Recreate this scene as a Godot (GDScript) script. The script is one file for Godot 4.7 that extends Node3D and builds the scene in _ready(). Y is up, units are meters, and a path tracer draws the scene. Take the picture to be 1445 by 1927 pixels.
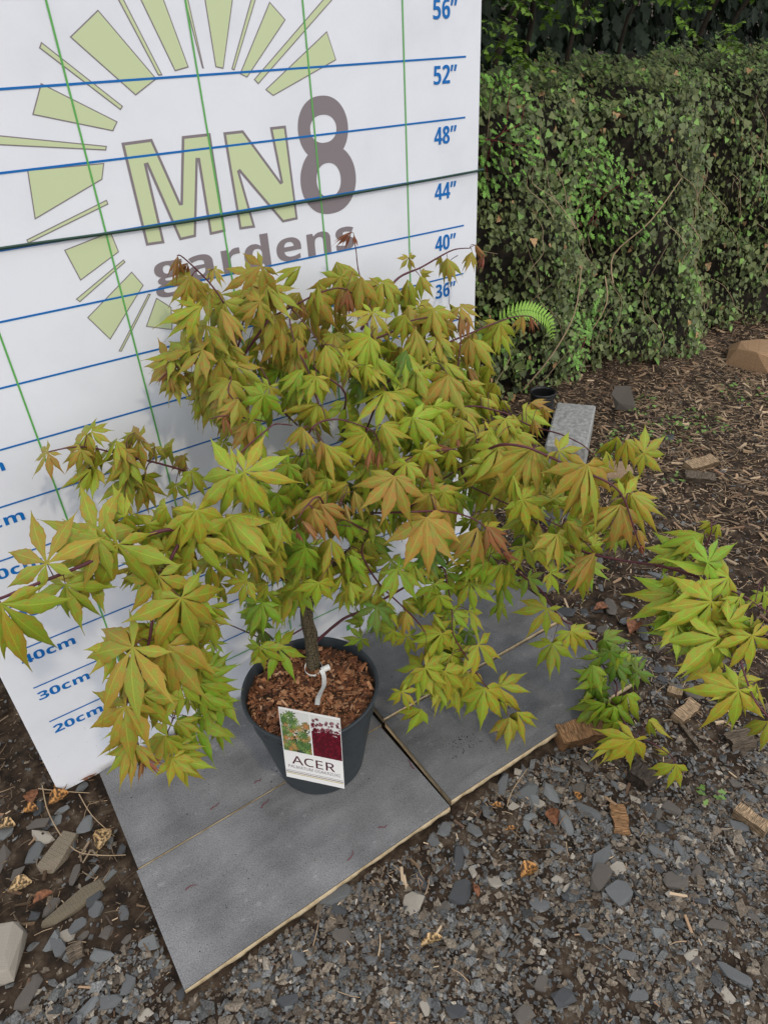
extends Node3D
# A potted maple in front of a height board, on porcelain slabs and slate gravel, ivy bank behind.

var rng := RandomNumberGenerator.new()
var used := {}
var nz := FastNoiseLite.new()
var mats := {}
var leaf_mesh := {}
var maple: Node3D
var ground_node: Node3D
var branch_pts: Array = []
var branch_owner: Array = []

func _ready() -> void:
	rng.seed = 20240
	nz.seed = 5
	nz.frequency = 1.0
	nz.noise_type = FastNoiseLite.TYPE_SIMPLEX
	nz.fractal_type = FastNoiseLite.FRACTAL_NONE
	# ---------- camera, sky, sun, exposure ----------
	var cam := Camera3D.new()
	cam.name = "camera"
	cam.transform = Transform3D(Basis(Vector3(0.8264, -0.0501, 0.5609), Vector3(0.3455, 0.8317, -0.4346), Vector3(-0.4447, 0.5529, 0.7046)).orthonormalized(), Vector3(-0.0824, 1.3183, 1.2094))
	cam.fov = 72.743
	cam.near = 0.02
	cam.far = 120.0
	add_child(cam)
	var env := Environment.new()
	env.background_mode = Environment.BG_SKY
	var sky := Sky.new()
	var sm := ProceduralSkyMaterial.new()
	sm.sky_top_color = Color(0.855, 0.87, 0.90)
	sm.sky_horizon_color = Color(0.91, 0.91, 0.915)
	sm.sky_curve = 0.2
	sm.ground_horizon_color = Color(0.5, 0.5, 0.5)
	sm.ground_bottom_color = Color(0.25, 0.24, 0.22)
	sm.sky_energy_multiplier = 1.68
	sky.sky_material = sm
	env.sky = sky
	env.tonemap_mode = Environment.TONE_MAPPER_LINEAR
	env.tonemap_exposure = 0.61
	env.sdfgi_enabled = true
	env.ssao_enabled = true
	env.ssil_enabled = true
	var we := WorldEnvironment.new()
	we.name = "world"
	we.environment = env
	add_child(we)
	var sun := DirectionalLight3D.new()
	sun.name = "sun"
	sun.light_energy = 0.42
	sun.light_color = Color(1.0, 0.94, 0.84)
	sun.light_angular_distance = 2.4
	sun.shadow_enabled = true
	add_child(sun)
	sun.look_at_from_position(Vector3(0.02, 0.68, 0.73), Vector3.ZERO)
	make_materials()
	build_setting()
	build_ivy()
	build_hedge()
	build_board()
	build_slabs()
	build_pot()
	build_maple()
	build_card()
	build_things()

# ---------- helpers ----------
func numbered(n: String) -> String:
	var k: int = used.get(n, 0)
	used[n] = k + 1
	return n if k == 0 else "%s_%03d" % [n, k]

func tag(o: Node, label := "", category := "", group := "", kind := "") -> Node:
	if label: o.set_meta("label", label)
	if category: o.set_meta("category", category)
	if group: o.set_meta("group", group)
	if kind: o.set_meta("kind", kind)
	return o

func thing(n: String, label: String, category: String, at := Vector3.ZERO, group := "") -> Node3D:
	var o := Node3D.new()
	o.name = numbered(n)
	o.position = at
	add_child(o)
	tag(o, label, category, group)
	return o

func obj(n: String, mesh: Mesh, m: Material, parent: Node = self) -> MeshInstance3D:
	var o := MeshInstance3D.new()
	o.name = numbered(n) if parent == self else n
	o.mesh = mesh
	o.material_override = m
	parent.add_child(o, true)
	return o

func mat(col: Color, rough := 0.8, key := "") -> StandardMaterial3D:
	var m := StandardMaterial3D.new()
	m.albedo_color = Color(col.r, col.g, col.b).linear_to_srgb()
	m.roughness = rough
	m.metallic_specular = 0.4
	return m

func rnd(a: float, b: float) -> float:
	return rng.randf_range(a, b)

func n3(p: Vector3, f: float) -> float:
	return nz.get_noise_3d(p.x * f, p.y * f, p.z * f)

func noise_tex(seed_: int, freq: float, ramp: Array, size := 512, octaves := 4) -> ImageTexture:
	var n := FastNoiseLite.new()
	n.seed = seed_
	n.frequency = freq
	n.noise_type = FastNoiseLite.TYPE_SIMPLEX_SMOOTH
	n.fractal_octaves = octaves
	n.fractal_gain = 0.6
	var src := n.get_seamless_image(size, size, false, false, 0.15)
	var im := Image.create(size, size, false, Image.FORMAT_RGB8)
	var g := Gradient.new()
	g.offsets = PackedFloat32Array(ramp[0])
	var cols := PackedColorArray()
	for c in ramp[1]: cols.append(c)
	g.colors = cols
	var lut := []
	for i in 256: lut.append(g.sample(i / 255.0))
	for y in size:
		for x in size:
			im.set_pixel(x, y, lut[int(clampf(src.get_pixel(x, y).r, 0, 1) * 255.0)])
	return ImageTexture.create_from_image(im)

func bump_tex(seed_: int, freq: float, strength: float, size := 256, octaves := 4) -> ImageTexture:
	var n := FastNoiseLite.new()
	n.seed = seed_
	n.frequency = freq
	n.fractal_octaves = octaves
	n.fractal_gain = 0.6
	var src := n.get_seamless_image(size, size, false, false, 0.15)
	src.convert(Image.FORMAT_RGBA8)
	src.bump_map_to_normal_map(strength)
	return ImageTexture.create_from_image(src)

func tri_mat(col: Color, tex: Texture2D, scale: float, rough := 0.85, nrm: Texture2D = null, ns := 1.0, world := false) -> StandardMaterial3D:
	var m := mat(col, rough)
	m.albedo_texture = tex
	m.uv1_triplanar = true
	m.uv1_world_triplanar = world
	m.uv1_scale = Vector3.ONE * scale
	if nrm:
		m.normal_enabled = true
		m.normal_texture = nrm
		m.normal_scale = ns
	return m

func box_mesh(size: Vector3, bevel := 0.0, jit := 0.0) -> ArrayMesh:
	# a box with bevelled edges and, if asked, uneven corners
	var st := SurfaceTool.new()
	st.begin(Mesh.PRIMITIVE_TRIANGLES)
	var h := size * 0.5
	var b := minf(bevel, minf(h.x, minf(h.y, h.z)) * 0.8)
	var P := {}
	for sx in [-1, 1]:
		for sy in [-1, 1]:
			for sz in [-1, 1]:
				var c := Vector3(sx * h.x, sy * h.y, sz * h.z) + Vector3(rnd(-jit, jit), rnd(-jit, jit), rnd(-jit, jit))
				var s := Vector3(sx, sy, sz)
				P[[sx, sy, sz, 0]] = c - Vector3(0, s.y * b, s.z * b)
				P[[sx, sy, sz, 1]] = c - Vector3(s.x * b, 0, s.z * b)
				P[[sx, sy, sz, 2]] = c - Vector3(s.x * b, s.y * b, 0)
	st.set_smooth_group(-1)
	var ax := [[0, 1, 2], [1, 2, 0], [2, 0, 1]]
	for a in ax:
		for s in [-1, 1]:
			var q := []
			for t in [[-1, -1], [1, -1], [1, 1], [-1, 1]]:
				var k := [0, 0, 0, a[0]]
				k[a[0]] = s; k[a[1]] = t[0]; k[a[2]] = t[1]
				q.append(P[k])
			quad(st, q[0], q[1], q[2], q[3], s > 0)
		if b > 0.0:
			for s in [-1, 1]:
				for t in [-1, 1]:
					var k0 := [0, 0, 0, a[0]]
					k0[a[0]] = s; k0[a[1]] = t; k0[a[2]] = -1
					var k1 := k0.duplicate(); k1[a[2]] = 1
					var k2 := k1.duplicate(); k2[3] = a[1]
					var k3 := k0.duplicate(); k3[3] = a[1]
					quad(st, P[k0], P[k1], P[k2], P[k3], s * t < 0)
	if b > 0.0:
		for sx in [-1, 1]:
			for sy in [-1, 1]:
				for sz in [-1, 1]:
					tri(st, P[[sx, sy, sz, 0]], P[[sx, sy, sz, 1]], P[[sx, sy, sz, 2]], sx * sy * sz > 0)
	st.generate_normals()
	return st.commit()

func tri(st: SurfaceTool, a: Vector3, b: Vector3, c: Vector3, ccw := true) -> void:
	# given counter-clockwise as seen from outside; Godot wants clockwise
	if ccw:
		st.add_vertex(a); st.add_vertex(c); st.add_vertex(b)
	else:
		st.add_vertex(a); st.add_vertex(b); st.add_vertex(c)

func quad(st: SurfaceTool, a: Vector3, b: Vector3, c: Vector3, d: Vector3, ccw := true) -> void:
	tri(st, a, b, c, ccw)
	tri(st, a, c, d, ccw)

func smooth_path(pts: Array, per := 4) -> Array:
	if pts.size() < 3: return pts
	var out := []
	for i in pts.size() - 1:
		var a: Vector3 = pts[maxi(i - 1, 0)]
		var b: Vector3 = pts[i]
		var c: Vector3 = pts[i + 1]
		var d: Vector3 = pts[mini(i + 2, pts.size() - 1)]
		for k in per:
			var t := k / float(per)
			out.append(b.cubic_interpolate(c, a, d, t))
	out.append(pts[-1])
	return out

func add_tube(st: SurfaceTool, pts: Array, r0: float, r1: float, sides := 6, wob := 0.0) -> void:
	var n := pts.size()
	var rings := []
	var up := Vector3(0.31, 0.2, 0.93).normalized()
	for i in n:
		var d: Vector3 = (pts[mini(i + 1, n - 1)] - pts[maxi(i - 1, 0)])
		if d.length() < 1e-6: d = Vector3.UP
		d = d.normalized()
		var s := d.cross(up)
		if s.length() < 0.05: s = d.cross(Vector3.RIGHT)
		s = s.normalized()
		up = s.cross(d).normalized()
		var r := lerpf(r0, r1, i / float(n - 1))
		var ring := []
		for k in sides:
			var a := TAU * k / sides
			var off: Vector3 = (s * cos(a) + up * sin(a)) * r
			if wob > 0.0: off *= 1.0 + wob * n3(pts[i] + off * 3.0, 60.0)
			ring.append(pts[i] + off)
		rings.append(ring)
	st.set_smooth_group(0)
	for i in n - 1:
		for k in sides:
			var k2 := (k + 1) % sides
			quad(st, rings[i][k], rings[i][k2], rings[i + 1][k2], rings[i + 1][k], true)
	st.set_smooth_group(-1)
	for k in range(1, sides - 1):
		tri(st, rings[0][0], rings[0][k + 1], rings[0][k], true)
		tri(st, rings[n - 1][0], rings[n - 1][k], rings[n - 1][k + 1], true)

func tube(pts: Array, r0: float, r1: float, sides := 6, wob := 0.0) -> ArrayMesh:
	var st := SurfaceTool.new()
	st.begin(Mesh.PRIMITIVE_TRIANGLES)
	add_tube(st, pts, r0, r1, sides, wob)
	st.generate_normals()
	return st.commit()

func lathe(prof: Array, seg := 64, smooth := true) -> ArrayMesh:
	var st := SurfaceTool.new()
	st.begin(Mesh.PRIMITIVE_TRIANGLES)
	for i in prof.size() - 1:
		st.set_smooth_group(i if prof[i].distance_to(prof[i + 1]) > 0.012 else 99)
		for k in seg:
			var a := TAU * k / seg
			var b := TAU * (k + 1) / seg
			var p: Vector2 = prof[i]
			var q: Vector2 = prof[i + 1]
			quad(st, Vector3(p.x * cos(a), p.y, p.x * sin(a)), Vector3(q.x * cos(a), q.y, q.x * sin(a)), Vector3(q.x * cos(b), q.y, q.x * sin(b)), Vector3(p.x * cos(b), p.y, p.x * sin(b)), true)
	st.generate_normals()
	return st.commit()

func stone_mesh(s: int, pts_n := 13, flat := 0.6) -> ArrayMesh:
	# a broken stone: the hull of scattered points, so every face is a fracture
	var r := RandomNumberGenerator.new()
	r.seed = 900 + s
	var pts := []
	while pts.size() < pts_n:
		var p := Vector3(r.randf_range(-1, 1), r.randf_range(-1, 1), r.randf_range(-1, 1))
		if p.length() < 0.75 or p.length() > 1.25: continue
		p.y = clampf(p.y, -flat, flat * r.randf_range(0.75, 0.8))
		p += Vector3(r.randf_range(-.01, .01), r.randf_range(-.03, .03), r.randf_range(-.01, .01))
		pts.append(p * 0.92)
	var st := SurfaceTool.new()
	st.begin(Mesh.PRIMITIVE_TRIANGLES)
	st.set_smooth_group(-1)
	for i in pts_n:
		for j in range(i + 1, pts_n):
			for k in range(j + 1, pts_n):
				var nn: Vector3 = (pts[j] - pts[i]).cross(pts[k] - pts[i])
				var side := 0
				var ok := true
				for q in pts_n:
					if q == i or q == j or q == k: continue
					var d: float = nn.dot(pts[q] - pts[i])
					var sg := 1 if d > 0.0 else -1
					if side == 0: side = sg
					elif side != sg:
						ok = false
						break
				if ok: tri(st, pts[i], pts[j], pts[k], side < 0)
	st.generate_normals()
	return st.commit()

func scatter(n: String, parent: Node, mesh: Mesh, m: Material, xf: Array, cols: Array) -> MultiMeshInstance3D:
	var mm := MultiMesh.new()
	mm.transform_format = MultiMesh.TRANSFORM_3D
	mm.use_colors = true
	mm.mesh = mesh
	mm.instance_count = xf.size()
	for i in xf.size():
		mm.set_instance_transform(i, xf[i])
		mm.set_instance_color(i, cols[i])
	var o := MultiMeshInstance3D.new()
	o.name = numbered(n) if parent == self else n
	o.multimesh = mm
	o.material_override = m
	parent.add_child(o, true)
	o.set_meta("kind", "stuff")
	return o

func txt(parent: Node, n: String, s: String, m: Material, x0: float, x1: float, y0: float, y1: float, z: float, bold := true, font := "Droid Sans") -> MeshInstance3D:
	# lettering laid out to fill the given rectangle of the parent's own face
	var t := TextMesh.new()
	var f := SystemFont.new()
	f.font_names = PackedStringArray([font])
	f.font_weight = 700 if bold else 400
	t.font = f
	t.text = s
	t.font_size = 64
	t.pixel_size = 0.01
	t.depth = 0.004
	t.curve_step = 0.6
	var ab := t.get_aabb()
	var o := obj(n, t, m, parent)
	var kx := (x1 - x0) / ab.size.x
	var ky := (y1 - y0) / ab.size.y
	o.scale = Vector3(kx, ky, 0.1)
	o.position = Vector3(x0 - ab.position.x * kx, y0 - ab.position.y * ky, z)
	return o

func sheet(poly: PackedVector2Array, z: float) -> ArrayMesh:
	var st := SurfaceTool.new()
	st.begin(Mesh.PRIMITIVE_TRIANGLES)
	var ix := Geometry2D.triangulate_polygon(poly)
	st.set_normal(Vector3(0, 0, 1))
	for k in range(0, ix.size(), 3):
		var a := poly[ix[k]]; var b := poly[ix[k + 1]]; var c := poly[ix[k + 2]]
		var ccw := (b - a).cross(c - a) > 0
		st.add_vertex(Vector3(a.x, a.y, z))
		if ccw:
			st.add_vertex(Vector3(c.x, c.y, z)); st.add_vertex(Vector3(b.x, b.y, z))
		else:
			st.add_vertex(Vector3(b.x, b.y, z)); st.add_vertex(Vector3(c.x, c.y, z))
	return st.commit()

func strip_box(x0: float, x1: float, y0: float, y1: float, z: float) -> ArrayMesh:
	return sheet(PackedVector2Array([Vector2(x0, y0), Vector2(x1, y0), Vector2(x1, y1), Vector2(x0, y1)]), z)

# ---------- materials ----------
func make_materials() -> void:
	var W := Color.WHITE
	mats.white = tri_mat(Color(0.755, 0.775, 0.82), noise_tex(51, 0.01, [[0.0, 0.35, 0.6, 1.0], [Color(0.965, 0.965, 0.965), Color(0.99, 0.99, 0.99), W, W]], 256, 5), 1.7, 0.36, bump_tex(52, 0.008, 2.0, 256, 2), 0.035)
	mats.board_edge = mat(Color(0.7, 0.7, 0.7), 0.6)
	mats.blue = mat(Color(0.0, 0.135, 0.44), 0.5)
	mats.green = mat(Color(0.11, 0.38, 0.09), 0.5)
	mats.sage = mat(Color(0.54, 0.61, 0.36), 0.5)
	mats.taupe = mat(Color(0.22, 0.188, 0.20), 0.5)
	mats.wire = mat(Color(0.01, 0.045, 0.03), 0.35)
	mats.tan = tri_mat(Color(0.62, 0.52, 0.36), noise_tex(3, 0.02, [[0.0, 0.5, 1.0], [Color(0.72, 0.66, 0.58), Color(0.92, 0.9, 0.86), W]], 256), 6.0, 0.9)
	mats.pot = tri_mat(Color(0.036, 0.044, 0.050), noise_tex(53, 0.015, [[0.0, 0.5, 0.75, 1.0], [Color(0.85, 0.85, 0.85), W, W, Color(1.0, 0.95, 0.88)]], 256, 5), 6.0, 0.45)
	mats.soil = tri_mat(Color(0.10, 0.055, 0.03), noise_tex(31, 0.03, [[0.0, 1.0], [Color(0.4, 0.4, 0.4), W]], 256), 8.0, 1.0)
	var grain := noise_tex(11, 0.012, [[0.2, 0.45, 0.6, 0.85], [Color(0.55, 0.55, 0.55), Color(0.78, 0.78, 0.78), Color(0.86, 0.86, 0.86), W]], 512, 6)
	var gn := bump_tex(12, 0.03, 3.0, 256, 5)
	mats.s0 = tri_mat(Color(0.168, 0.172, 0.172), grain, 9.0, 0.75, gn, 0.6)
	mats.s1 = tri_mat(Color(0.23, 0.238, 0.235), grain, 9.0, 0.8, gn, 0.6)
	mats.s2 = tri_mat(Color(0.46, 0.41, 0.34), grain, 9.0, 0.85, gn, 0.6)
	mats.s3 = tri_mat(Color(0.085, 0.088, 0.092), grain, 9.0, 0.7, gn, 0.6)
	mats.s4 = tri_mat(Color(0.155, 0.135, 0.115), grain, 9.0, 0.85, gn, 0.6)
	var mott := noise_tex(14, 0.012, [[0.25, 0.45, 0.55, 0.8], [Color(0.22, 0.22, 0.23), Color(0.45, 0.43, 0.40), Color(0.8, 0.74, 0.62), W]], 512, 5)
	mats.mottled = tri_mat(Color(0.42, 0.38, 0.33), mott, 7.0, 0.85, gn, 0.6)
	mats.tanslate = tri_mat(Color(0.30, 0.27, 0.22), mott, 12.0, 0.85, gn, 0.5)
	mats.orange_stone = tri_mat(Color(0.50, 0.31, 0.17), grain, 4.0, 0.9, gn, 0.8)
	mats.concrete = tri_mat(Color(0.33, 0.33, 0.315), noise_tex(16, 0.05, [[0.2, 0.5, 0.8], [Color(0.82, 0.82, 0.82), Color(0.92, 0.92, 0.92), W]], 256, 4), 3.0, 0.95, gn, 1.0)
	mats.rusty = tri_mat(Color(0.62, 0.47, 0.36), mott, 8.0, 0.9)
	var wood := Image.create(256, 256, false, Image.FORMAT_RGB8)
	var wn := FastNoiseLite.new()
	wn.seed = 8; wn.frequency = 0.02; wn.fractal_octaves = 3
	for y in 256:
		for x in 256:
			var k := 0.62 + 0.5 * wn.get_noise_2d(x * 0.5, y * 7.0) + 0.15 * wn.get_noise_2d(x * 4.0, y * 20.0)
			k = clampf(k, 0.18, 1.0)
			wood.set_pixel(x, y, Color(k, k * 0.97, k * 0.93))
	var wt := ImageTexture.create_from_image(wood)
	mats.wood_pale = tri_mat(Color(0.66, 0.49, 0.32), wt, 14.0, 0.9)
	mats.wood_orange = tri_mat(Color(0.52, 0.30, 0.15), wt, 14.0, 0.9)
	mats.wood_grey = tri_mat(Color(0.27, 0.22, 0.17), wt, 12.0, 0.95)
	mats.wood_dark = tri_mat(Color(0.13, 0.105, 0.085), wt, 12.0, 0.95)
	mats.bark = tri_mat(Color(0.17, 0.145, 0.10), noise_tex(41, 0.03, [[0.2, 0.5, 0.8], [Color(0.35, 0.33, 0.3), Color(0.7, 0.68, 0.6), W]], 256, 5), 22.0, 0.9, gn, 1.0)
	mats.twig = mat(Color(0.085, 0.022, 0.030), 0.5)
	mats.twig_dark = mat(Color(0.045, 0.020, 0.022), 0.5)
	mats.drystem = mat(Color(0.36, 0.26, 0.16), 0.9)
	mats.redstem = mat(Color(0.15, 0.016, 0.028), 0.6)
	mats.vc = mat(W, 0.85); mats.vc.vertex_color_use_as_albedo = true
	mats.vcstone = tri_mat(W, grain, 30.0, 0.8, null, 1.0, true); mats.vcstone.vertex_color_use_as_albedo = true
	mats.vcleaf = mat(W, 0.42); mats.vcleaf.vertex_color_use_as_albedo = true
	mats.vcleaf.metallic_specular = 0.4
	mats.vcleaf.roughness = 0.5
	mats.vcfresh = mat(W, 0.5); mats.vcfresh.vertex_color_use_as_albedo = true
	mats.vcfresh.backlight = Color(0.25, 0.3, 0.08)
	mats.black = mat(Color(0.012, 0.012, 0.013), 0.35)
	mats.bank = tri_mat(Color(0.045, 0.036, 0.026), grain, 3.0, 1.0)
	mats.band = mat(Color(0.78, 0.78, 0.76), 0.5)
	mats.maroon = mat(Color(0.07, 0.01, 0.02), 0.5)
	mats.lettergrey = mat(Color(0.32, 0.29, 0.30), 0.5)
	mats.dryleaf = tri_mat(Color(0.56, 0.29, 0.10), mott, 20.0, 0.7)
	mats.dryleaf2 = tri_mat(Color(0.62, 0.45, 0.26), mott, 20.0, 0.8)
	mats.dryleaf3 = tri_mat(Color(0.28, 0.115, 0.055), grain, 14.0, 0.7)
	for k in ["dryleaf", "dryleaf2", "dryleaf3"]: mats[k].backlight = Color(0.2, 0.12, 0.05)
	# ground: damp earth with grit
	var gt := noise_tex(21, 0.01, [[0.15, 0.4, 0.55, 0.72, 0.9], [Color(0.30, 0.26, 0.22), Color(0.52, 0.46, 0.40), Color(0.66, 0.6, 0.54), Color(0.82, 0.78, 0.72), W]], 1024, 7)
	mats.ground = tri_mat(Color(0.105, 0.082, 0.062), gt, 1.6, 1.0, bump_tex(22, 0.03, 6.0, 512, 6), 1.0, true)
	mats.ground.vertex_color_use_as_albedo = true
	# leaf: pale veins on a mottled blade, u across, v along a lobe
	var li := Image.create(512, 256, false, Image.FORMAT_RGB8)
	var ln := FastNoiseLite.new()
	ln.seed = 77; ln.frequency = 0.02; ln.fractal_octaves = 4
	for y in 256:
		for x in 512:
			var col := x / 128
			var u := absf((x % 128) / 127.0 - 0.5) * 2.0
			var v := y / 255.0
			var m := clampf(0.5 + 0.9 * ln.get_noise_2d(x + col * 400.0, y) + [-0.25, 0.0, 0.2, -0.05][col] + 0.15 * (u - 0.4), 0.0, 1.0)
			var c := Color(0.74, 0.83, 0.66).lerp(Color(0.86, 0.72, 0.64), smoothstep(0.15, 0.85, m))
			var fine := 0.07 * ln.get_noise_2d(x * 6.0 + 300.0, y * 6.0)
			c = Color(c.r + fine, c.g + fine, c.b + fine)
			var slant := u * (1.9 + 0.3 * col)
			var sv := fposmod(v * (10.0 + col) - slant + 0.25 * ln.get_noise_2d(col * 90.0, y * 2.0), 1.0)
			var vein := clampf(1.0 - absf(sv - 0.5) * 12.0, 0.0, 1.0) * 0.30 * clampf(1.2 - u, 0.0, 1.0)
			vein = maxf(vein, clampf(1.0 - u * 12.0, 0.0, 1.0) * 0.8)
			c = c.lerp(Color(0.92, 1.0, 0.80), vein)
			c = c.lerp(Color(0.80, 0.58, 0.54), clampf((u - 0.82) * 5.0, 0.0, 1.0) * 0.45 + clampf((v - 0.84) * 5.0, 0.0, 1.0) * 0.35)
			li.set_pixel(x, y, c)
	mats.leaf_tex = ImageTexture.create_from_image(li)

func tone_mat(t: float) -> StandardMaterial3D:
	var q := snappedf(clampf(t, -0.3, 2.2), 0.1)
	var key := "tone%.1f" % q
	if mats.has(key): return mats[key]
	var stops := [[-0.3, Color(0.13, 0.23, 0.035)], [0.0, Color(0.29, 0.43, 0.045)], [0.4, Color(0.42, 0.46, 0.055)], [0.8, Color(0.39, 0.41, 0.055)], [1.2, Color(0.42, 0.345, 0.070)], [1.7, Color(0.37, 0.20, 0.085)], [2.2, Color(0.28, 0.085, 0.070)]]
	var c: Color = stops[-1][1]
	for i in stops.size() - 1:
		if q <= stops[i + 1][0]:
			c = stops[i][1].lerp(stops[i + 1][1], clampf((q - stops[i][0]) / (stops[i + 1][0] - stops[i][0]), 0, 1))
			break
	var m := mat(c, 0.5)
	m.albedo_texture = mats.leaf_tex
	m.metallic_specular = 0.35
	m.vertex_color_use_as_albedo = true
	m.backlight = Color(0.55, 0.55, 0.36)
	mats[key] = m
	return m

# ---------- setting ----------
func bank_z(x: float) -> float:
	return -0.80 + 0.10 * nz.get_noise_2d(x * 1.3, 3.0) + 0.07 * exp(-pow((x - 2.5) / 0.7, 2.0)) + 0.10 * smoothstep(2.8, 3.6, x)

func ground_y(x: float, z: float) -> float:
	var y := -0.016 + 0.008 * nz.get_noise_2d(x * 3.0, z * 3.0) + 0.004 * nz.get_noise_2d(x * 14.0, z * 14.0)
	var d := bank_z(x) + 0.28 - z
	if d > 0.0: y += 0.30 * d * smoothstep(0.0, 0.4, d) * smoothstep(1.0, 2.6, x)
	if x > -0.16 and x < 1.12 and z > -0.04 and z < 0.58: y = minf(y, -0.013)
	return y

func on_slab(x: float, z: float, m := 0.0) -> bool:
	return x > -0.125 - m and x < 1.065 + m and z > 0.012 - m and z < 0.545 + m

func gravelly(x: float, z: float) -> float:
	# 1 on the trodden grey gravel in front, 0 on the brown litter towards the bank
	var f := smoothstep(0.35, 0.75, z - 0.25 * (x - 0.6) + 0.08 * nz.get_noise_2d(x * 4.0, z * 4.0))
	var side := 0.6 * (1.0 - smoothstep(0.25, 0.6, Vector2(x - 1.22, (z - 0.32) * 0.8).length() + 0.1 * nz.get_noise_2d(x * 5.0, z * 5.0 + 9.0)))
	return clampf(maxf(f, side), 0.0, 1.0)

func build_setting() -> void:
	var xs := []
	var zs := []
	var v := -40.0
	for a in [-40.0, -20.0, -10.0, -5.0, -3.0, -2.0, -1.4]: xs.append(a)
	v = -1.0
	while v < 5.4:
		xs.append(v); v += 0.025
	for a in [6.0, 8.0, 12.0, 20.0, 40.0]: xs.append(a)
	for a in [-40.0, -20.0, -10.0, -5.0, -3.2]: zs.append(a)
	v = -2.4
	while v < 2.0:
		zs.append(v); v += 0.025
	for a in [2.6, 3.6, 6.0, 12.0, 40.0]: zs.append(a)
	var st := SurfaceTool.new()
	st.begin(Mesh.PRIMITIVE_TRIANGLES)
	for z in zs:
		for x in xs:
			var g := gravelly(x, z)
			var damp := 0.5 + 0.5 * nz.get_noise_2d(x * 2.2 + 40.0, z * 2.2)
			var c := Color(3.1, 2.25, 1.75).lerp(Color(1.9, 1.66, 1.40), g) * (0.75 + 0.45 * damp)
			st.set_color(c)
			st.add_vertex(Vector3(x, ground_y(x, z), z))
	var w := xs.size()
	for j in zs.size() - 1:
		for i in w - 1:
			var a := j * w + i
			for k in [a, a + 1, a + w, a + 1, a + w + 1, a + w]: st.add_index(k)
	st.generate_normals()
	ground_node = obj("ground", st.commit(), mats.ground)
	tag(ground_node, "", "", "", "structure")
	# earth bank that the ivy grows on
	st = SurfaceTool.new()
	st.begin(Mesh.PRIMITIVE_TRIANGLES)
	var nx := 90
	var nt := 26
	for i in nx + 1:
		var x := lerpf(-1.6, 7.5, i / float(nx))
		for j in nt + 1:
			var t := j / float(nt)
			var p := bank_point(x, t * 1.9, -0.07)
			st.add_vertex(p)
	for i in nx:
		for j in nt:
			var a := i * (nt + 1) + j
			for k in [a, a + 1, a + nt + 1, a + 1, a + nt + 2, a + nt + 1]: st.add_index(k)
	st.generate_normals()
	tag(obj("earth_bank", st.commit(), mats.bank), "", "", "", "structure")
	build_stones()
	build_grit()

func bank_point(x: float, t: float, push := 0.0) -> Vector3:
	# t 0..1 climbs the face, 1..1.9 runs back over the top
	var zb := bank_z(x)
	var top := 1.10 + 0.05 * nz.get_noise_2d(x * 2.0, 50.0)
	var p: Vector3
	if t <= 1.0:
		p = Vector3(x, top * t, zb - 0.26 * pow(t, 1.6))
	else:
		p = Vector3(x, top + 0.10 * sin((t - 1.0) * 1.6), zb - 0.26 - (t - 1.0) * 1.25)
	var bul := 0.07 * nz.get_noise_3d(x * 3.2, t * 3.4, 9.0) + 0.03 * nz.get_noise_3d(x * 9.0, t * 9.0, 2.0)
	var out := Vector3(0, 0.25, 1).normalized() if t < 0.93 else Vector3(0, 0.85, 0.5).normalized()
	return p + out * (bul + push)

var stone_meshes := []
func S(x: float, z: float, ln: float, yaw: float, w: float, c: int) -> void:
	if on_slab(x, z, 0.0): return
	var o := MeshInstance3D.new()
	o.name = "stone"
	o.mesh = stone_meshes[rng.randi() % stone_meshes.size()]
	var key: String = ["s0", "s1", "s2"][c]
	if c == 0: key = ["s0", "s0", "s3", "s4"][rng.randi() % 4]
	o.material_override = mats[key]
	ground_node.add_child(o, true)
	var l := ln * 0.5 * 1.3
	var hh := l * minf(w, rnd(0.3, 0.5))
	var b := Basis(Vector3.UP, deg_to_rad(yaw)) * Basis(Vector3(rnd(-1, 1), 0, rnd(-1, 1)).normalized(), rnd(0.0, 0.22))
	o.transform = Transform3D(b * Basis.from_scale(Vector3(l, hh, l * w * 1.05)), Vector3(x, ground_y(x, z) + hh * rnd(0.15, 0.4), z))

func build_stones() -> void:
	for k in 18: stone_meshes.append(stone_mesh(k, 17 + k % 6, 0.5))
	stone_data()
	for k in 42:
		var x := rnd(-0.42, -0.02)
		var z := rnd(-0.05, 0.75)
		S(x, z, rnd(0.02, 0.042), rnd(10, 70), rnd(0.4, 0.75), 0 if rng.randf() < 0.8 else 1)
	for k in 46:
		S(rnd(1.07, 1.62), rnd(-0.05, 0.66), rnd(0.016, 0.038), rnd(0, 360), rnd(0.45, 0.75), 0 if rng.randf() < 0.85 else 1)
	# more middling stones between the ones above, never on the slabs
	var n := 0
	while n < 95:
		var x := rnd(-0.42, 2.3)
		var z := rnd(-0.5, 1.25)
		if on_slab(x, z, 0.012): continue
		if x > 1.3 and rng.randf() < 0.75: continue
		if z < 0.0 and x > -0.2 and x < 1.08: continue
		var l := rnd(0.013, 0.026) if rng.randf() < 0.75 else rnd(0.026, 0.036)
		if x < -0.05 and z < 0.7: l *= 1.25
		var c := 0
		var q := rng.randf()
		if q > 0.84: c = 2
		elif q > 0.66: c = 1
		S(x, z, l, rnd(0, 360), rnd(0.45, 0.8), c)
		n += 1

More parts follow.
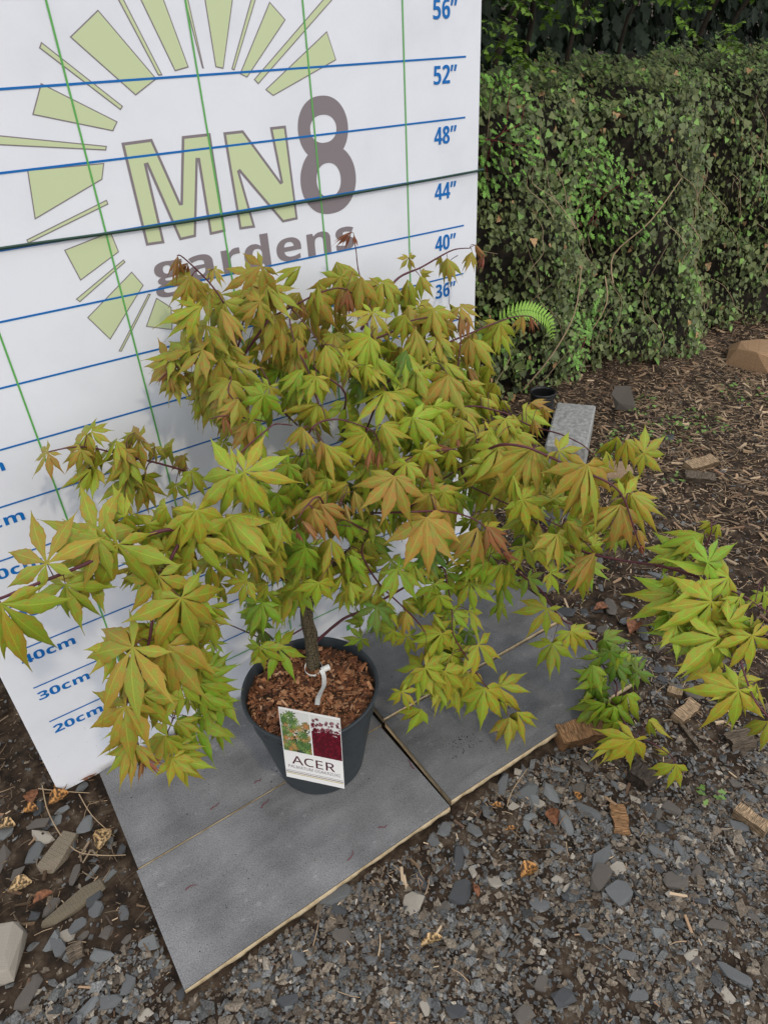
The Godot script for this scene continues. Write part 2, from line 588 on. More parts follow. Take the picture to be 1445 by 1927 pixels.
func build_grit() -> void:
	var cs := [Color(0.165, 0.165, 0.16), Color(0.22, 0.22, 0.212), Color(0.105, 0.106, 0.104), Color(0.27, 0.22, 0.165), Color(0.21, 0.165, 0.12), Color(0.145, 0.112, 0.082), Color(0.48, 0.42, 0.34)]
	for kind in 3:
		var xf := []
		var cols := []
		var mesh := stone_mesh(40 + kind, 11 + kind, 0.7)
		var cnt := 26000
		while xf.size() < cnt:
			var x := rnd(-0.5, 2.9)
			var z := rnd(-0.5, 1.4)
			if rng.randf() < 0.6:
				x = rnd(-0.45, 1.15); z = rnd(0.4, 1.35)
			if on_slab(x, z, 0.002): continue
			var g := gravelly(x, z)
			if rng.randf() > 0.36 + 0.64 * g: continue
			if nz.get_noise_2d(x * 2.6, z * 2.6 + 50.0) > 0.18 and rng.randf() < 0.55: continue
			var l := 0.0017 + 0.0058 * pow(rng.randf(), 2.5)
			if rng.randf() < 0.06: l *= 1.9
			var b := Basis.from_euler(Vector3(rnd(-0.5, 0.5), rnd(0, TAU), rnd(-0.5, 0.5)))
			xf.append(Transform3D(b * Basis.from_scale(Vector3(l * rnd(1.0, 1.7), l * rnd(0.35, 0.75), l * rnd(0.6, 1.1))), Vector3(x, ground_y(x, z) + l * rnd(0.0, 0.35), z)))
			var c: Color = cs[rng.randi() % (6 if rng.randf() < 0.75 else 7)]
			if l < 0.003 and rng.randf() < 0.4: c = Color(0.15, 0.12, 0.09)
			cols.append(c * rnd(0.7, 1.25))
		scatter(["fine_gravel", "slate_gravel", "pale_gravel"][kind], self, mesh, mats.vcstone, xf, cols)
	# litter: bark shreds, straw and chips, thick on the brown ground towards the bank
	var chip := box_mesh(Vector3(1, 0.12, 0.24), 0.0, 0.09)
	var straw := tube([Vector3(-0.5, 0, 0), Vector3(-0.2, 0.03, 0.05), Vector3(0.15, 0.04, 0.06), Vector3(0.5, 0, 0)], 0.035, 0.02, 4)
	var bc := [Color(0.22, 0.13, 0.078), Color(0.14, 0.084, 0.052), Color(0.36, 0.235, 0.14), Color(0.075, 0.052, 0.038), Color(0.50, 0.375, 0.245), Color(0.27, 0.18, 0.105)]
	for kind in 2:
		var xf := []
		var cols := []
		while xf.size() < [34000, 9000][kind]:
			var x := rnd(-0.5, 4.6)
			var z := rnd(-1.0, 1.35)
			if on_slab(x, z, 0.004) or z < bank_z(x) - 0.05: continue
			if x > 0.0 and x < 0.95 and z < 0.0: continue
			var g := gravelly(x, z)
			if rng.randf() < g * 0.93: continue
			if x < 0.0 and rng.randf() < 0.45: continue
			var far := clampf((x - 1.2) / 1.5, 0.0, 1.0)
			var l: float = (rnd(0.003, 0.010) if rng.randf() < 0.92 else rnd(0.013, 0.03)) * (1.0 + 0.8 * far) if kind == 0 else rnd(0.012, 0.045) * (1.0 + 0.5 * far)
			var b := Basis.from_euler(Vector3(rnd(-0.3, 0.3), rnd(0, TAU), rnd(-0.35, 0.35)))
			var thick := l * rnd(0.6, 1.1) if kind == 0 else minf(l, 0.03) * rnd(0.7, 1.3)
			xf.append(Transform3D(b * Basis.from_scale(Vector3(l, thick, thick)), Vector3(x, ground_y(x, z) + 0.002 + rnd(0.0, 0.005), z)))
			var c: Color = bc[rng.randi() % bc.size()]
			if far > 0.2 and rng.randf() < 0.45: c = c.lerp(Color(0.42, 0.30, 0.19), 0.5)
			if kind == 1: c = c.lerp(Color(0.42, 0.31, 0.2), 0.45)
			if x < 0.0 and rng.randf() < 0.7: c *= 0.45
			cols.append(c * rnd(0.7, 1.2))
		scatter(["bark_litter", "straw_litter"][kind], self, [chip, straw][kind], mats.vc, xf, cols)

# ---------- ivy bank and hedge ----------
func flat_leaf(outline: Array, cup := 0.15) -> ArrayMesh:
	# a leaf blade from half an outline (x half width, y along), cupped about its midrib
	var st := SurfaceTool.new()
	st.begin(Mesh.PRIMITIVE_TRIANGLES)
	for s in [-1.0, 1.0]:
		for i in outline.size() - 1:
			var a: Vector2 = outline[i]
			var b: Vector2 = outline[i + 1]
			var A := Vector3(s * a.x, a.y, a.x * cup - a.y * a.y * 0.12)
			var B := Vector3(s * b.x, b.y, b.x * cup - b.y * b.y * 0.12)
			var A0 := Vector3(0, a.y, -a.y * a.y * 0.12)
			var B0 := Vector3(0, b.y, -b.y * b.y * 0.12)
			if a.x > 0.001: tri(st, A0, A, B, s > 0)
			tri(st, A0, B, B0, s > 0)
	st.generate_normals()
	return st.commit()

func facing(n: Vector3, along: Vector3) -> Basis:
	var z := n.normalized()
	var y := (along - z * along.dot(z)).normalized()
	return Basis(y.cross(z), y, z)

func build_ivy() -> void:
	var ivy := thing("ivy", "dense dark green ivy covering the earth bank behind the board", "ivy")
	var m1 := flat_leaf([Vector2(0, 0), Vector2(0.42, -0.12), Vector2(0.52, 0.12), Vector2(0.34, 0.36), Vector2(0.36, 0.52), Vector2(0.14, 0.72), Vector2(0, 1.0)], 0.2)
	var m2 := flat_leaf([Vector2(0, 0), Vector2(0.36, -0.06), Vector2(0.40, 0.2), Vector2(0.26, 0.5), Vector2(0.1, 0.8), Vector2(0, 1.0)], 0.3)
	for kind in 2:
		var xf := []
		var cols := []
		var cnt: int = [29000, 24000][kind]
		while xf.size() < cnt:
			var x := rnd(-1.2, 5.6)
			if x < 0.85 and rng.randf() < 0.6: continue
			var t := rnd(0.02, 1.75)
			if t > 1.0 and rng.randf() < 0.35: continue
			var hole := nz.get_noise_3d(x * 2.6, t * 3.0, 70.0)
			if hole > 0.55 and rng.randf() < 0.5: continue
			if t < 0.22 and rng.randf() < 0.2 + 0.2 * smoothstep(2.4, 3.4, x): continue
			var layer := rng.randf()
			var p := bank_point(x, t, lerpf(-0.045, 0.035, layer))
			var n := Vector3(rnd(-0.7, 0.7), 0.45 + rnd(-0.5, 0.6), 1.0)
			if t > 1.0: n = Vector3(rnd(-0.6, 0.6), 1.0, 0.6 + rnd(-0.4, 0.5))
			var al := Vector3(rnd(-0.8, 0.8), -1.0 + rnd(0, 0.8), 0.3)
			var l := rnd(0.012, 0.034) if kind == 0 else rnd(0.009, 0.024)
			if rng.randf() < 0.05: l *= 1.6
			xf.append(Transform3D(facing(n, al) * Basis.from_scale(Vector3.ONE * l), p))
			var c := Color(0.070, 0.094, 0.032).lerp(Color(0.140, 0.170, 0.055), rng.randf())
			var fresh := smoothstep(0.0, 0.5, nz.get_noise_3d(x * 1.7, t * 2.2, 20.0)) * 0.22 + 0.10 + 0.12 * smoothstep(0.8, 1.0, t)
			if layer > 0.45 and rng.randf() < fresh: c = Color(0.13, 0.23, 0.05) * rnd(0.8, 1.5)
			if rng.randf() < 0.012: c = Color(0.33, 0.20, 0.09)
			cols.append(c * rnd(0.75, 1.25))
		scatter(["ivy_leaves", "young_ivy_leaves"][kind], ivy, [m1, m2][kind], mats.vcleaf, xf, cols)
	# bare stems running over the leaves
	for k in 70:
		var x := rnd(1.2, 4.2)
		var t := rnd(0.05, 0.75)
		var pts := []
		var dx := rnd(-0.04, 0.04)
		var dt := rnd(0.03, 0.075)
		for i in rng.randi_range(4, 8):
			pts.append(bank_point(x, clampf(t, 0.0, 1.0), 0.035 + rnd(0.0, 0.025)))
			x += dx + rnd(-0.02, 0.02)
			t += dt
		var r := rnd(0.0008, 0.0019)
		obj("stem", tube(smooth_path(pts, 3), r, r * 0.6, 5), mats.drystem, ivy)
	# three long stems that cross in front
	for q in [[Vector3(2.38, 0.36, 0), Vector3(2.45, 0.47, 0), Vector3(2.56, 0.6, 0), Vector3(2.72, 0.72, 0)], [Vector3(2.36, 0.39, 0), Vector3(2.32, 0.30, 0), Vector3(2.26, 0.2, 0)], [Vector3(1.9, 0.07, 0), Vector3(1.97, 0.2, 0), Vector3(2.06, 0.34, 0), Vector3(2.1, 0.5, 0)]]:
		var pts := []
		for p in q: pts.append(bank_point(p.x, p.y, 0.075))
		obj("stem", tube(smooth_path(pts, 4), 0.0035, 0.002, 6), mats.drystem, ivy)
	# brighter plants rooted in the ivy
	herb("herb_plant", "bright green ferny herb at the top left of the ivy beside board", Vector2(1.86, 0.90), 0.15, 260, true)
	herb("herb_plant", "bright green ferny herb with reddish stems in the middle of the ivy", Vector2(2.44, 0.68), 0.17, 230, false)
	herb("herb_plant", "small light green leafy plant low in the ivy by fern", Vector2(2.2, 0.22), 0.12, 90, false)
	fern(Vector2(1.97, 0.42))

func herb(n: String, label: String, at: Vector2, rad: float, cnt: int, flowers: bool) -> void:
	var h := thing(n, label, "plant")
	var lf := flat_leaf([Vector2(0, 0), Vector2(0.16, 0.1), Vector2(0.10, 0.25), Vector2(0.34, 0.42), Vector2(0.14, 0.55), Vector2(0.26, 0.72), Vector2(0.1, 0.82), Vector2(0, 1.0)], 0.1)
	var xf := []
	var cols := []
	for k in cnt:
		var r := rad * sqrt(rng.randf())
		var a := rnd(0, TAU)
		var p := bank_point(at.x + r * cos(a) * 1.1, clampf(at.y + r * sin(a) * 0.95, 0.02, 1.2), 0.045 + rnd(0.0, 0.05) * (1.0 - r / rad * 0.6))
		var nn := Vector3(rnd(-0.6, 0.6), 0.7 + rnd(-0.4, 0.4), 1.0)
		xf.append(Transform3D(facing(nn, Vector3(cos(a) + rnd(-0.6, 0.6), sin(a) + rnd(-0.6, 0.6), 0.2)) * Basis.from_scale(Vector3.ONE * rnd(0.018, 0.034)), p))
		cols.append(Color(0.13, 0.28, 0.04) * rnd(0.7, 1.35))
	scatter("foliage", h, lf, mats.vcfresh, xf, cols)
	for k in 5:
		var a := rnd(0, TAU)
		var pts := []
		for i in 4: pts.append(bank_point(at.x + cos(a) * rad * 0.25 * i, clampf(at.y + sin(a) * rad * 0.25 * i, 0.02, 1.2), 0.04 + 0.012 * i))
		obj("stem", tube(smooth_path(pts, 3), 0.0018, 0.001, 5), mats.redstem, h)
	if flowers:
		for d in [Vector2(-0.12, 0.17), Vector2(-0.02, 0.19)]:
			var st := SurfaceTool.new()
			st.begin(Mesh.PRIMITIVE_TRIANGLES)
			for i in 5:
				var a := TAU * i / 5.0
				var s := Vector3(cos(a), sin(a), 0.25) * 0.011
				var w := Vector3(-sin(a), cos(a), 0) * 0.005
				tri(st, Vector3.ZERO, s - w, s + w)
				tri(st, s - w, s * 1.25, s + w)
			st.generate_normals()
			var f := obj("flower", st.commit(), mat(Color(0.45, 0.06, 0.25), 0.6), h)
			f.position = bank_point(at.x + d.x, minf(at.y + d.y, 1.15), 0.11)

func fern(at: Vector2) -> void:
	var f := thing("fern_frond", "bright lime green fern frond arching out of the ivy", "fern")
	var pts := smooth_path([Vector3(1.70, 0.43, -0.74), Vector3(1.747, 0.476, -0.68), Vector3(1.80, 0.475, -0.64), Vector3(1.855, 0.432, -0.61), Vector3(1.872, 0.36, -0.60)], 6)
	obj("stalk", tube(pts, 0.0018, 0.0008, 5), mat(Color(0.16, 0.28, 0.05), 0.6), f)
	var pin := flat_leaf([Vector2(0, 0), Vector2(0.13, 0.06), Vector2(0.09, 0.2), Vector2(0.13, 0.3), Vector2(0.08, 0.42), Vector2(0.11, 0.52), Vector2(0.06, 0.7), Vector2(0, 1.0)], 0.1)
	var m := mat(Color(0.22, 0.40, 0.05), 0.5)
	m.backlight = Color(0.3, 0.35, 0.1)
	for i in range(2, pts.size() - 1):
		var d: Vector3 = (pts[i + 1] - pts[i - 1]).normalized()
		var side := d.cross(Vector3(-0.3, 0.6, 0.8)).normalized()
		for s in [-1.0, 1.0]:
			var o := obj("pinna", pin, m, f)
			var l := 0.040 * sin(PI * (0.18 + 0.82 * i / float(pts.size()))) + 0.006
			o.transform = Transform3D(facing(side.cross(d) * (1.0 if s > 0 else 1.0) + Vector3(0, 0.2, 0.3), side * s + d * 0.45) * Basis.from_scale(Vector3.ONE * l), pts[i])

func build_hedge() -> void:
	var h := thing("hawthorn_hedge", "hawthorn hedge with light green lobed leaves over dark hollow above ivy", "hedge")
	var lf := flat_leaf([Vector2(0, 0), Vector2(0.1, 0.15), Vector2(0.34, 0.32), Vector2(0.2, 0.45), Vector2(0.34, 0.66), Vector2(0.16, 0.78), Vector2(0, 1.0)], 0.18)
	# a sprig: one twig with leaves alternating along it
	var st := SurfaceTool.new()
	st.begin(Mesh.PRIMITIVE_TRIANGLES)
	for i in 8:
		var a := i * 2.4
		var b := facing(Vector3(0.3 * cos(a), 0.9, 0.3 * sin(a)), Vector3(cos(a), 0.1, sin(a) + 0.3))
		st.append_from(lf, 0, Transform3D(b * Basis.from_scale(Vector3.ONE * (0.30 + 0.05 * (i % 3))), Vector3(0, 0, 0.13 * i)))
	add_tube(st, [Vector3(0, 0, -0.3), Vector3(0, 0.02, 0.3), Vector3(0, 0, 1.0)], 0.012, 0.006, 4)
	var sprig := st.commit()
	var xf := []
	var cols := []
	while xf.size() < 11500:
		var x := rnd(-0.6, 8.0)
		var y := rnd(1.46, 2.9)
		var z := rnd(-3.0, -0.55)
		# the crown bulges out above and is hollow and dark below
		var front := -0.92 + 0.25 * smoothstep(1.45, 1.9, y) + 0.14 * nz.get_noise_2d(x * 1.6, y * 1.6)
		if z > front: continue
		var deep := front - z
		if deep > 0.3 and rng.randf() < 0.45: continue
		if y < 1.6 and z > -1.0 and rng.randf() < 0.3: continue
		var b := Basis.from_euler(Vector3(rnd(-0.7, 0.4), rnd(-1.3, 1.3), rnd(-0.6, 0.6)))
		xf.append(Transform3D(b * Basis.from_scale(Vector3.ONE * rnd(0.07, 0.12)), Vector3(x, y, z)))
		var c := Color(0.055, 0.115, 0.022).lerp(Color(0.13, 0.24, 0.03), rng.randf())
		cols.append(c * rnd(0.7, 1.2))
	# sprays hanging down in front of the hollow
	for k in 22:
		var x := rnd(1.35, 4.2)
		var y := rnd(1.2, 1.5)
		var z := rnd(-1.25, -0.98)
		for i in 7:
			var b := Basis.from_euler(Vector3(rnd(-0.5, 0.6), rnd(-1.6, 1.6), rnd(-0.6, 0.6)))
			xf.append(Transform3D(b * Basis.from_scale(Vector3.ONE * rnd(0.06, 0.10)), Vector3(x + rnd(-0.1, 0.1), y + rnd(-0.07, 0.09), z + rnd(-0.06, 0.08))))
			cols.append(Color(0.14, 0.25, 0.03) * rnd(0.7, 1.3))
	scatter("foliage", h, sprig, mats.vcfresh, xf, cols)
	for k in 16:
		var x := rnd(0.9, 4.6)
		var p := [Vector3(x, 0.9, -2.0), Vector3(x + rnd(-0.2, 0.2), 1.4, -1.85), Vector3(x + rnd(-0.4, 0.4), 1.9, -1.5), Vector3(x + rnd(-0.6, 0.6), 2.4, -1.1)]
		obj("branch", tube(smooth_path(p, 4), rnd(0.01, 0.025), 0.005, 6), mats.wood_dark, h)
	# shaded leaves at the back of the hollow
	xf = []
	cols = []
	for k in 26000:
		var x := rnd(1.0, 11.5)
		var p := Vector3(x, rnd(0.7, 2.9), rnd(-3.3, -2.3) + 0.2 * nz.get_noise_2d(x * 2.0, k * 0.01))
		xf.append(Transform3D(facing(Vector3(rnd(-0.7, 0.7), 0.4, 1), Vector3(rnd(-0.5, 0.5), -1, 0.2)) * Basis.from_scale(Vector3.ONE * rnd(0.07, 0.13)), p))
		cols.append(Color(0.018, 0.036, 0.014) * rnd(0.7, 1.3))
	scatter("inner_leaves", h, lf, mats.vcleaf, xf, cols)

# ---------- the height board ----------
func build_board() -> void:
	var b := thing("height_board", "white height chart board with sunburst garden logo and measuring lines", "sign board")
	var p := obj("panel", box_mesh(Vector3(1.1661, 2.0, 0.006), 0.001), mats.white, b)
	p.position = Vector3(0.37715, 0.992, -0.0031)
	var ray := []
	for q in [[Vector2(0.261,1.385),Vector2(0.325,1.299),Vector2(0.288,1.280),Vector2(0.214,1.355)],
		[Vector2(0.175,1.351),Vector2(0.266,1.268),Vector2(0.261,1.263),Vector2(0.170,1.344)],
		[Vector2(0.160,1.304),Vector2(0.253,1.249),Vector2(0.243,1.237),Vector2(0.137,1.267)],
		[Vector2(0.068,1.250),Vector2(0.229,1.219),Vector2(0.226,1.213),Vector2(0.064,1.237)],
		[Vector2(0.109,1.200),Vector2(0.219,1.197),Vector2(0.210,1.175),Vector2(0.099,1.134)],
		[Vector2(0.079,1.109),Vector2(0.209,1.147),Vector2(0.210,1.140),Vector2(0.080,1.103)],
		[Vector2(0.127,1.086),Vector2(0.203,1.101),Vector2(0.208,1.069),Vector2(0.138,1.037)],
		[Vector2(0.123,1.011),Vector2(0.212,1.057),Vector2(0.214,1.052),Vector2(0.128,1.005)],
		[Vector2(0.132,0.979),Vector2(0.220,1.036),Vector2(0.234,1.011),Vector2(0.158,0.935)],
		[Vector2(0.166,0.913),Vector2(0.238,0.996),Vector2(0.243,0.995),Vector2(0.171,0.911)],
		[Vector2(0.250,0.987),Vector2(0.272,0.966),Vector2(0.265,0.927),Vector2(0.221,0.943)],
		[Vector2(0.276,1.436),Vector2(0.285,1.436),Vector2(0.335,1.303),Vector2(0.328,1.303)],
		[Vector2(0.313,1.425),Vector2(0.351,1.425),Vector2(0.378,1.311),Vector2(0.355,1.307)],
		[Vector2(0.384,1.437),Vector2(0.392,1.437),Vector2(0.402,1.308),Vector2(0.399,1.309)],
		[Vector2(0.420,1.437),Vector2(0.482,1.437),Vector2(0.434,1.306),Vector2(0.421,1.309)],
		[Vector2(0.520,1.437),Vector2(0.530,1.437),Vector2(0.452,1.303),Vector2(0.447,1.305)],
		[Vector2(0.527,1.390),Vector2(0.552,1.366),Vector2(0.472,1.292),Vector2(0.460,1.298)],
		[Vector2(0.660,1.418),Vector2(0.680,1.418),Vector2(0.490,1.282),Vector2(0.483,1.289)],
		[Vector2(0.626,1.349),Vector2(0.640,1.308),Vector2(0.514,1.264),Vector2(0.501,1.274)]]: ray.append(q)
	var em = [Vector2(0.251,1.221),Vector2(0.299,1.222),Vector2(0.324,1.127),Vector2(0.347,1.221),Vector2(0.395,1.221),Vector2(0.393,1.071),Vector2(0.364,1.070),Vector2(0.366,1.184),Vector2(0.339,1.071),Vector2(0.310,1.070),Vector2(0.282,1.186),Vector2(0.284,1.070),Vector2(0.253,1.071)]
	var en = [Vector2(0.417,1.220),Vector2(0.452,1.220),Vector2(0.509,1.136),Vector2(0.501,1.220),Vector2(0.531,1.220),Vector2(0.534,1.070),Vector2(0.503,1.069),Vector2(0.435,1.159),Vector2(0.449,1.069),Vector2(0.419,1.070)]
	for q in ray:
		var poly := PackedVector2Array(q)
		obj("sun_ray_outline", sheet(poly, 0.0003), mats.taupe, b)
		var inner := Geometry2D.offset_polygon(poly, -0.0016)
		if inner.size(): obj("sun_ray", sheet(inner[0], 0.0005), mats.sage, b)
	for q in [em, en]:
		var poly := PackedVector2Array(q)
		obj("letter_outline", sheet(poly, 0.0003), mats.taupe, b)
		var inner := Geometry2D.offset_polygon(poly, -0.0042)
		if inner.size(): obj("letter", sheet(inner[0], 0.0005), mats.sage, b)
	# the figure 8: two rings, the lower one larger
	var st := SurfaceTool.new()
	st.begin(Mesh.PRIMITIVE_TRIANGLES)
	st.set_normal(Vector3(0, 0, 1))
	for e in [[0.6035, 1.2085, 0.0505, 0.0500, 0.0265, 0.0215, 0.0003], [0.6055, 1.1265, 0.0580, 0.0570, 0.0255, 0.0280, 0.00045]]:
		for k in 64:
			var a := -TAU * k / 64.0
			var c := -TAU * (k + 1) / 64.0
			var ctr := Vector3(e[0], e[1], e[6])
			var f := func(t: float, rx: float, ry: float) -> Vector3: return ctr + Vector3(signf(cos(t)) * pow(absf(cos(t)), 0.88) * rx, sin(t) * ry, 0)
			var o0: Vector3 = f.call(a, e[2], e[3])
			var o1: Vector3 = f.call(c, e[2], e[3])
			var i0: Vector3 = f.call(a, e[4], e[5])
			var i1: Vector3 = f.call(c, e[4], e[5])
			st.add_vertex(o0); st.add_vertex(o1); st.add_vertex(i1)
			st.add_vertex(o0); st.add_vertex(i1); st.add_vertex(i0)
	obj("figure", st.commit(), mats.taupe, b)
	txt(b, "lettering", "gardens", mats.taupe, 0.252, 0.651, 0.984, 1.0565, 0.0003)
	# blue lines every ten centimetres with their figures
	for k in range(2, 20):
		var y := k * 0.1
		obj("measuring_line", strip_box(-0.1639, 0.9237, y - 0.0016, y + 0.0016, 0.0007), mats.blue, b)
		var w := 0.100 if k < 10 else 0.116
		txt(b, "figure", "%dcm" % (k * 10), mats.blue, -0.163, -0.163 + w, y - 0.0365, y - 0.0150, 0.0007)
		var inch := "%d”" % (k * 4)
		txt(b, "figure", inch, mats.blue, 0.847 if k > 2 else 0.865, 0.902, y - 0.041, y - 0.0105, 0.0007)
	for k in 5:
		var x := k * 0.1951
		obj("grid_line", strip_box(x - 0.0015, x + 0.0015, 0.142, 1.95, 0.0009), mats.green, b)
	obj("grid_line", strip_box(-0.04, 0.3855, 0.1405, 0.1435, 0.00105), mats.green, b)
	obj("grid_line", strip_box(0.412, 0.62, 0.1405, 0.1435, 0.00105), mats.green, b)
	for x in [-0.052, 0.548]:
		obj("corner_mark", strip_box(x - 0.004, x + 0.006, 0.05, 0.068, 0.0009), mats.green, b)
	var xf := []
	var cols := []
	for k in 260:
		var y := -0.005 + 0.16 * pow(rng.randf(), 2.2)
		xf.append(Transform3D(Basis.from_euler(Vector3(0, 0, rnd(0, TAU))) * Basis.from_scale(Vector3(rnd(0.0005, 0.0016), rnd(0.0004, 0.001), 0.0002)), Vector3(rnd(-0.2, 0.95), y, 0.0012)))
		cols.append(Color(0.14, 0.11, 0.08) * rnd(0.6, 1.6))
	scatter("mud_splash", b, stone_mesh(56, 8), mats.vc, xf, cols)
	# wire tied round the board
	var pts := [Vector3(-0.213, 1.104, -0.011), Vector3(-0.212, 1.1035, 0.001), Vector3(-0.2, 1.1035, 0.0045), Vector3(0.04, 1.1035, 0.004), Vector3(0.25, 1.0985, 0.0045), Vector3(0.45, 1.0975, 0.0045), Vector3(0.7, 1.0985, 0.0045), Vector3(0.95, 1.1015, 0.0045), Vector3(0.9655, 1.102, 0.001), Vector3(0.966, 1.102, -0.011)]
	tag(obj("wire", tube(smooth_path(pts, 4), 0.0022, 0.0022, 8), mats.wire), "dark green coated wire tied tight across the white height board", "wire")

# ---------- slabs ----------
func build_slabs() -> void:
	var n := FastNoiseLite.new()
	n.seed = 61; n.frequency = 0.004; n.fractal_octaves = 5
	var im := Image.create(1024, 1024, false, Image.FORMAT_RGB8)
	for y in 1024:
		for x in 1024:
			var cloud := n.get_noise_2d(x, y)
			var streak := n.get_noise_2d(x * 0.7 + 900.0, y * 3.0)
			var fine := n.get_noise_2d(x * 55.0, y * 55.0)
			var grit := rng.randf() - 0.5
			var k := 0.64 + 0.13 * cloud + 0.05 * streak + 0.19 * fine + 0.11 * grit
			var scuff := smoothstep(0.25, 0.6, n.get_noise_2d(x * 5.0 + 3000.0, y * 7.0)) * smoothstep(0.05, 0.35, n.get_noise_2d(x * 0.9 + 5000.0, y * 0.9)) * 0.10
			k = clampf(k + scuff, 0.2, 1.0)
			if n.get_noise_2d(x * 34.0 + 777.0, y * 34.0) > 0.50: k *= 0.55
			im.set_pixel(x, y, Color(k, k, k))
	var tex := ImageTexture.create_from_image(im)
	var spec := [
		["light scuffed grey paving slab under the front of the pot", Vector3(0.1695, 0.012, 0.4137), Vector2(0.576, 0.254), 0.5, Vector2(0, 0)],
		["grey paving slab behind left, running back under the board foot", Vector3(0.1715, 0.014, 0.150), Vector2(0.576, 0.268), 0.5, Vector2(0.35, 0.3)],
		["darker grey paving slab at right front with dirt crumbs on it", Vector3(0.758, 0.020, 0.4125), Vector2(0.580, 0.250), -0.9, Vector2(0.1, 0.62)],
		["grey paving slab at right back beside the board corner", Vector3(0.762, 0.028, 0.152), Vector2(0.582, 0.262), -0.6, Vector2(0.52, 0.1)]]
	for k in 4:
		var s = spec[k]
		var o := thing("paving_slab", s[0], "paving slab", s[1], "porcelain paving slabs laid in a block of four")
		o.rotation_degrees.y = s[3]
		var w: float = s[2].x
		var d: float = s[2].y
		# body with a roughly broken front edge
		var st := SurfaceTool.new()
		st.begin(Mesh.PRIMITIVE_TRIANGLES)
		var nseg := 60
		var th := 0.020
		for i in nseg:
			for j in 2:
				var xx: float = lerpf(-w / 2, w / 2, (i + j) / float(nseg))
				var chip := 0.0005 * nz.get_noise_2d(xx * 60.0, k * 10.0) + 0.0013 * nz.get_noise_2d(xx * 14.0, k * 10.0 + 5.0)
				var fr := [Vector3(xx, -0.0015, -d / 2), Vector3(xx, -0.0015, d / 2 - 0.001), Vector3(xx, -0.0035, d / 2 + chip * 0.4), Vector3(xx, -th * 0.6, d / 2 + chip), Vector3(xx, -th, d / 2 - 0.002 + chip * 1.6), Vector3(xx, -th, -d / 2), Vector3(xx, -0.0015, -d / 2)]
				if j == 0: st.set_meta("fr", fr)
				else:
					var f0: Array = st.get_meta("fr")
					for q in 6: quad(st, f0[q], f0[q + 1], fr[q + 1], fr[q], false)
					if i == 0: quad(st, f0[0], f0[5], f0[4], f0[1], true); tri(st, f0[1], f0[4], f0[2])
					if i == nseg - 1: quad(st, fr[0], fr[5], fr[4], fr[1], false); tri(st, fr[1], fr[4], fr[2], false)
		st.generate_normals()
		obj("stone_body", st.commit(), mats.tan, o)
		var m := mat(Color(0.44, 0.436, 0.436), 0.62)
		m.albedo_texture = tex
		m.uv1_scale = Vector3(0.85, 0.42, 1)
		m.uv1_offset = Vector3(s[4].x, s[4].y, 0)
		if k >= 2: m.albedo_color = m.albedo_color.darkened(0.10)
		st = SurfaceTool.new()
		st.begin(Mesh.PRIMITIVE_TRIANGLES)
		var a := [Vector3(-w / 2, 0, -d / 2), Vector3(w / 2, 0, -d / 2), Vector3(w / 2, 0, d / 2), Vector3(-w / 2, 0, d / 2)]
		var uv := [Vector2(0, 0), Vector2(1, 0), Vector2(1, 1), Vector2(0, 1)]
		for t in [0, 1, 2, 0, 2, 3]:
			st.set_uv(uv[t]); st.set_normal(Vector3.UP); st.add_vertex(a[t])
		for e in 4:
			var p: Vector3 = a[e]
			var q: Vector3 = a[(e + 1) % 4]
			for v in [[p, 0], [p, 1], [q, 1], [p, 0], [q, 1], [q, 0]]:
				st.set_normal(Vector3(p.z - q.z, 0, q.x - p.x).normalized()); st.set_uv(uv[e])
				st.add_vertex(v[0] + Vector3(0, -0.0016 * v[1], 0))
		obj("glazed_face", st.commit(), m, o)
	# dirt crumbs
	var xf := []
	var cols := []
	for k in 130:
		var x := rnd(-0.1, 1.0)
		var z := rnd(0.05, 0.52)
		var y := 0.012
		if k < 60:
			x = 0.575 + rnd(-0.03, 0.03) + rnd(-0.02, 0.02); z = 0.44 + rnd(-0.02, 0.02)
			y = 0.020
		elif x > 0.465: y = 0.029 if z < 0.284 else 0.020
		elif z < 0.285: y = 0.014
		xf.append(Transform3D(Basis.from_euler(Vector3(0, rnd(0, TAU), 0)) * Basis.from_scale(Vector3(1, 0.6, 0.8) * rnd(0.0006, 0.0021)), Vector3(x, y + 0.0004, z)))
		cols.append(Color(0.02, 0.017, 0.015))
	scatter("dirt_crumbs", self, stone_mesh(55, 8), mats.vc, xf, cols)
	var stems := [[0.15, 0.307, 20.0, "curved red maple flower stalk on the slab near left of pot"], [-0.044, 0.384, -10.0, "red maple flower stalk lying alone on the front slab at left"], [0.236, 0.509, 20.0, "thick red flower stalk near the front slab's broken edge"], [0.321, 0.494, -20.0, "thin red flower stalk on front slab right of middle"], [0.455, 0.41, 75.0, "red flower stalk beside the gap between the slabs"], [0.16, 0.25, 0.0, "red flower stalk tangle close by the pot's left foot"], [0.06, 0.25, 12.0, "tiny red flower stalk on the back left slab"]]
	for s in stems:
		var l := rnd(0.007, 0.015)
		var y := 0.0135 if s[1] > 0.285 else 0.0155
		var pts := smooth_path([Vector3(-l, 0, 0), Vector3(-l * 0.3, 0.0018, l * rnd(-0.35, 0.4)), Vector3(l * 0.4, 0.001, l * rnd(-0.3, 0.4)), Vector3(l, 0, rnd(-0.4, 0.3) * l)], 4)
		var o := obj("flower_stalk", tube(pts, 0.0009, 0.0005, 5), mats.redstem)
		o.position = Vector3(s[0], y, s[1])
		o.rotation_degrees.y = s[2]
		tag(o, s[3], "flower stalk", "fallen red flower stalks")

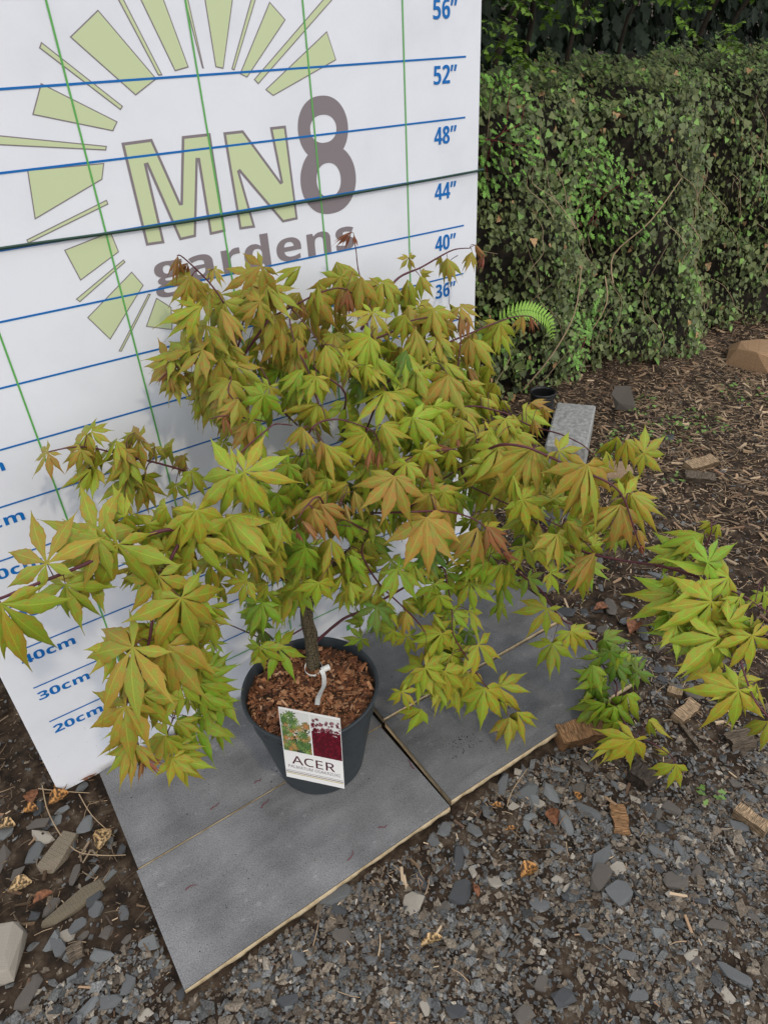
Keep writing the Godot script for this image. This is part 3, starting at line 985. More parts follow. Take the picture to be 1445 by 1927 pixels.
# ---------- pot ----------
func build_pot() -> void:
	var c := Vector3(0.302, 0.012, 0.279)
	var p := thing("plant_pot", "dark grey round plastic plant pot filled with bark mulch", "plant pot", c)
	obj("pot_wall", lathe([Vector2(0.0, 0.0), Vector2(0.088, 0.0), Vector2(0.0915, 0.002), Vector2(0.0935, 0.006), Vector2(0.096, 0.028), Vector2(0.0985, 0.031), Vector2(0.1325, 0.213), Vector2(0.1345, 0.216), Vector2(0.1365, 0.231)]), mats.pot, p)
	obj("rim", lathe([Vector2(0.1365, 0.231), Vector2(0.1395, 0.233), Vector2(0.1405, 0.2345), Vector2(0.1400, 0.2365), Vector2(0.1385, 0.2375), Vector2(0.1350, 0.2372), Vector2(0.1335, 0.2355), Vector2(0.1320, 0.225), Vector2(0.1285, 0.18)]), mats.pot, p)
	var disc := SurfaceTool.new()
	disc.begin(Mesh.PRIMITIVE_TRIANGLES)
	var hgt := func(r: float, a: float) -> float: return 0.213 + 0.008 * (1.0 - r / 0.133) + 0.006 * nz.get_noise_2d(r * 30.0 * cos(a), r * 30.0 * sin(a))
	for i in 12:
		for k in 40:
			var r0 := 0.1325 * i / 12.0
			var r1 := 0.1325 * (i + 1) / 12.0
			var a := TAU * k / 40.0
			var b := TAU * (k + 1) / 40.0
			quad(disc, Vector3(r0 * cos(a), hgt.call(r0, a), r0 * sin(a)), Vector3(r1 * cos(a), hgt.call(r1, a), r1 * sin(a)), Vector3(r1 * cos(b), hgt.call(r1, b), r1 * sin(b)), Vector3(r0 * cos(b), hgt.call(r0, b), r0 * sin(b)), false)
	disc.generate_normals()
	obj("compost", disc.commit(), mats.soil, p)
	var xf := []
	var cols := []
	var bc := [Color(0.20, 0.075, 0.032), Color(0.30, 0.125, 0.055), Color(0.13, 0.05, 0.025), Color(0.075, 0.035, 0.02), Color(0.40, 0.20, 0.10), Color(0.50, 0.29, 0.17)]
	for k in 3600:
		var r := 0.131 * sqrt(rng.randf())
		var a := rnd(0, TAU)
		var l := rnd(0.004, 0.012) if rng.randf() < 0.8 else rnd(0.012, 0.022)
		var w := l * rnd(0.2, 0.55)
		if r + l * 0.5 > 0.1315: continue
		var b := Basis.from_euler(Vector3(rnd(-0.5, 0.5), rnd(0, TAU), rnd(-0.5, 0.5)))
		xf.append(Transform3D(b * Basis.from_scale(Vector3(l, w * 1.3, w * 2.2)), Vector3(r * cos(a), hgt.call(r, a) + rnd(0.0005, 0.006), r * sin(a))))
		cols.append(bc[rng.randi() % (5 if rng.randf() < 0.8 else 6)] * rnd(0.7, 1.25))
	scatter("bark_mulch", p, box_mesh(Vector3(1, 0.16, 0.42), 0.0, 0.12), mats.vc, xf, cols)

# ---------- maple ----------
func make_leaf(spread: float, variant: int) -> ArrayMesh:
	# a seven-lobed leaf: stalk end at the origin, middle lobe along +y of length 1, face towards +z
	var r := RandomNumberGenerator.new()
	r.seed = int(spread * 100.0) * 31 + variant
	var st := SurfaceTool.new()
	st.begin(Mesh.PRIMITIVE_TRIANGLES)
	var ts := [0.0, 0.06, 0.13, 0.2, 0.27, 0.34, 0.41, 0.48, 0.55, 0.62, 0.68, 0.74, 0.8, 0.86, 0.92, 1.0]
	var ws := [0.10, 0.15, 0.26, 0.44, 0.64, 0.83, 0.96, 1.0, 0.92, 0.77, 0.58, 0.40, 0.26, 0.15, 0.075, 0.0]
	var ang := [0.0, 42.0, 84.0, 128.0]
	var len_ := [1.0, 0.96, 0.82, 0.50]
	var ae := lerpf(0.32, 1.0, spread)
	for i in [-3, -2, -1, 0, 1, 2, 3]:
		var k := absi(i)
		if spread < 0.45 and k == 3: continue
		var a: float = deg_to_rad(ang[k]) * ae * signf(i) + r.randf_range(-0.11, 0.11)
		var ll: float = len_[k] * r.randf_range(0.92, 1.06)
		var hw: float = (0.124 if k < 3 else 0.10) * ll / maxf(ll, 0.62) * lerpf(0.50, 1.0, smoothstep(0.05, 0.65, spread)) * r.randf_range(0.9, 1.1)
		var back := -(1.0 - spread) * 0.62 * sin(deg_to_rad(ang[k]) * 0.8) - 0.02 * k
		var d := Vector3(sin(a), cos(a), back).normalized()
		var n := Vector3(-back * sin(a) * 0.4 + signf(i) * (1.0 - spread) * 0.5 * minf(k, 2), -back * cos(a) * 0.4, 1.0).normalized()
		var s := d.cross(n).normalized()
		n = s.cross(d).normalized()
		var droop := lerpf(0.40, 0.26, spread) * r.randf_range(0.4, 1.7)
		var twist := r.randf_range(-0.6, 0.6)
		var fold := lerpf(0.75, 0.34, spread) * r.randf_range(0.7, 1.25)
		var curl := r.randf_range(-0.10, 0.10)
		var rows := []
		for j in ts.size():
			var t: float = ts[j]
			var w: float = ws[j] * hw
			var saw := 1.0 + (0.07 if j % 2 == 0 else -0.05) * smoothstep(0.2, 0.4, t) * (1.0 - smoothstep(0.9, 1.0, t))
			var c := d * (t * ll) - n * (droop * t * t * ll) + s * (curl * t * t)
			var tw := twist * t
			var ss := (s * cos(tw) + n * sin(tw))
			var nn := (n * cos(tw) - s * sin(tw))
			var e := 0.02 * sin(t * 17.0 + i * 2.0) * hw * 3.0
			rows.append([c - ss * w * saw - nn * (w * fold - e), c + nn * 0.004, c + ss * w * saw - nn * (w * fold + e), t])
		st.set_smooth_group(i + 5)
		var tint := r.randf_range(0.86, 1.08)
		var col := r.randi() % 4
		for j in ts.size() - 1:
			for h in 2:
				var A: Vector3 = rows[j][h]; var B: Vector3 = rows[j][h + 1]
				var C: Vector3 = rows[j + 1][h + 1]; var D: Vector3 = rows[j + 1][h]
				var u0 := h * 0.5
				var u1 := u0 + 0.5
				for q in [[A, u0, 0], [D, u0, 1], [C, u1, 1], [A, u0, 0], [C, u1, 1], [B, u1, 0]]:
					st.set_color(Color(tint, tint, tint))
					st.set_uv(Vector2((col + 0.01 + 0.98 * q[1]) * 0.25, rows[j + q[2]][3]))
					st.add_vertex(q[0])
	st.generate_normals()
	return st.commit()

func L(p: Vector3, a: Vector3, spread: float, tone: float) -> void:
	var q := snappedf(clampf(spread, 0.1, 1.0), 0.15)
	var key := [q, rng.randi() % 6]
	if not leaf_mesh.has(key): leaf_mesh[key] = make_leaf(q, key[1])
	var o := MeshInstance3D.new()
	o.name = "leaf"
	o.mesh = leaf_mesh[key]
	o.material_override = tone_mat(tone + rnd(-0.12, 0.12))
	maple.add_child(o, true)
	var ln := a.length()
	var y := a / ln
	# blades face the light: up and out from the trunk
	var n := Vector3(-0.34, 0.68, 0.64) + Vector3(rnd(-0.45, 0.45), rnd(-0.2, 0.35), rnd(-0.4, 0.4))
	n = (n - y * n.dot(y)).normalized()
	o.transform = Transform3D(Basis(y.cross(n), y, n) * Basis.from_scale(Vector3(ln * rnd(0.85, 1.1), ln, ln * rnd(0.8, 1.4))), p)
	# stalk back to the nearest shoot
	var best := 1e9
	var bi := -1
	for i in branch_pts.size():
		var dd: float = branch_pts[i].distance_squared_to(p)
		if dd < best:
			best = dd; bi = i
	var to: Vector3 = branch_pts[bi]
	var dist := sqrt(best)
	if dist > 0.004:
		if dist > 0.10: to = p + (to - p) * (0.10 / dist)
		var mid := (p + to) * 0.5 + Vector3(0, 0.18 * dist, 0) - y * 0.12 * dist
		var st: SurfaceTool = branch_owner[bi]
		add_tube(st, smooth_path([to, mid, p - n * 0.001], 3), 0.0008, 0.0006, 4)

var extra_st := {}
func E(p: Vector3, a: Vector3, spread: float, tone: float) -> void:
	# small leaves deep in the crown, too many to be parts one by one
	var q := snappedf(clampf(spread, 0.1, 1.0), 0.15)
	var key := [q, rng.randi() % 6]
	if not leaf_mesh.has(key): leaf_mesh[key] = make_leaf(q, key[1])
	var tk := snappedf(clampf(tone, -0.3, 2.2), 0.3)
	if not extra_st.has(tk):
		extra_st[tk] = SurfaceTool.new()
		extra_st[tk].begin(Mesh.PRIMITIVE_TRIANGLES)
	var ln := a.length()
	var y := a / ln
	var n := Vector3(-0.30, 0.70, 0.62) + Vector3(rnd(-0.4, 0.4), rnd(-0.2, 0.3), rnd(-0.4, 0.4))
	n = (n - y * n.dot(y)).normalized()
	extra_st[tk].append_from(leaf_mesh[key], 0, Transform3D(Basis(y.cross(n), y, n) * Basis.from_scale(Vector3.ONE * ln), p))

func B(pts: Array, r0: float, r1: float, n := "branch") -> void:
	var st := SurfaceTool.new()
	st.begin(Mesh.PRIMITIVE_TRIANGLES)
	var path := smooth_path(pts, 5)
	add_tube(st, path, r0, r1, 7 if n == "branch" else 12, 0.15)
	for p in path:
		branch_pts.append(p)
		branch_owner.append(st)
	shoots.append([n, st, r0])

var shoots := []
func T(pts: Array, r0: float, r1: float) -> void:
	B(pts, r0, r1, "trunk")

func build_maple() -> void:
	maple = thing("maple_tree", "young Japanese maple with olive and bronze palm-shaped leaves in a pot", "maple tree")
	branch_data()
	leaf_data()
	for tk in extra_st: obj("inner_leaves", extra_st[tk].commit(), tone_mat(tk), maple).set_meta("kind", "stuff")
	for s in shoots:
		s[1].generate_normals()
		obj(s[0], s[1].commit(), mats.bark if s[0] == "trunk" else (mats.twig_dark if s[2] > 0.0036 else mats.twig), maple)
	# white tie round the trunk
	var tie := thing("label_tie", "white plastic tie looped round the maple trunk", "plant tie", Vector3(0.336, 0.236, 0.232))
	var loop := lathe([Vector2(0.0185, 0.0), Vector2(0.0192, 0.008), Vector2(0.0185, 0.016), Vector2(0.0178, 0.008), Vector2(0.0185, 0.0)], 24)
	var lo := obj("loop", loop, mats.band, tie)
	lo.rotation_degrees = Vector3(14, 0, 10)
	lo.position.y = -0.006
	var roll := obj("roll", tube([Vector3(0.008, 0.004, 0.019), Vector3(0.026, 0.005, 0.021)], 0.0065, 0.0065, 14), mats.band, tie)
	roll.name = "roll"
	ribbon(tie, [Vector3(0.006, 0.010, 0.022), Vector3(0.004, 0.006, 0.036), Vector3(-0.012, 0.014, 0.066), Vector3(-0.036, 0.040, 0.10), Vector3(-0.058, 0.070, 0.135), Vector3(-0.075, 0.090, 0.165)], 0.0046)

func ribbon(parent: Node, pts: Array, w: float) -> void:
	var st := SurfaceTool.new()
	st.begin(Mesh.PRIMITIVE_TRIANGLES)
	var path := smooth_path(pts, 6)
	for i in path.size() - 1:
		var tw := i * 0.03
		var s := Vector3(cos(tw), 0.1, sin(tw)) * w
		var a: Vector3 = path[i]
		var b: Vector3 = path[i + 1]
		quad(st, a - s, a + s, b + s, b - s)
		quad(st, a - s + Vector3(0, -0.0006, -0.0006), a + s + Vector3(0, -0.0006, -0.0006), b + s + Vector3(0, -0.0006, -0.0006), b - s + Vector3(0, -0.0006, -0.0006), false)
	st.generate_normals()
	obj("strap", st.commit(), mats.band, parent)

# ---------- plant label ----------
func build_card() -> void:
	var tl := Vector3(0.203, 0.322, 0.358)
	var tr := Vector3(0.280, 0.320, 0.446)
	var bl := Vector3(0.189, 0.140, 0.363)
	var ex := (tr - tl).normalized()
	var ey := (tl - bl)
	ey = (ey - ex * ey.dot(ex)).normalized()
	var w := 0.1165
	var h := 0.1835
	var c := thing("plant_label", "white printed plant label with two leaf pictures hanging on the pot", "plant label")
	c.transform = Transform3D(Basis(ex, ey, ex.cross(ey)), (tr + bl) * 0.5 + Vector3(-0.0825 - 0.235, 1.318 - 0.23, 1.209 - 0.405) * 0.022)
	obj("card", box_mesh(Vector3(w, h, 0.0008), 0.0), mat(Color(0.80, 0.79, 0.76), 0.4), c)
	var n := FastNoiseLite.new()
	n.seed = 91; n.frequency = 0.012; n.fractal_octaves = 4
	for side in 2:
		var im := Image.create(160, 240, false, Image.FORMAT_RGB8)
		im.fill(Color(0.93, 0.93, 0.91))
		for y in range(70, 240):
			for x in 160:
				var dk := n.get_noise_2d(x * 2.0 + side * 300.0, y * 2.0)
				if side == 0 and dk + (y - 150) * 0.004 > -0.05: im.set_pixel(x, y, Color(0.10, 0.17, 0.13).lerp(Color(0.2, 0.33, 0.2), 0.5 + dk))
				elif side == 1 and dk + (y - 90) * 0.01 > -0.2: im.set_pixel(x, y, Color(0.36, 0.05, 0.12))
		# leaves, one lobed star after another
		for k in (120 if side == 0 else 420):
			var cx := rnd(0, 160)
			var cy := rnd(12, 240) if side == 0 else 18.0 + 222.0 * pow(rng.randf(), 0.8)
			if side == 0 and cy < 60 and cx > 90: continue
			if side == 1 and n.get_noise_2d(cx * 2.5, cy * 2.0 + 700.0) > 0.22: continue
			var R := rnd(14, 27) if side == 0 else rnd(5, 11)
			var ph := rnd(0, TAU)
			var col := Color(0.33, 0.50, 0.27).lerp(Color(0.62, 0.72, 0.38), rng.randf())
			if side == 0 and rng.randf() < 0.28: col = Color(0.86, 0.56, 0.36).lerp(Color(0.80, 0.68, 0.38), rng.randf())
			if side == 1: col = Color(0.34, 0.04, 0.12).lerp(Color(0.60, 0.10, 0.20), rng.randf())
			for y in range(maxi(0, int(cy - R)), mini(240, int(cy + R))):
				for x in range(maxi(0, int(cx - R)), mini(160, int(cx + R))):
					var d := Vector2(x - cx, y - cy)
					var a := d.angle() + ph
					if d.length() < R * (0.25 + 0.75 * pow(absf(cos(a * 3.5)), 2.0)): im.set_pixel(x, y, col.darkened(0.25 * d.length() / R))
		var m := mat(Color.WHITE, 0.4)
		m.albedo_color = Color(0.9, 0.9, 0.9)
		m.albedo_texture = ImageTexture.create_from_image(im)
		var q := QuadMesh.new()
		q.size = Vector2(0.0555, 0.104)
		var o := obj("picture", q, m, c)
		o.position = Vector3(-0.0286 if side == 0 else 0.0297, 0.0352, 0.0007)
	txt(c, "lettering", "ACER", mats.maroon, -0.043, 0.042, -0.0505, -0.0285, 0.0007, false)
	txt(c, "lettering", "PALMATUM OSAKAZUKI", mats.lettergrey, -0.0515, 0.0515, -0.0625, -0.0545, 0.0007, false)
	for k in [[-0.0705, 0.0006, mats.lettergrey], [-0.0745, 0.0007, mats.maroon], [-0.0785, 0.0010, mat(Color(0.55, 0.45, 0.2), 0.5)]]:
		obj("printed_rule", strip_box(-w / 2 + 0.001, w / 2 - 0.001, k[0] - k[1], k[0] + k[1], 0.0007), k[2], c)

# ---------- loose things ----------
func rock(n: String, label: String, cat: String, x: float, z: float, size: Vector3, yaw: float, m: Material, seed_: int, sink := 0.3, cuts := 10) -> MeshInstance3D:
	var o := obj(n, stone_mesh(seed_, cuts * 3 + 6, 0.95 if cuts > 11 else 0.7), m)
	o.transform = Transform3D(Basis(Vector3.UP, deg_to_rad(yaw)) * Basis.from_scale(size * 0.62), Vector3(x, ground_y(x, z) + size.y * (0.5 - sink), z))
	tag(o, label, cat)
	return o

func wood(n: String, label: String, x: float, z: float, size: Vector3, yaw: float, m: Material, tilt := 0.0, lift := 0.0) -> MeshInstance3D:
	# a split offcut: a long box whose ends are ragged with splinters
	var st := SurfaceTool.new()
	st.begin(Mesh.PRIMITIVE_TRIANGLES)
	st.set_smooth_group(-1)
	var nn := 7
	var prof := []
	for i in nn + 1:
		var zz := lerpf(-0.5, 0.5, i / float(nn)) * size.z
		var up := size.y * (0.5 + rnd(-0.08, 0.08))
		prof.append([Vector3(-size.x * 0.5 + rnd(0, 0.12) * size.x, -size.y * 0.5, zz), Vector3(-size.x * 0.5 + rnd(0, 0.14) * size.x, up, zz), Vector3(size.x * 0.5 - rnd(0, 0.14) * size.x, up, zz), Vector3(size.x * 0.5 - rnd(0, 0.12) * size.x, -size.y * 0.5, zz)])
	for i in nn:
		for k in 3: quad(st, prof[i][k], prof[i][k + 1], prof[i + 1][k + 1], prof[i + 1][k], false)
		quad(st, prof[i][0], prof[i][3], prof[i + 1][3], prof[i + 1][0], true)
		quad(st, prof[i][0], prof[i][1], prof[i + 1][1], prof[i + 1][0], true)
		quad(st, prof[i][3], prof[i][2], prof[i + 1][2], prof[i + 1][3], false)
	quad(st, prof[0][0], prof[0][1], prof[0][2], prof[0][3], true)
	quad(st, prof[nn][0], prof[nn][1], prof[nn][2], prof[nn][3], false)
	st.generate_normals()
	var o := obj(n, st.commit(), m)
	o.transform = Transform3D(Basis(Vector3.UP, deg_to_rad(yaw)) * Basis(Vector3.BACK, deg_to_rad(tilt)), Vector3(x, ground_y(x, z) + size.y * 0.42 + lift, z))
	tag(o, label, "wood offcut")
	return o

func dry_leaf(label: String, x: float, z: float, l: float, yaw: float, m: Material, curl := 0.6, wide := 0.36) -> void:
	var st := SurfaceTool.new()
	st.begin(Mesh.PRIMITIVE_TRIANGLES)
	var rows := []
	for i in 9:
		var t := i / 8.0
		var w := wide * pow(sin(PI * clampf(t * 0.94 + 0.03, 0, 1)), 0.8) * (1.0 + rnd(-0.12, 0.12))
		var row := []
		for k in 5:
			var u := (k - 2) / 2.0
			row.append(Vector3((t - 0.5) * l, l * (curl * u * u * w + 0.10 * sin(t * PI) + 0.05 * rnd(-1, 1) * absf(u)), u * w * l))
		rows.append(row)
	st.set_smooth_group(0)
	for i in 8:
		for k in 4: quad(st, rows[i][k], rows[i][k + 1], rows[i + 1][k + 1], rows[i + 1][k], true)
	add_tube(st, [Vector3(-0.5 * l, 0, 0), Vector3(-0.62 * l, 0.02 * l, 0.03 * l), Vector3(-0.75 * l, 0.0, 0.02 * l)], 0.0007, 0.0005, 4)
	st.generate_normals()
	var o := obj("dry_leaf", st.commit(), m)
	o.transform = Transform3D(Basis(Vector3.UP, deg_to_rad(yaw)) * Basis(Vector3.RIGHT, rnd(-0.25, 0.25)), Vector3(x, ground_y(x, z) + 0.009, z))
	tag(o, label, "dry leaf", "fallen dry leaves")

func twig(label: String, pts: Array, r: float, m: Material) -> void:
	var q := []
	for p in pts: q.append(Vector3(p.x, ground_y(p.x, p.y) + 0.009 + rnd(0, 0.004), p.y))
	tag(obj("twig", tube(smooth_path(q, 4), r, r * 0.6, 6, 0.2), m), label, "twig", "twigs on the gravel")

func weed(label: String, x: float, z: float, rad: float, cnt: int) -> void:
	var w := thing("weed", label, "weed", Vector3(x, ground_y(x, z), z), "small weeds on the litter")
	var lf := flat_leaf([Vector2(0, 0), Vector2(0.2, 0.2), Vector2(0.16, 0.35), Vector2(0.34, 0.55), Vector2(0.14, 0.75), Vector2(0, 1.0)], 0.15)
	var xf := []
	var cols := []
	for k in cnt:
		var a := rnd(0, TAU)
		var r := rad * sqrt(rng.randf())
		xf.append(Transform3D(facing(Vector3(rnd(-0.5, 0.5), 1, rnd(-0.5, 0.5)), Vector3(cos(a), 0.15, sin(a))) * Basis.from_scale(Vector3.ONE * rnd(0.012, 0.024)), Vector3(r * cos(a), rnd(0.008, 0.035), r * sin(a))))
		cols.append(Color(0.11, 0.19, 0.04) * rnd(0.7, 1.3))
	scatter("foliage", w, lf, mats.vcfresh, xf, cols)

func build_things() -> void:
	rock("rock", "pale grey rounded rock at the left edge, largest stone there", "rock", -0.375, 0.285, Vector3(0.095, 0.07, 0.075), 65, mats.s2, 201, 0.38, 16)
	rock("stone", "mottled tan and black long stone left of the slabs", "stone", -0.239, 0.133, Vector3(0.10, 0.03, 0.042), 32, mats.mottled, 202)
	rock("stone", "long tan slate splinter lying slantwise left of front slab", "stone", -0.235, 0.264, Vector3(0.118, 0.022, 0.030), 13, mats.tanslate, 203)
	rock("stone", "rusty tan flat stone half hidden behind maple leaves at right", "stone", 1.804, -0.166, Vector3(0.11, 0.05, 0.10), 30, mats.rusty, 204)
	rock("stone", "upright dark slate shard standing at the foot of ivy", "stone", 2.187, -0.469, Vector3(0.11, 0.17, 0.035), -40, mats.s4, 205, 0.1, 1)
	rock("rock", "orange brown sandstone rock at the right edge by the bank", "rock", 3.13, -0.42, Vector3(0.30, 0.13, 0.22), -60, mats.orange_stone, 206, 0.2, 14)
	rock("stone", "black charred stone seen through the maple's right branches", "stone", 1.413, -0.113, Vector3(0.085, 0.06, 0.07), 10, mats.s3, 207)
	rock("stone", "pale grey stone beside the charred black stone", "stone", 1.47, -0.06, Vector3(0.075, 0.045, 0.05), -60, mats.s1, 208)
	rock("stone", "tan stone right behind the corner of the white board", "stone", 1.27, -0.319, Vector3(0.09, 0.08, 0.08), -30, mats.s2, 209)
	rock("stone", "dark grey stone in front of the tan stone behind board", "stone", 1.20, -0.22, Vector3(0.07, 0.05, 0.05), 20, mats.s0, 210)
	rock("stone", "reddish brown stone wedged near the charred stone", "stone", 1.453, -0.195, Vector3(0.08, 0.06, 0.05), -60, mats.rusty, 211)
	wood("wood_offcut", "square dark offcut with pale sawn edge among gravel at left", -0.258, 0.362, Vector3(0.030, 0.016, 0.026), -2, mats.wood_grey)
	wood("wood_offcut", "orange split wood wedge against the right slab's front edge", 0.815, 0.562, Vector3(0.052, 0.045, 0.105), 70, mats.wood_orange, 12)
	wood("wood_offcut", "pale split wood piece lying between maple leaves at right", 1.058, 0.665, Vector3(0.034, 0.022, 0.072), 95, mats.wood_pale, 10)
	wood("wood_offcut", "pale splintered wood chunk at the lower right picture edge", 0.929, 0.909, Vector3(0.034, 0.026, 0.064), 8, mats.wood_pale, -8)
	wood("wood_offcut", "orange brown crumbling wood strip pressed into gravel", 0.732, 0.750, Vector3(0.036, 0.014, 0.066), -40, mats.wood_orange)
	wood("wood_offcut", "grey sawn log end at right under drooping leaves", 1.092, 0.781, Vector3(0.060, 0.030, 0.040), -30, mats.wood_grey, 14)
	wood("wood_offcut", "dark grey square wood block below the green leaf cluster", 0.841, 0.716, Vector3(0.052, 0.030, 0.050), 10, mats.wood_dark, -6)
	wood("wood_offcut", "pale flat wood chip lying high on the brown litter", 2.061, -0.007, Vector3(0.055, 0.025, 0.120), 78, mats.wood_pale, 10)
	wood("wood_offcut", "grey weathered wood piece under the pale flat chip", 1.985, 0.045, Vector3(0.06, 0.022, 0.10), 40, mats.wood_grey)
	wood("wood_offcut", "thin brown bark strip beside the pale split wood", 1.02, 0.69, Vector3(0.010, 0.008, 0.12), -20, mats.wood_grey)
	wood("wood_offcut", "small cream wood lump left of the pale split wood", 1.089, 0.611, Vector3(0.026, 0.016, 0.034), 30, mats.wood_pale)
	var L1 := [["orange dry leaf standing against the board's lower left corner", -0.194, -0.011, 0.040, 60, "dryleaf"], ["curled golden dry leaf just below the board corner", -0.209, 0.016, 0.042, 5, "dryleaf"], ["flat orange dry leaf left of the board corner", -0.266, 0.011, 0.030, -24, "dryleaf"], ["tan lobed dry leaf near the left picture edge", -0.318, 0.168, 0.042, -12, "dryleaf2"], ["pale brown torn dry leaf beside the left slab edge", -0.155, 0.160, 0.046, 45, "dryleaf2"], ["crumpled orange dry leaf above the long slate splinter", -0.286, 0.218, 0.036, 0, "dryleaf3"], ["crinkled cream dry leaf at the far left edge", -0.316, 0.025, 0.036, -25, "dryleaf2"], ["dark red bark-like dry leaf standing left of board", -0.255, -0.021, 0.036, 70, "dryleaf3"], ["red brown dry leaf under the board's bottom edge", -0.142, -0.004, 0.040, -10, "dryleaf3"], ["smooth yellow ochre dry leaf alone on the front gravel", 0.504, 0.725, 0.040, -3, "dryleaf"], ["square red brown dry leaf near the slate pieces", 0.625, 0.669, 0.036, -116, "dryleaf3"], ["small yellow dry leaf near the slab corner gap", 0.546, 0.588, 0.022, -47, "dryleaf"], ["brown folded dry leaf beside a big grey slate", 0.399, 0.692, 0.024, -110, "dryleaf3"], ["thin ochre dry leaf beside the long twig", 0.702, 0.665, 0.024, -108, "dryleaf"], ["tiny ochre dry leaf above the short straight twig", 0.535, 0.641, 0.020, -27, "dryleaf"], ["long tan dry leaf blade on the gravel below slab", 0.274, 0.718, 0.040, -16, "dryleaf2"], ["rust coloured dry leaf on the gravel under green maple leaves", 1.20, 0.40, 0.05, 20, "dryleaf3"], ["orange brown dry leaf right of the right slabs", 1.19, 0.30, 0.045, -30, "dryleaf3"]]
	for q in L1: dry_leaf(q[0], q[1], q[2], q[3], q[4], mats[q[5]], rnd(0.4, 1.0), 0.26 if q[3] < 0.03 or "long" in q[0] else 0.4)
	twig("forked grey twig pointing from slate to brown leaf", [Vector2(0.80, 0.57), Vector2(0.74, 0.617), Vector2(0.69, 0.64), Vector2(0.641, 0.663)], 0.0016, mats.wood_grey)
	twig("short straight brown twig above the yellow ochre leaf", [Vector2(0.512, 0.678), Vector2(0.545, 0.70), Vector2(0.577, 0.724)], 0.0016, mats.wood_grey)
	twig("thin dark twig lying across the front gravel", [Vector2(0.435, 0.788), Vector2(0.40, 0.80), Vector2(0.354, 0.814)], 0.0012, mats.wood_dark)
	twig("long pale curved stem from board corner round to the slab", [Vector2(-0.231, -0.033), Vector2(-0.236, 0.02), Vector2(-0.232, 0.073), Vector2(-0.222, 0.12), Vector2(-0.204, 0.162), Vector2(-0.165, 0.20), Vector2(-0.128, 0.223)], 0.0014, mats.drystem)
	twig("straight straw stem under the board's lower edge", [Vector2(-0.240, -0.03), Vector2(-0.20, 0.0), Vector2(-0.150, 0.038)], 0.0014, mats.drystem)
	twig("straw stem running beside the left back slab", [Vector2(-0.17, 0.03), Vector2(-0.16, 0.10), Vector2(-0.135, 0.17)], 0.0012, mats.drystem)
	twig("thin straw stem beside the right slab's front edge", [Vector2(0.56, 0.60), Vector2(0.60, 0.575), Vector2(0.66, 0.555)], 0.0011, mats.drystem)
	# concrete block and black plastic pot at the foot of the ivy
	var blk := obj("concrete_block", box_mesh(Vector3(0.15, 0.11, 0.36), 0.006, 0.004), mats.concrete)
	blk.transform = Transform3D(Basis(Vector3.UP, deg_to_rad(-53)) , Vector3(1.79, 0.05, -0.395))
	tag(blk, "rough grey concrete block on the ground before the ivy", "concrete block")
	var pot := thing("black_pot", "ribbed black plastic pot behind the concrete block", "plastic pot", Vector3(1.80, 0.0, -0.56))
	var prof := [Vector2(0.0, 0.0), Vector2(0.042, 0.0)]
	for i in 7:
		prof.append(Vector2(0.0435, 0.02 + i * 0.021)); prof.append(Vector2(0.0465, 0.027 + i * 0.021)); prof.append(Vector2(0.0465, 0.034 + i * 0.021)); prof.append(Vector2(0.0435, 0.040 + i * 0.021))
	obj("pot_wall", lathe(prof, 40), mats.black, pot)
	obj("rim", lathe([Vector2(0.0435, 0.166), Vector2(0.051, 0.168), Vector2(0.0515, 0.178), Vector2(0.047, 0.180), Vector2(0.044, 0.172), Vector2(0.043, 0.09), Vector2(0.0, 0.09)], 40), mats.black, pot)
	var wl := [["weed with small ferny leaves on the litter near bank right", 2.357, -0.208, 0.10, 60], ["weed patch just below the ferny weed on the litter", 2.2, -0.24, 0.09, 40], ["low green weed between block and slate shard", 2.05, -0.33, 0.07, 30], ["small weed at the concrete block's near corner", 1.849, -0.30, 0.06, 22], ["tiny green seedling on gravel by the dry brown leaf", 0.903, 0.831, 0.018, 7], ["weed growing behind the upright slate shard", 2.30, -0.48, 0.09, 40], ["single small weed in the middle of the brown litter", 1.9, 0.0, 0.03, 9], ["weed farthest right on the litter below orange rock", 2.75, -0.25, 0.12, 55]]
	for q in wl: weed(q[0], q[1], q[2], q[3], q[4])
	# the fallen leaf hanging brown at the tip of the lowest right shoot

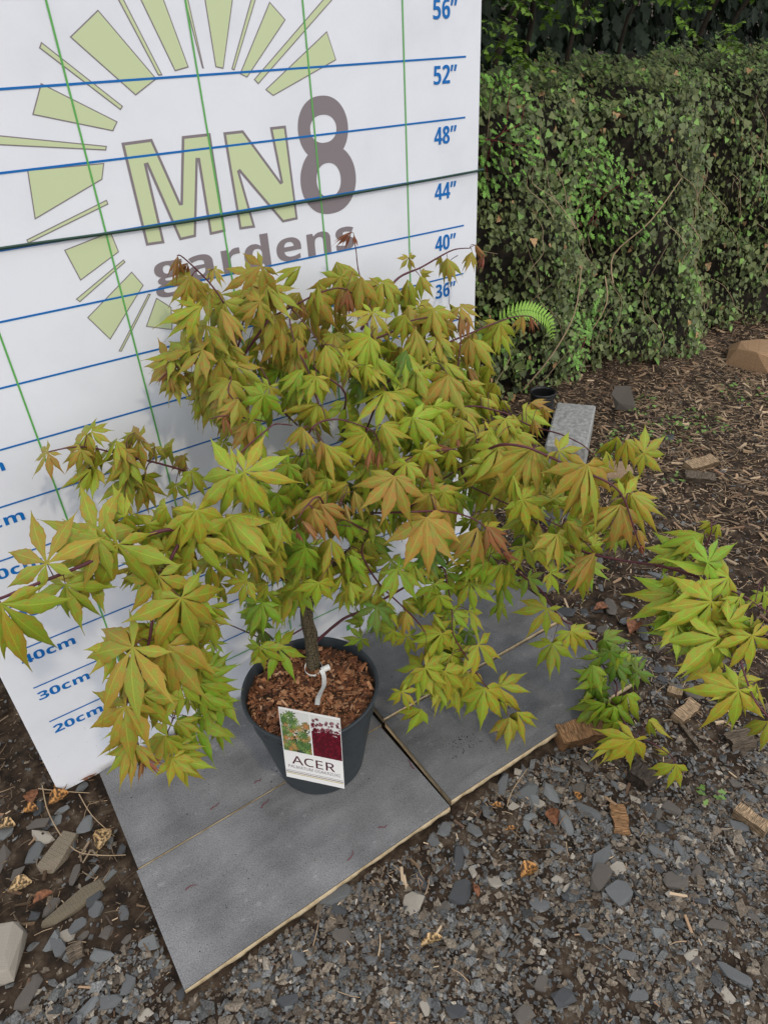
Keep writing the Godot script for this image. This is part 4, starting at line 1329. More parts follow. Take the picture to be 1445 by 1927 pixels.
func stone_data() -> void:
	S(-0.258,0.049,0.0431,-4,0.5,0)
	S(-0.281,0.105,0.0466,55,0.55,0)
	S(-0.259,0.081,0.0516,-46,0.45,2)
	S(-0.179,0.103,0.0399,68,0.75,1)
	S(-0.212,0.042,0.0306,-11,0.5,1)
	S(-0.225,0.204,0.0362,51,0.5,0)
	S(-0.199,0.217,0.0403,30,0.3,1)
	S(-0.170,0.245,0.0318,28,0.35,1)
	S(-0.280,0.242,0.0347,44,0.65,0)
	S(-0.208,0.297,0.0330,55,0.7,0)
	S(-0.248,0.309,0.0422,5,0.5,0)
	S(-0.312,0.234,0.0268,-27,0.7,0)
	S(-0.318,0.134,0.0307,19,0.7,0)
	S(-0.202,0.357,0.0248,40,0.7,0)
	S(-0.141,0.421,0.0364,-53,0.75,1)
	S(-0.221,0.392,0.0433,-40,0.45,1)
	S(-0.285,0.329,0.0408,-79,0.6,0)
	S(-0.134,0.469,0.0212,8,0.8,1)
	S(-0.155,0.474,0.0202,33,0.7,0)
	S(-0.259,0.403,0.0200,53,0.6,0)
	S(-0.344,0.378,0.0564,27,0.6,0)
	S(-0.199,0.500,0.0364,16,0.4,0)
	S(-0.228,0.474,0.0341,-5,0.6,0)
	S(-0.186,0.526,0.0252,7,0.7,2)
	S(-0.259,0.460,0.0175,-24,0.7,1)
	S(-0.126,0.530,0.0219,47,0.7,0)
	S(-0.139,0.511,0.0201,6,0.7,0)
	S(-0.340,0.087,0.0579,72,0.5,0)
	S(0.831,0.798,0.0364,-69,0.6,0)
	S(0.802,0.790,0.0310,21,0.5,0)
	S(0.795,0.768,0.0269,15,0.8,0)
	S(0.787,0.815,0.0347,-41,0.5,0)
	S(0.730,0.839,0.0347,-78,0.5,0)
	S(0.770,0.866,0.0381,-95,0.4,0)
	S(0.794,0.889,0.0391,-94,0.5,0)
	S(0.744,0.895,0.0194,-35,0.7,0)
	S(0.762,0.909,0.0286,12,0.7,0)
	S(0.716,0.896,0.0489,-41,0.6,0)
	S(0.748,0.879,0.0216,13,0.7,2)
	S(0.647,0.819,0.0304,-17,0.8,2)
	S(0.839,0.871,0.0208,-35,0.8,2)
	S(0.798,0.855,0.0292,-68,0.3,2)
	S(0.847,0.921,0.0226,-103,0.35,2)
	S(0.810,0.925,0.0255,-101,0.5,0)
	S(0.827,0.957,0.0216,-34,0.6,0)
	S(0.701,0.837,0.0269,-112,0.6,0)
	S(0.711,0.861,0.0211,-85,0.7,0)
	S(0.605,0.855,0.0481,-17,0.8,0)
	S(0.722,0.941,0.0283,-58,0.7,0)
	S(0.691,0.919,0.0175,13,0.8,2)
	S(0.987,0.839,0.0277,-49,0.6,0)
	S(0.941,0.817,0.0206,-119,0.6,0)
	S(0.899,0.902,0.0362,-62,0.5,0)
	S(0.593,0.549,0.0530,36,0.4,0)
	S(0.623,0.596,0.0528,29,0.75,0)
	S(0.577,0.603,0.0236,-36,0.7,2)
	S(0.526,0.577,0.0354,-82,0.5,0)
	S(0.641,0.689,0.0563,-107,0.45,1)
	S(0.697,0.696,0.0588,-72,0.4,0)
	S(0.661,0.629,0.0561,-101,0.45,1)
	S(0.430,0.559,0.0347,41,0.75,0)
	S(0.475,0.599,0.0332,-69,0.6,0)
	S(0.412,0.622,0.0500,37,0.45,0)
	S(0.434,0.616,0.0245,-78,0.7,0)
	S(0.376,0.675,0.0516,22,0.6,0)
	S(0.442,0.694,0.0335,-100,0.6,2)
	S(0.419,0.658,0.0265,-101,0.5,2)
	S(0.393,0.564,0.0255,-79,0.8,0)
	S(0.325,0.613,0.0382,-96,0.5,0)
	S(0.285,0.643,0.0419,33,0.8,2)
	S(0.468,0.702,0.0182,-81,0.8,1)
	S(0.542,0.765,0.0233,-25,0.6,2)
	S(0.542,0.788,0.0220,-0,0.6,2)
	S(0.639,0.784,0.0607,20,0.4,0)
	S(0.603,0.816,0.0533,23,0.7,0)
	S(0.482,0.775,0.0410,-56,0.6,0)
	S(0.323,0.683,0.0380,-2,0.5,0)
	S(0.428,0.818,0.0222,-54,0.7,2)
	S(0.328,0.768,0.0200,-53,0.8,0)
	S(0.407,0.760,0.0214,-101,0.6,0)
	S(0.582,0.719,0.0261,-58,0.7,0)
	S(0.345,0.820,0.0216,-77,0.5,2)
	S(0.155,0.617,0.0436,-53,0.6,0)
	S(0.174,0.548,0.0602,-5,0.6,0)
	S(0.657,1.052,0.0554,-83,0.45,0)
	S(0.619,1.065,0.0231,-95,0.8,2)
	S(0.207,0.786,0.0319,41,0.6,2)
	S(0.170,0.572,0.0357,-72,0.6,0)
	S(1.103,0.246,0.0515,-61,0.6,0)
	S(1.128,0.138,0.0512,-96,0.7,0)
	S(1.258,0.332,0.0373,-70,0.6,0)
	S(1.133,0.490,0.0334,-51,0.8,0)
	S(1.205,0.427,0.0501,-119,0.5,0)
	S(1.129,0.354,0.0314,-37,0.7,0)
	S(1.208,0.369,0.0372,-24,0.6,1)
	S(1.216,0.306,0.0647,32,0.6,0)
	S(1.430,0.293,0.0556,-82,0.4,1)
	S(1.453,0.311,0.0424,-82,0.4,0)
	S(1.132,0.536,0.0308,-13,0.8,0)
	S(1.124,0.640,0.0490,-51,0.5,0)
	S(2.173,-0.228,0.0509,-20,0.7,0)
	S(0.768,0.621,0.0290,-88,0.6,0)
	S(0.722,0.650,0.0320,-14,0.6,0)
	S(0.789,0.693,0.0243,-99,0.6,0)
	S(0.723,0.587,0.0331,-61,0.6,1)
	S(0.175,0.674,0.0261,4,0.6,0)
	S(0.067,0.597,0.0340,-62,0.6,0)
	S(-0.013,0.592,0.0282,-17,0.6,0)
	S(0.021,0.645,0.0368,-43,0.6,0)
	S(0.084,0.681,0.0226,13,0.6,1)
	S(0.245,0.824,0.0382,-45,0.6,0)
	S(0.399,0.913,0.0377,-11,0.6,0)
	S(0.536,0.931,0.0285,-18,0.6,0)
	S(0.504,0.865,0.0282,-67,0.6,0)
	S(0.609,0.941,0.0269,-45,0.6,1)
	S(0.708,0.989,0.0379,-18,0.5,0)
	S(0.625,0.994,0.0265,-11,0.6,2)
	S(0.327,0.895,0.0300,-2,0.7,0)
	S(0.388,0.876,0.0272,17,0.7,0)
	S(0.370,0.803,0.0236,-36,0.6,0)
	S(0.158,0.732,0.0231,-18,0.7,2)
	S(0.778,1.016,0.0231,-72,0.6,0)
	S(0.499,0.984,0.0313,-27,0.6,0)

func leaf_data() -> void:
	L(Vector3(0.260,1.075,0.130),Vector3(-0.029,-0.031,-0.000),0.2,1.7)
	L(Vector3(0.273,1.063,0.130),Vector3(-0.029,-0.025,-0.010),0.15,2)
	L(Vector3(0.274,1.043,0.130),Vector3(-0.050,-0.026,-0.007),0.6,1.2)
	L(Vector3(0.276,1.043,0.130),Vector3(-0.010,-0.045,0.013),0.3,1.3)
	L(Vector3(0.316,1.044,0.120),Vector3(0.000,-0.025,0.020),0.8,1.2)
	L(Vector3(0.366,1.010,0.120),Vector3(0.042,0.004,0.018),0.5,1.3)
	L(Vector3(0.364,1.003,0.130),Vector3(-0.004,-0.022,0.007),0.5,0.8)
	L(Vector3(0.397,0.995,0.150),Vector3(-0.024,-0.029,0.007),0.4,1.4)
	L(Vector3(0.316,0.998,0.140),Vector3(-0.039,-0.070,0.002),0.7,1)
	L(Vector3(0.344,0.928,0.060),Vector3(-0.025,-0.037,0.010),0.7,0.7)
	L(Vector3(0.401,0.907,0.070),Vector3(-0.016,-0.051,0.011),0.5,0.7)
	L(Vector3(0.281,0.924,0.180),Vector3(-0.061,-0.031,-0.039),0.85,0.9)
	L(Vector3(0.301,0.906,0.180),Vector3(0.033,-0.028,0.038),0.9,0.9)
	L(Vector3(0.202,0.913,0.140),Vector3(-0.025,-0.020,0.007),0.2,1.6)
	L(Vector3(0.205,0.899,0.140),Vector3(0.009,-0.030,0.018),0.25,1.6)
	L(Vector3(0.391,0.963,0.160),Vector3(-0.028,-0.060,0.014),0.55,1.1)
	L(Vector3(0.405,0.950,0.150),Vector3(-0.015,-0.065,0.047),0.35,1.1)
	L(Vector3(0.246,0.891,0.120),Vector3(-0.011,-0.027,0.025),0.6,1.2)
	L(Vector3(0.592,1.052,0.090),Vector3(-0.035,-0.005,-0.017),0.2,2)
	L(Vector3(0.596,1.046,0.090),Vector3(0.003,-0.018,0.014),0.2,2)
	L(Vector3(0.558,1.000,0.140),Vector3(-0.076,-0.018,-0.009),0.45,1)
	L(Vector3(0.707,0.989,0.100),Vector3(-0.004,-0.031,0.010),1,1)
	L(Vector3(0.600,0.981,0.170),Vector3(-0.031,-0.045,0.030),0.8,0.7)
	L(Vector3(0.522,0.981,0.160),Vector3(-0.016,-0.055,0.022),0.35,1.5)
	L(Vector3(0.527,0.979,0.170),Vector3(0.004,-0.045,0.024),0.3,1.8)
	L(Vector3(0.467,0.983,0.150),Vector3(0.019,-0.067,0.040),0.4,1.2)
	L(Vector3(0.441,0.970,0.160),Vector3(-0.004,-0.025,0.012),0.3,1.9)
	L(Vector3(0.543,0.949,0.220),Vector3(-0.017,-0.040,0.031),1,0.5)
	L(Vector3(0.557,0.897,0.100),Vector3(-0.024,-0.032,-0.000),0.9,1)
	L(Vector3(0.511,0.924,0.260),Vector3(-0.066,-0.026,-0.019),0.6,0.4)
	L(Vector3(0.511,0.924,0.260),Vector3(-0.042,-0.044,0.013),0.3,0.4)
	L(Vector3(0.611,0.930,0.220),Vector3(-0.044,-0.047,0.001),0.5,0.8)
	L(Vector3(0.617,0.908,0.240),Vector3(-0.021,-0.068,0.041),0.25,1.3)
	L(Vector3(0.612,0.868,0.160),Vector3(-0.017,-0.055,0.012),0.4,0.7)
	L(Vector3(0.427,0.942,0.170),Vector3(-0.001,-0.035,0.014),0.6,1.1)
	L(Vector3(0.417,0.923,0.240),Vector3(-0.017,-0.029,0.004),0.3,1.1)
	L(Vector3(0.431,0.927,0.250),Vector3(-0.014,-0.051,0.038),0.35,0.9)
	L(Vector3(0.462,0.899,0.250),Vector3(-0.023,-0.026,0.007),0.5,0.5)
	L(Vector3(0.462,0.899,0.250),Vector3(0.003,-0.023,0.018),0.3,0.5)
	L(Vector3(0.492,0.883,0.270),Vector3(-0.019,-0.035,0.008),0.6,0.4)
	L(Vector3(0.500,0.879,0.260),Vector3(0.024,-0.019,0.040),0.35,0.5)
	L(Vector3(0.627,0.807,0.160),Vector3(-0.022,-0.024,0.009),0.9,0.2)
	L(Vector3(0.387,0.898,0.290),Vector3(-0.030,-0.039,0.002),0.8,0.6)
	L(Vector3(0.390,0.846,0.280),Vector3(-0.030,-0.034,0.009),0.45,0.6)
	L(Vector3(0.390,0.846,0.280),Vector3(-0.058,-0.004,-0.034),0.3,0.6)
	L(Vector3(0.521,0.831,0.280),Vector3(-0.073,-0.031,-0.002),0.7,0.6)
	L(Vector3(0.521,0.831,0.280),Vector3(0.000,-0.046,0.045),0.5,0.6)
	L(Vector3(0.345,0.829,0.310),Vector3(-0.042,-0.016,-0.023),0.4,1.2)
	L(Vector3(0.345,0.829,0.310),Vector3(-0.022,-0.031,0.026),0.3,1.2)
	L(Vector3(0.363,0.809,0.330),Vector3(-0.020,-0.044,0.008),0.3,1.5)
	L(Vector3(0.368,0.803,0.330),Vector3(-0.002,-0.060,0.040),0.35,0.9)
	L(Vector3(0.389,0.776,0.300),Vector3(0.022,-0.033,0.050),0.4,0.7)
	L(Vector3(0.454,0.788,0.320),Vector3(-0.056,-0.024,-0.036),0.4,0.7)
	L(Vector3(0.454,0.788,0.320),Vector3(-0.044,-0.060,0.016),0.35,0.5)
	L(Vector3(0.485,0.795,0.320),Vector3(0.055,-0.030,0.033),0.3,0.6)
	L(Vector3(0.485,0.795,0.320),Vector3(-0.005,-0.051,0.043),0.35,0.7)
	L(Vector3(0.456,0.765,0.330),Vector3(-0.025,-0.035,0.019),0.15,1.9)
	L(Vector3(0.465,0.760,0.340),Vector3(-0.017,-0.034,0.018),0.1,2)
	L(Vector3(0.333,0.762,0.300),Vector3(-0.033,-0.025,0.010),0.3,1.3)
	L(Vector3(0.346,0.758,0.310),Vector3(-0.003,-0.035,0.019),0.4,1.3)
	L(Vector3(0.329,0.757,0.280),Vector3(-0.043,-0.004,-0.018),0.4,0.5)
	L(Vector3(0.343,0.742,0.370),Vector3(-0.076,-0.026,-0.024),0.35,1.2)
	L(Vector3(0.388,0.734,0.360),Vector3(-0.044,-0.004,-0.024),0.4,0.9)
	L(Vector3(0.387,0.735,0.360),Vector3(-0.027,-0.027,0.002),0.3,1)
	L(Vector3(0.387,0.730,0.380),Vector3(-0.010,-0.039,0.036),0.3,1.4)
	L(Vector3(0.440,0.756,0.420),Vector3(-0.045,-0.059,0.043),0.75,1.3)
	L(Vector3(0.477,0.741,0.360),Vector3(0.037,-0.036,0.048),0.4,1.2)
	L(Vector3(0.792,0.975,0.110),Vector3(-0.020,-0.043,0.026),0.5,1.1)
	L(Vector3(0.777,0.981,0.110),Vector3(-0.015,-0.021,-0.002),0.3,1)
	L(Vector3(0.863,0.973,0.100),Vector3(-0.026,-0.033,0.015),0.3,1.2)
	L(Vector3(0.870,0.985,0.100),Vector3(0.013,-0.021,0.028),0.2,1.7)
	L(Vector3(0.894,0.963,0.100),Vector3(-0.014,-0.023,0.020),0.1,2.2)
	L(Vector3(0.711,0.960,0.130),Vector3(0.001,-0.032,0.036),0.5,1)
	L(Vector3(0.727,0.959,0.110),Vector3(0.029,0.000,0.012),0.4,1.2)
	L(Vector3(0.697,0.906,0.140),Vector3(0.022,-0.035,0.035),1,0.5)
	L(Vector3(0.821,0.873,0.080),Vector3(0.016,-0.026,0.035),0.2,1)
	L(Vector3(0.729,0.886,0.180),Vector3(-0.011,-0.053,0.014),0.4,1.4)
	L(Vector3(0.752,0.890,0.200),Vector3(-0.020,-0.042,0.018),0.2,1.8)
	L(Vector3(0.769,0.884,0.200),Vector3(-0.008,-0.045,0.017),0.25,1.7)
	L(Vector3(0.736,0.848,0.200),Vector3(-0.017,-0.043,0.009),0.5,1)
	L(Vector3(0.766,0.847,0.210),Vector3(-0.000,-0.069,0.028),0.3,1.3)
	L(Vector3(0.783,0.839,0.200),Vector3(0.002,-0.059,0.062),0.4,0.7)
	L(Vector3(0.853,0.856,0.200),Vector3(-0.019,-0.065,0.018),0.65,0.8)
	L(Vector3(0.840,0.861,0.200),Vector3(-0.025,-0.013,-0.012),0.3,1)
	L(Vector3(0.914,0.856,0.200),Vector3(-0.009,-0.038,0.019),0.4,1.2)
	L(Vector3(0.936,0.849,0.200),Vector3(0.007,-0.019,0.028),0.15,1.9)
	L(Vector3(0.805,0.864,0.180),Vector3(0.013,-0.012,0.010),0.3,0.9)
	L(Vector3(0.805,0.861,0.150),Vector3(0.018,0.015,-0.002),0.2,0.8)
	L(Vector3(0.651,0.828,0.290),Vector3(-0.078,-0.045,-0.013),0.55,1.2)
	L(Vector3(0.652,0.827,0.290),Vector3(-0.036,-0.043,0.027),0.4,1.2)
	L(Vector3(0.772,0.783,0.200),Vector3(-0.006,-0.032,0.031),0.3,1.5)
	L(Vector3(0.272,0.902,0.220),Vector3(-0.038,-0.041,0.023),0.65,1.1)
	L(Vector3(0.271,0.903,0.220),Vector3(-0.055,-0.027,-0.026),0.3,1.1)
	L(Vector3(0.337,0.873,0.220),Vector3(-0.026,-0.034,0.006),0.9,0.7)
	L(Vector3(0.262,0.890,0.270),Vector3(-0.048,-0.027,-0.016),0.4,1.3)
	L(Vector3(0.263,0.889,0.270),Vector3(-0.025,-0.035,0.024),0.4,1.3)
	L(Vector3(0.271,0.873,0.100),Vector3(-0.033,-0.041,0.030),0.5,0.9)
	L(Vector3(0.275,0.829,0.100),Vector3(-0.038,-0.056,0.001),0.5,0.7)
	L(Vector3(0.278,0.828,0.100),Vector3(-0.023,-0.069,0.020),0.5,0.6)
	L(Vector3(0.264,0.839,0.100),Vector3(-0.038,-0.047,-0.001),0.4,0.8)
	L(Vector3(0.236,0.869,0.270),Vector3(0.000,-0.032,0.017),0.2,2)
	L(Vector3(0.278,0.848,0.270),Vector3(-0.019,-0.039,0.017),0.4,1.5)
	L(Vector3(0.275,0.849,0.270),Vector3(-0.049,-0.044,0.006),0.3,1.4)
	L(Vector3(0.276,0.751,0.120),Vector3(-0.012,-0.028,0.008),0.8,0.3)
	L(Vector3(0.205,0.822,0.360),Vector3(-0.071,-0.051,-0.042),0.75,0.6)
	L(Vector3(0.215,0.825,0.370),Vector3(0.057,-0.029,0.051),0.9,0.5)
	L(Vector3(0.205,0.729,0.080),Vector3(-0.008,-0.022,0.009),0.6,0.4)
	L(Vector3(0.158,0.782,0.120),Vector3(-0.025,-0.022,0.002),0.8,1.2)
	L(Vector3(0.124,0.728,0.120),Vector3(-0.036,-0.040,0.026),0.55,1)
	L(Vector3(0.176,0.701,0.120),Vector3(-0.014,-0.029,0.018),0.8,0.4)
	L(Vector3(0.131,0.736,0.250),Vector3(0.025,-0.013,0.025),0.5,0.9)
	L(Vector3(0.200,0.733,0.150),Vector3(0.002,-0.039,0.035),0.6,0.5)
	L(Vector3(0.131,0.822,0.130),Vector3(0.013,-0.012,0.020),0.2,1.5)
	L(Vector3(0.059,0.847,0.140),Vector3(-0.053,-0.024,-0.039),0.6,1)
	L(Vector3(0.066,0.848,0.140),Vector3(0.018,-0.009,0.028),0.7,0.9)
	L(Vector3(0.042,0.829,0.150),Vector3(-0.038,-0.026,0.004),0.6,1.1)
	L(Vector3(0.102,0.809,0.150),Vector3(-0.038,-0.031,0.013),0.8,1.2)
	L(Vector3(0.130,0.821,0.130),Vector3(-0.034,-0.013,-0.005),0.5,0.9)
	L(Vector3(-0.003,0.835,0.140),Vector3(-0.037,-0.032,-0.004),0.9,1.4)
	L(Vector3(0.100,0.744,0.120),Vector3(-0.057,-0.029,-0.020),0.7,0.4)
	L(Vector3(0.123,0.733,0.130),Vector3(-0.026,-0.055,0.008),0.45,1)
	L(Vector3(0.082,0.726,0.150),Vector3(-0.036,-0.039,0.011),0.3,0.9)
	L(Vector3(0.053,0.795,0.140),Vector3(-0.048,-0.028,-0.029),0.4,1)
	L(Vector3(-0.066,0.800,0.380),Vector3(0.004,0.053,-0.069),1,0.9)
	L(Vector3(0.003,0.793,0.350),Vector3(0.004,0.063,-0.069),1,0.9)
	L(Vector3(0.023,0.783,0.370),Vector3(-0.055,-0.083,0.003),1,0.8)
	L(Vector3(-0.055,0.753,0.370),Vector3(-0.016,-0.063,0.029),0.7,0.8)
	L(Vector3(-0.125,0.834,0.480),Vector3(-0.016,-0.096,0.030),0.6,0.8)
	L(Vector3(0.059,0.746,0.300),Vector3(-0.024,0.003,-0.032),0.6,0.6)
	L(Vector3(0.058,0.732,0.330),Vector3(0.027,0.005,0.006),0.4,0.8)
	L(Vector3(0.129,0.746,0.360),Vector3(0.004,-0.074,0.035),1,0.6)
	L(Vector3(0.060,0.717,0.380),Vector3(-0.032,-0.073,0.026),0.9,0.8)
	L(Vector3(0.078,0.681,0.400),Vector3(-0.005,-0.098,0.036),0.9,0.9)
	L(Vector3(0.186,0.748,0.340),Vector3(0.020,-0.059,0.085),0.5,0.5)
	L(Vector3(0.241,0.695,0.330),Vector3(0.034,-0.025,0.044),0.6,0.9)
	L(Vector3(0.217,0.656,0.340),Vector3(-0.023,-0.058,0.013),0.7,0.9)
	L(Vector3(0.251,0.635,0.340),Vector3(-0.015,-0.056,0.021),0.4,1)
	L(Vector3(0.245,0.620,0.330),Vector3(-0.013,-0.038,0.016),0.15,0.9)
	L(Vector3(0.246,0.559,0.300),Vector3(-0.047,-0.024,-0.018),0.3,0.6)
	L(Vector3(0.279,0.324,0.050),Vector3(0.031,-0.003,0.012),0.9,-0.2)
	L(Vector3(0.239,0.383,0.180),Vector3(0.032,0.006,0.025),1,0)
	L(Vector3(0.160,0.367,0.170),Vector3(0.009,-0.015,0.028),1,0)
	L(Vector3(0.242,0.330,0.200),Vector3(-0.028,-0.018,-0.005),0.8,0)
	L(Vector3(0.240,0.410,0.300),Vector3(0.010,-0.061,0.051),1,0.1)
	L(Vector3(0.208,0.428,0.300),Vector3(-0.007,-0.060,0.021),0.8,0.1)
	L(Vector3(0.310,0.752,0.410),Vector3(0.017,-0.060,0.036),0.3,1.5)
	L(Vector3(0.297,0.749,0.410),Vector3(0.007,-0.055,0.038),0.25,1.4)
	L(Vector3(0.295,0.748,0.410),Vector3(-0.006,-0.050,0.024),0.2,1.6)
	L(Vector3(0.276,0.736,0.410),Vector3(0.006,-0.027,0.035),0.12,1.9)
	L(Vector3(0.265,0.721,0.410),Vector3(0.006,-0.020,0.013),0.1,2.2)
	L(Vector3(0.351,0.722,0.400),Vector3(-0.005,-0.023,0.006),0.1,2.1)
	L(Vector3(0.357,0.728,0.400),Vector3(0.001,-0.021,0.028),0.2,1.6)
	L(Vector3(0.346,0.644,0.360),Vector3(-0.034,-0.062,0.027),0.3,0.9)
	L(Vector3(0.374,0.600,0.360),Vector3(-0.020,-0.064,0.018),0.35,0.1)
	L(Vector3(0.389,0.595,0.350),Vector3(0.008,-0.047,0.042),0.3,0.1)
	L(Vector3(0.304,0.583,0.380),Vector3(-0.015,-0.056,0.013),0.65,0.3)
	L(Vector3(0.359,0.557,0.360),Vector3(-0.037,-0.045,0.011),0.2,0.6)
	L(Vector3(0.378,0.528,0.350),Vector3(-0.013,-0.035,0.035),0.4,0.7)
	L(Vector3(0.431,0.503,0.360),Vector3(-0.028,-0.045,0.033),0.45,0.9)
	L(Vector3(0.477,0.425,0.380),Vector3(-0.036,-0.044,0.019),0.5,1.2)
	L(Vector3(0.451,0.326,0.260),Vector3(-0.037,0.001,-0.034),0.5,0)
	L(Vector3(0.431,0.303,0.280),Vector3(-0.038,-0.024,-0.011),0.9,-0.1)
	L(Vector3(0.530,0.450,0.200),Vector3(0.011,-0.044,0.027),0.6,-0.3)
	L(Vector3(0.299,0.512,0.280),Vector3(-0.057,-0.055,0.022),0.5,0.3)
	L(Vector3(0.309,0.502,0.280),Vector3(-0.044,-0.058,0.018),0.4,0.2)
	L(Vector3(0.306,0.598,0.330),Vector3(-0.040,-0.041,0.017),0.4,0.9)
	L(Vector3(0.344,0.576,0.340),Vector3(-0.004,-0.055,0.031),0.5,0.4)
	L(Vector3(0.541,0.443,0.300),Vector3(0.027,-0.022,0.025),0.6,0)
	L(Vector3(0.448,0.417,0.280),Vector3(-0.027,-0.033,0.018),0.6,0.1)
	L(Vector3(0.494,0.302,0.260),Vector3(0.003,-0.028,0.040),0.9,-0.2)
	L(Vector3(0.485,0.669,0.440),Vector3(-0.038,-0.083,0.067),0.75,1.3)
	L(Vector3(0.571,0.628,0.470),Vector3(-0.029,-0.065,0.050),0.4,1.5)
	L(Vector3(0.593,0.622,0.470),Vector3(0.021,-0.039,0.058),0.3,1.7)
	L(Vector3(0.624,0.558,0.480),Vector3(0.016,-0.020,0.031),0.15,2.2)
	L(Vector3(0.560,0.437,0.360),Vector3(-0.032,-0.053,0.007),1,0.1)
	L(Vector3(0.629,0.407,0.340),Vector3(0.000,-0.053,0.041),0.9,-0.1)
	L(Vector3(0.643,0.490,0.420),Vector3(-0.059,-0.035,-0.019),0.4,0.2)
	L(Vector3(0.645,0.488,0.420),Vector3(-0.025,-0.067,0.010),0.5,0.2)
	L(Vector3(0.664,0.486,0.440),Vector3(-0.023,-0.076,0.015),0.5,0.3)
	L(Vector3(0.682,0.478,0.440),Vector3(-0.011,-0.066,0.031),0.3,0.3)
	L(Vector3(0.783,0.478,0.400),Vector3(-0.043,-0.048,-0.003),0.8,0.2)
	L(Vector3(0.682,0.610,0.550),Vector3(-0.019,-0.056,0.040),0.6,1)
	L(Vector3(0.800,0.347,0.380),Vector3(-0.001,-0.033,0.041),0.9,0)
	L(Vector3(0.825,0.273,0.420),Vector3(-0.063,-0.057,-0.001),0.9,0.3)
	L(Vector3(0.821,0.192,0.450),Vector3(-0.051,-0.052,0.032),0.8,0.5)
	L(Vector3(0.594,0.357,0.370),Vector3(-0.026,-0.041,0.035),0.9,0.1)
	L(Vector3(0.634,0.342,0.380),Vector3(-0.009,-0.043,0.047),0.7,0.2)
	L(Vector3(0.547,0.342,0.400),Vector3(-0.051,-0.058,0.003),0.8,0.4)
	L(Vector3(0.627,0.280,0.420),Vector3(0.026,-0.071,0.051),0.75,0.5)
	L(Vector3(0.495,0.284,0.400),Vector3(-0.069,-0.059,-0.019),0.7,0.5)
	L(Vector3(0.537,0.258,0.420),Vector3(-0.002,-0.079,0.039),0.8,0.5)
	L(Vector3(0.572,0.268,0.400),Vector3(-0.005,-0.102,0.049),0.7,0.4)
	L(Vector3(0.631,0.165,0.440),Vector3(-0.040,-0.086,0.049),0.65,0.5)
	L(Vector3(0.671,0.145,0.440),Vector3(0.016,-0.048,0.071),0.8,0.6)
	L(Vector3(0.654,0.108,0.498),Vector3(-0.033,-0.060,0.044),0.4,1)
	L(Vector3(0.675,0.111,0.498),Vector3(-0.005,-0.068,0.047),0.35,0.6)
	L(Vector3(0.588,0.175,0.380),Vector3(-0.022,-0.079,0.057),0.5,0.2)
	L(Vector3(0.564,0.208,0.380),Vector3(-0.051,-0.074,0.045),0.3,0.2)
	L(Vector3(0.691,0.742,0.470),Vector3(-0.052,-0.078,-0.003),0.65,1)
	L(Vector3(0.691,0.742,0.470),Vector3(-0.129,-0.047,-0.032),0.3,1)
	L(Vector3(0.692,0.741,0.470),Vector3(-0.017,-0.060,0.060),0.3,1)
	L(Vector3(0.658,0.734,0.420),Vector3(-0.063,-0.043,0.008),0.9,0.9)
	L(Vector3(0.731,0.733,0.380),Vector3(-0.042,-0.014,-0.008),0.8,0.7)
	L(Vector3(0.682,0.718,0.340),Vector3(-0.016,0.043,-0.047),0.8,0.8)
	L(Vector3(0.625,0.759,0.300),Vector3(-0.047,-0.036,-0.018),0.5,0.8)
	L(Vector3(0.647,0.759,0.330),Vector3(-0.059,-0.036,0.004),0.5,0.7)
	L(Vector3(0.537,0.745,0.380),Vector3(0.000,-0.064,0.039),0.35,1.7)
	L(Vector3(0.587,0.738,0.380),Vector3(-0.029,0.008,-0.018),0.2,2)
	L(Vector3(0.602,0.735,0.380),Vector3(0.006,0.018,-0.005),0.1,2.2)
	L(Vector3(0.711,0.568,0.280),Vector3(-0.008,-0.066,0.038),0.9,-0.1)
	L(Vector3(0.524,0.681,0.400),Vector3(0.014,-0.061,0.049),0.6,1.1)
	L(Vector3(0.524,0.681,0.400),Vector3(-0.039,-0.005,-0.009),0.4,1.2)
	L(Vector3(0.764,0.740,0.250),Vector3(-0.014,-0.048,0.038),0.4,0.5)
	L(Vector3(0.787,0.741,0.250),Vector3(0.008,-0.055,0.031),0.35,0.5)
	L(Vector3(0.721,0.782,0.250),Vector3(0.009,-0.051,0.028),0.4,1)
	L(Vector3(0.820,0.714,0.250),Vector3(0.023,-0.025,0.023),0.3,0.4)
	L(Vector3(0.833,0.704,0.300),Vector3(0.039,-0.018,0.058),0.6,0.5)
	L(Vector3(0.831,0.704,0.300),Vector3(-0.004,-0.030,0.030),0.4,0.6)
	L(Vector3(0.868,0.710,0.320),Vector3(0.017,-0.040,0.028),0.3,1.4)
	L(Vector3(0.851,0.717,0.300),Vector3(0.035,-0.008,0.040),0.3,1.4)
	L(Vector3(0.825,0.704,0.340),Vector3(-0.006,-0.026,0.029),0.3,1.3)
	L(Vector3(0.824,0.512,0.300),Vector3(-0.037,-0.044,0.016),0.6,-0.1)
	L(Vector3(0.824,0.480,0.320),Vector3(0.001,-0.044,0.028),0.7,0.2)
	L(Vector3(0.764,0.597,0.300),Vector3(-0.025,-0.048,0.023),0.1,2.1)
	L(Vector3(0.697,0.756,0.580),Vector3(-0.037,-0.085,0.016),0.7,1.1)
	L(Vector3(0.700,0.755,0.580),Vector3(0.067,-0.056,0.049),0.3,1.1)
	L(Vector3(0.700,0.755,0.580),Vector3(-0.006,-0.065,0.079),0.3,1.1)
	L(Vector3(0.781,0.658,0.530),Vector3(-0.040,-0.074,0.040),0.5,0.6)
	L(Vector3(0.699,0.755,0.520),Vector3(0.031,-0.025,0.039),0.9,0.9)
	L(Vector3(0.701,0.734,0.460),Vector3(-0.016,-0.062,0.064),0.5,0.8)
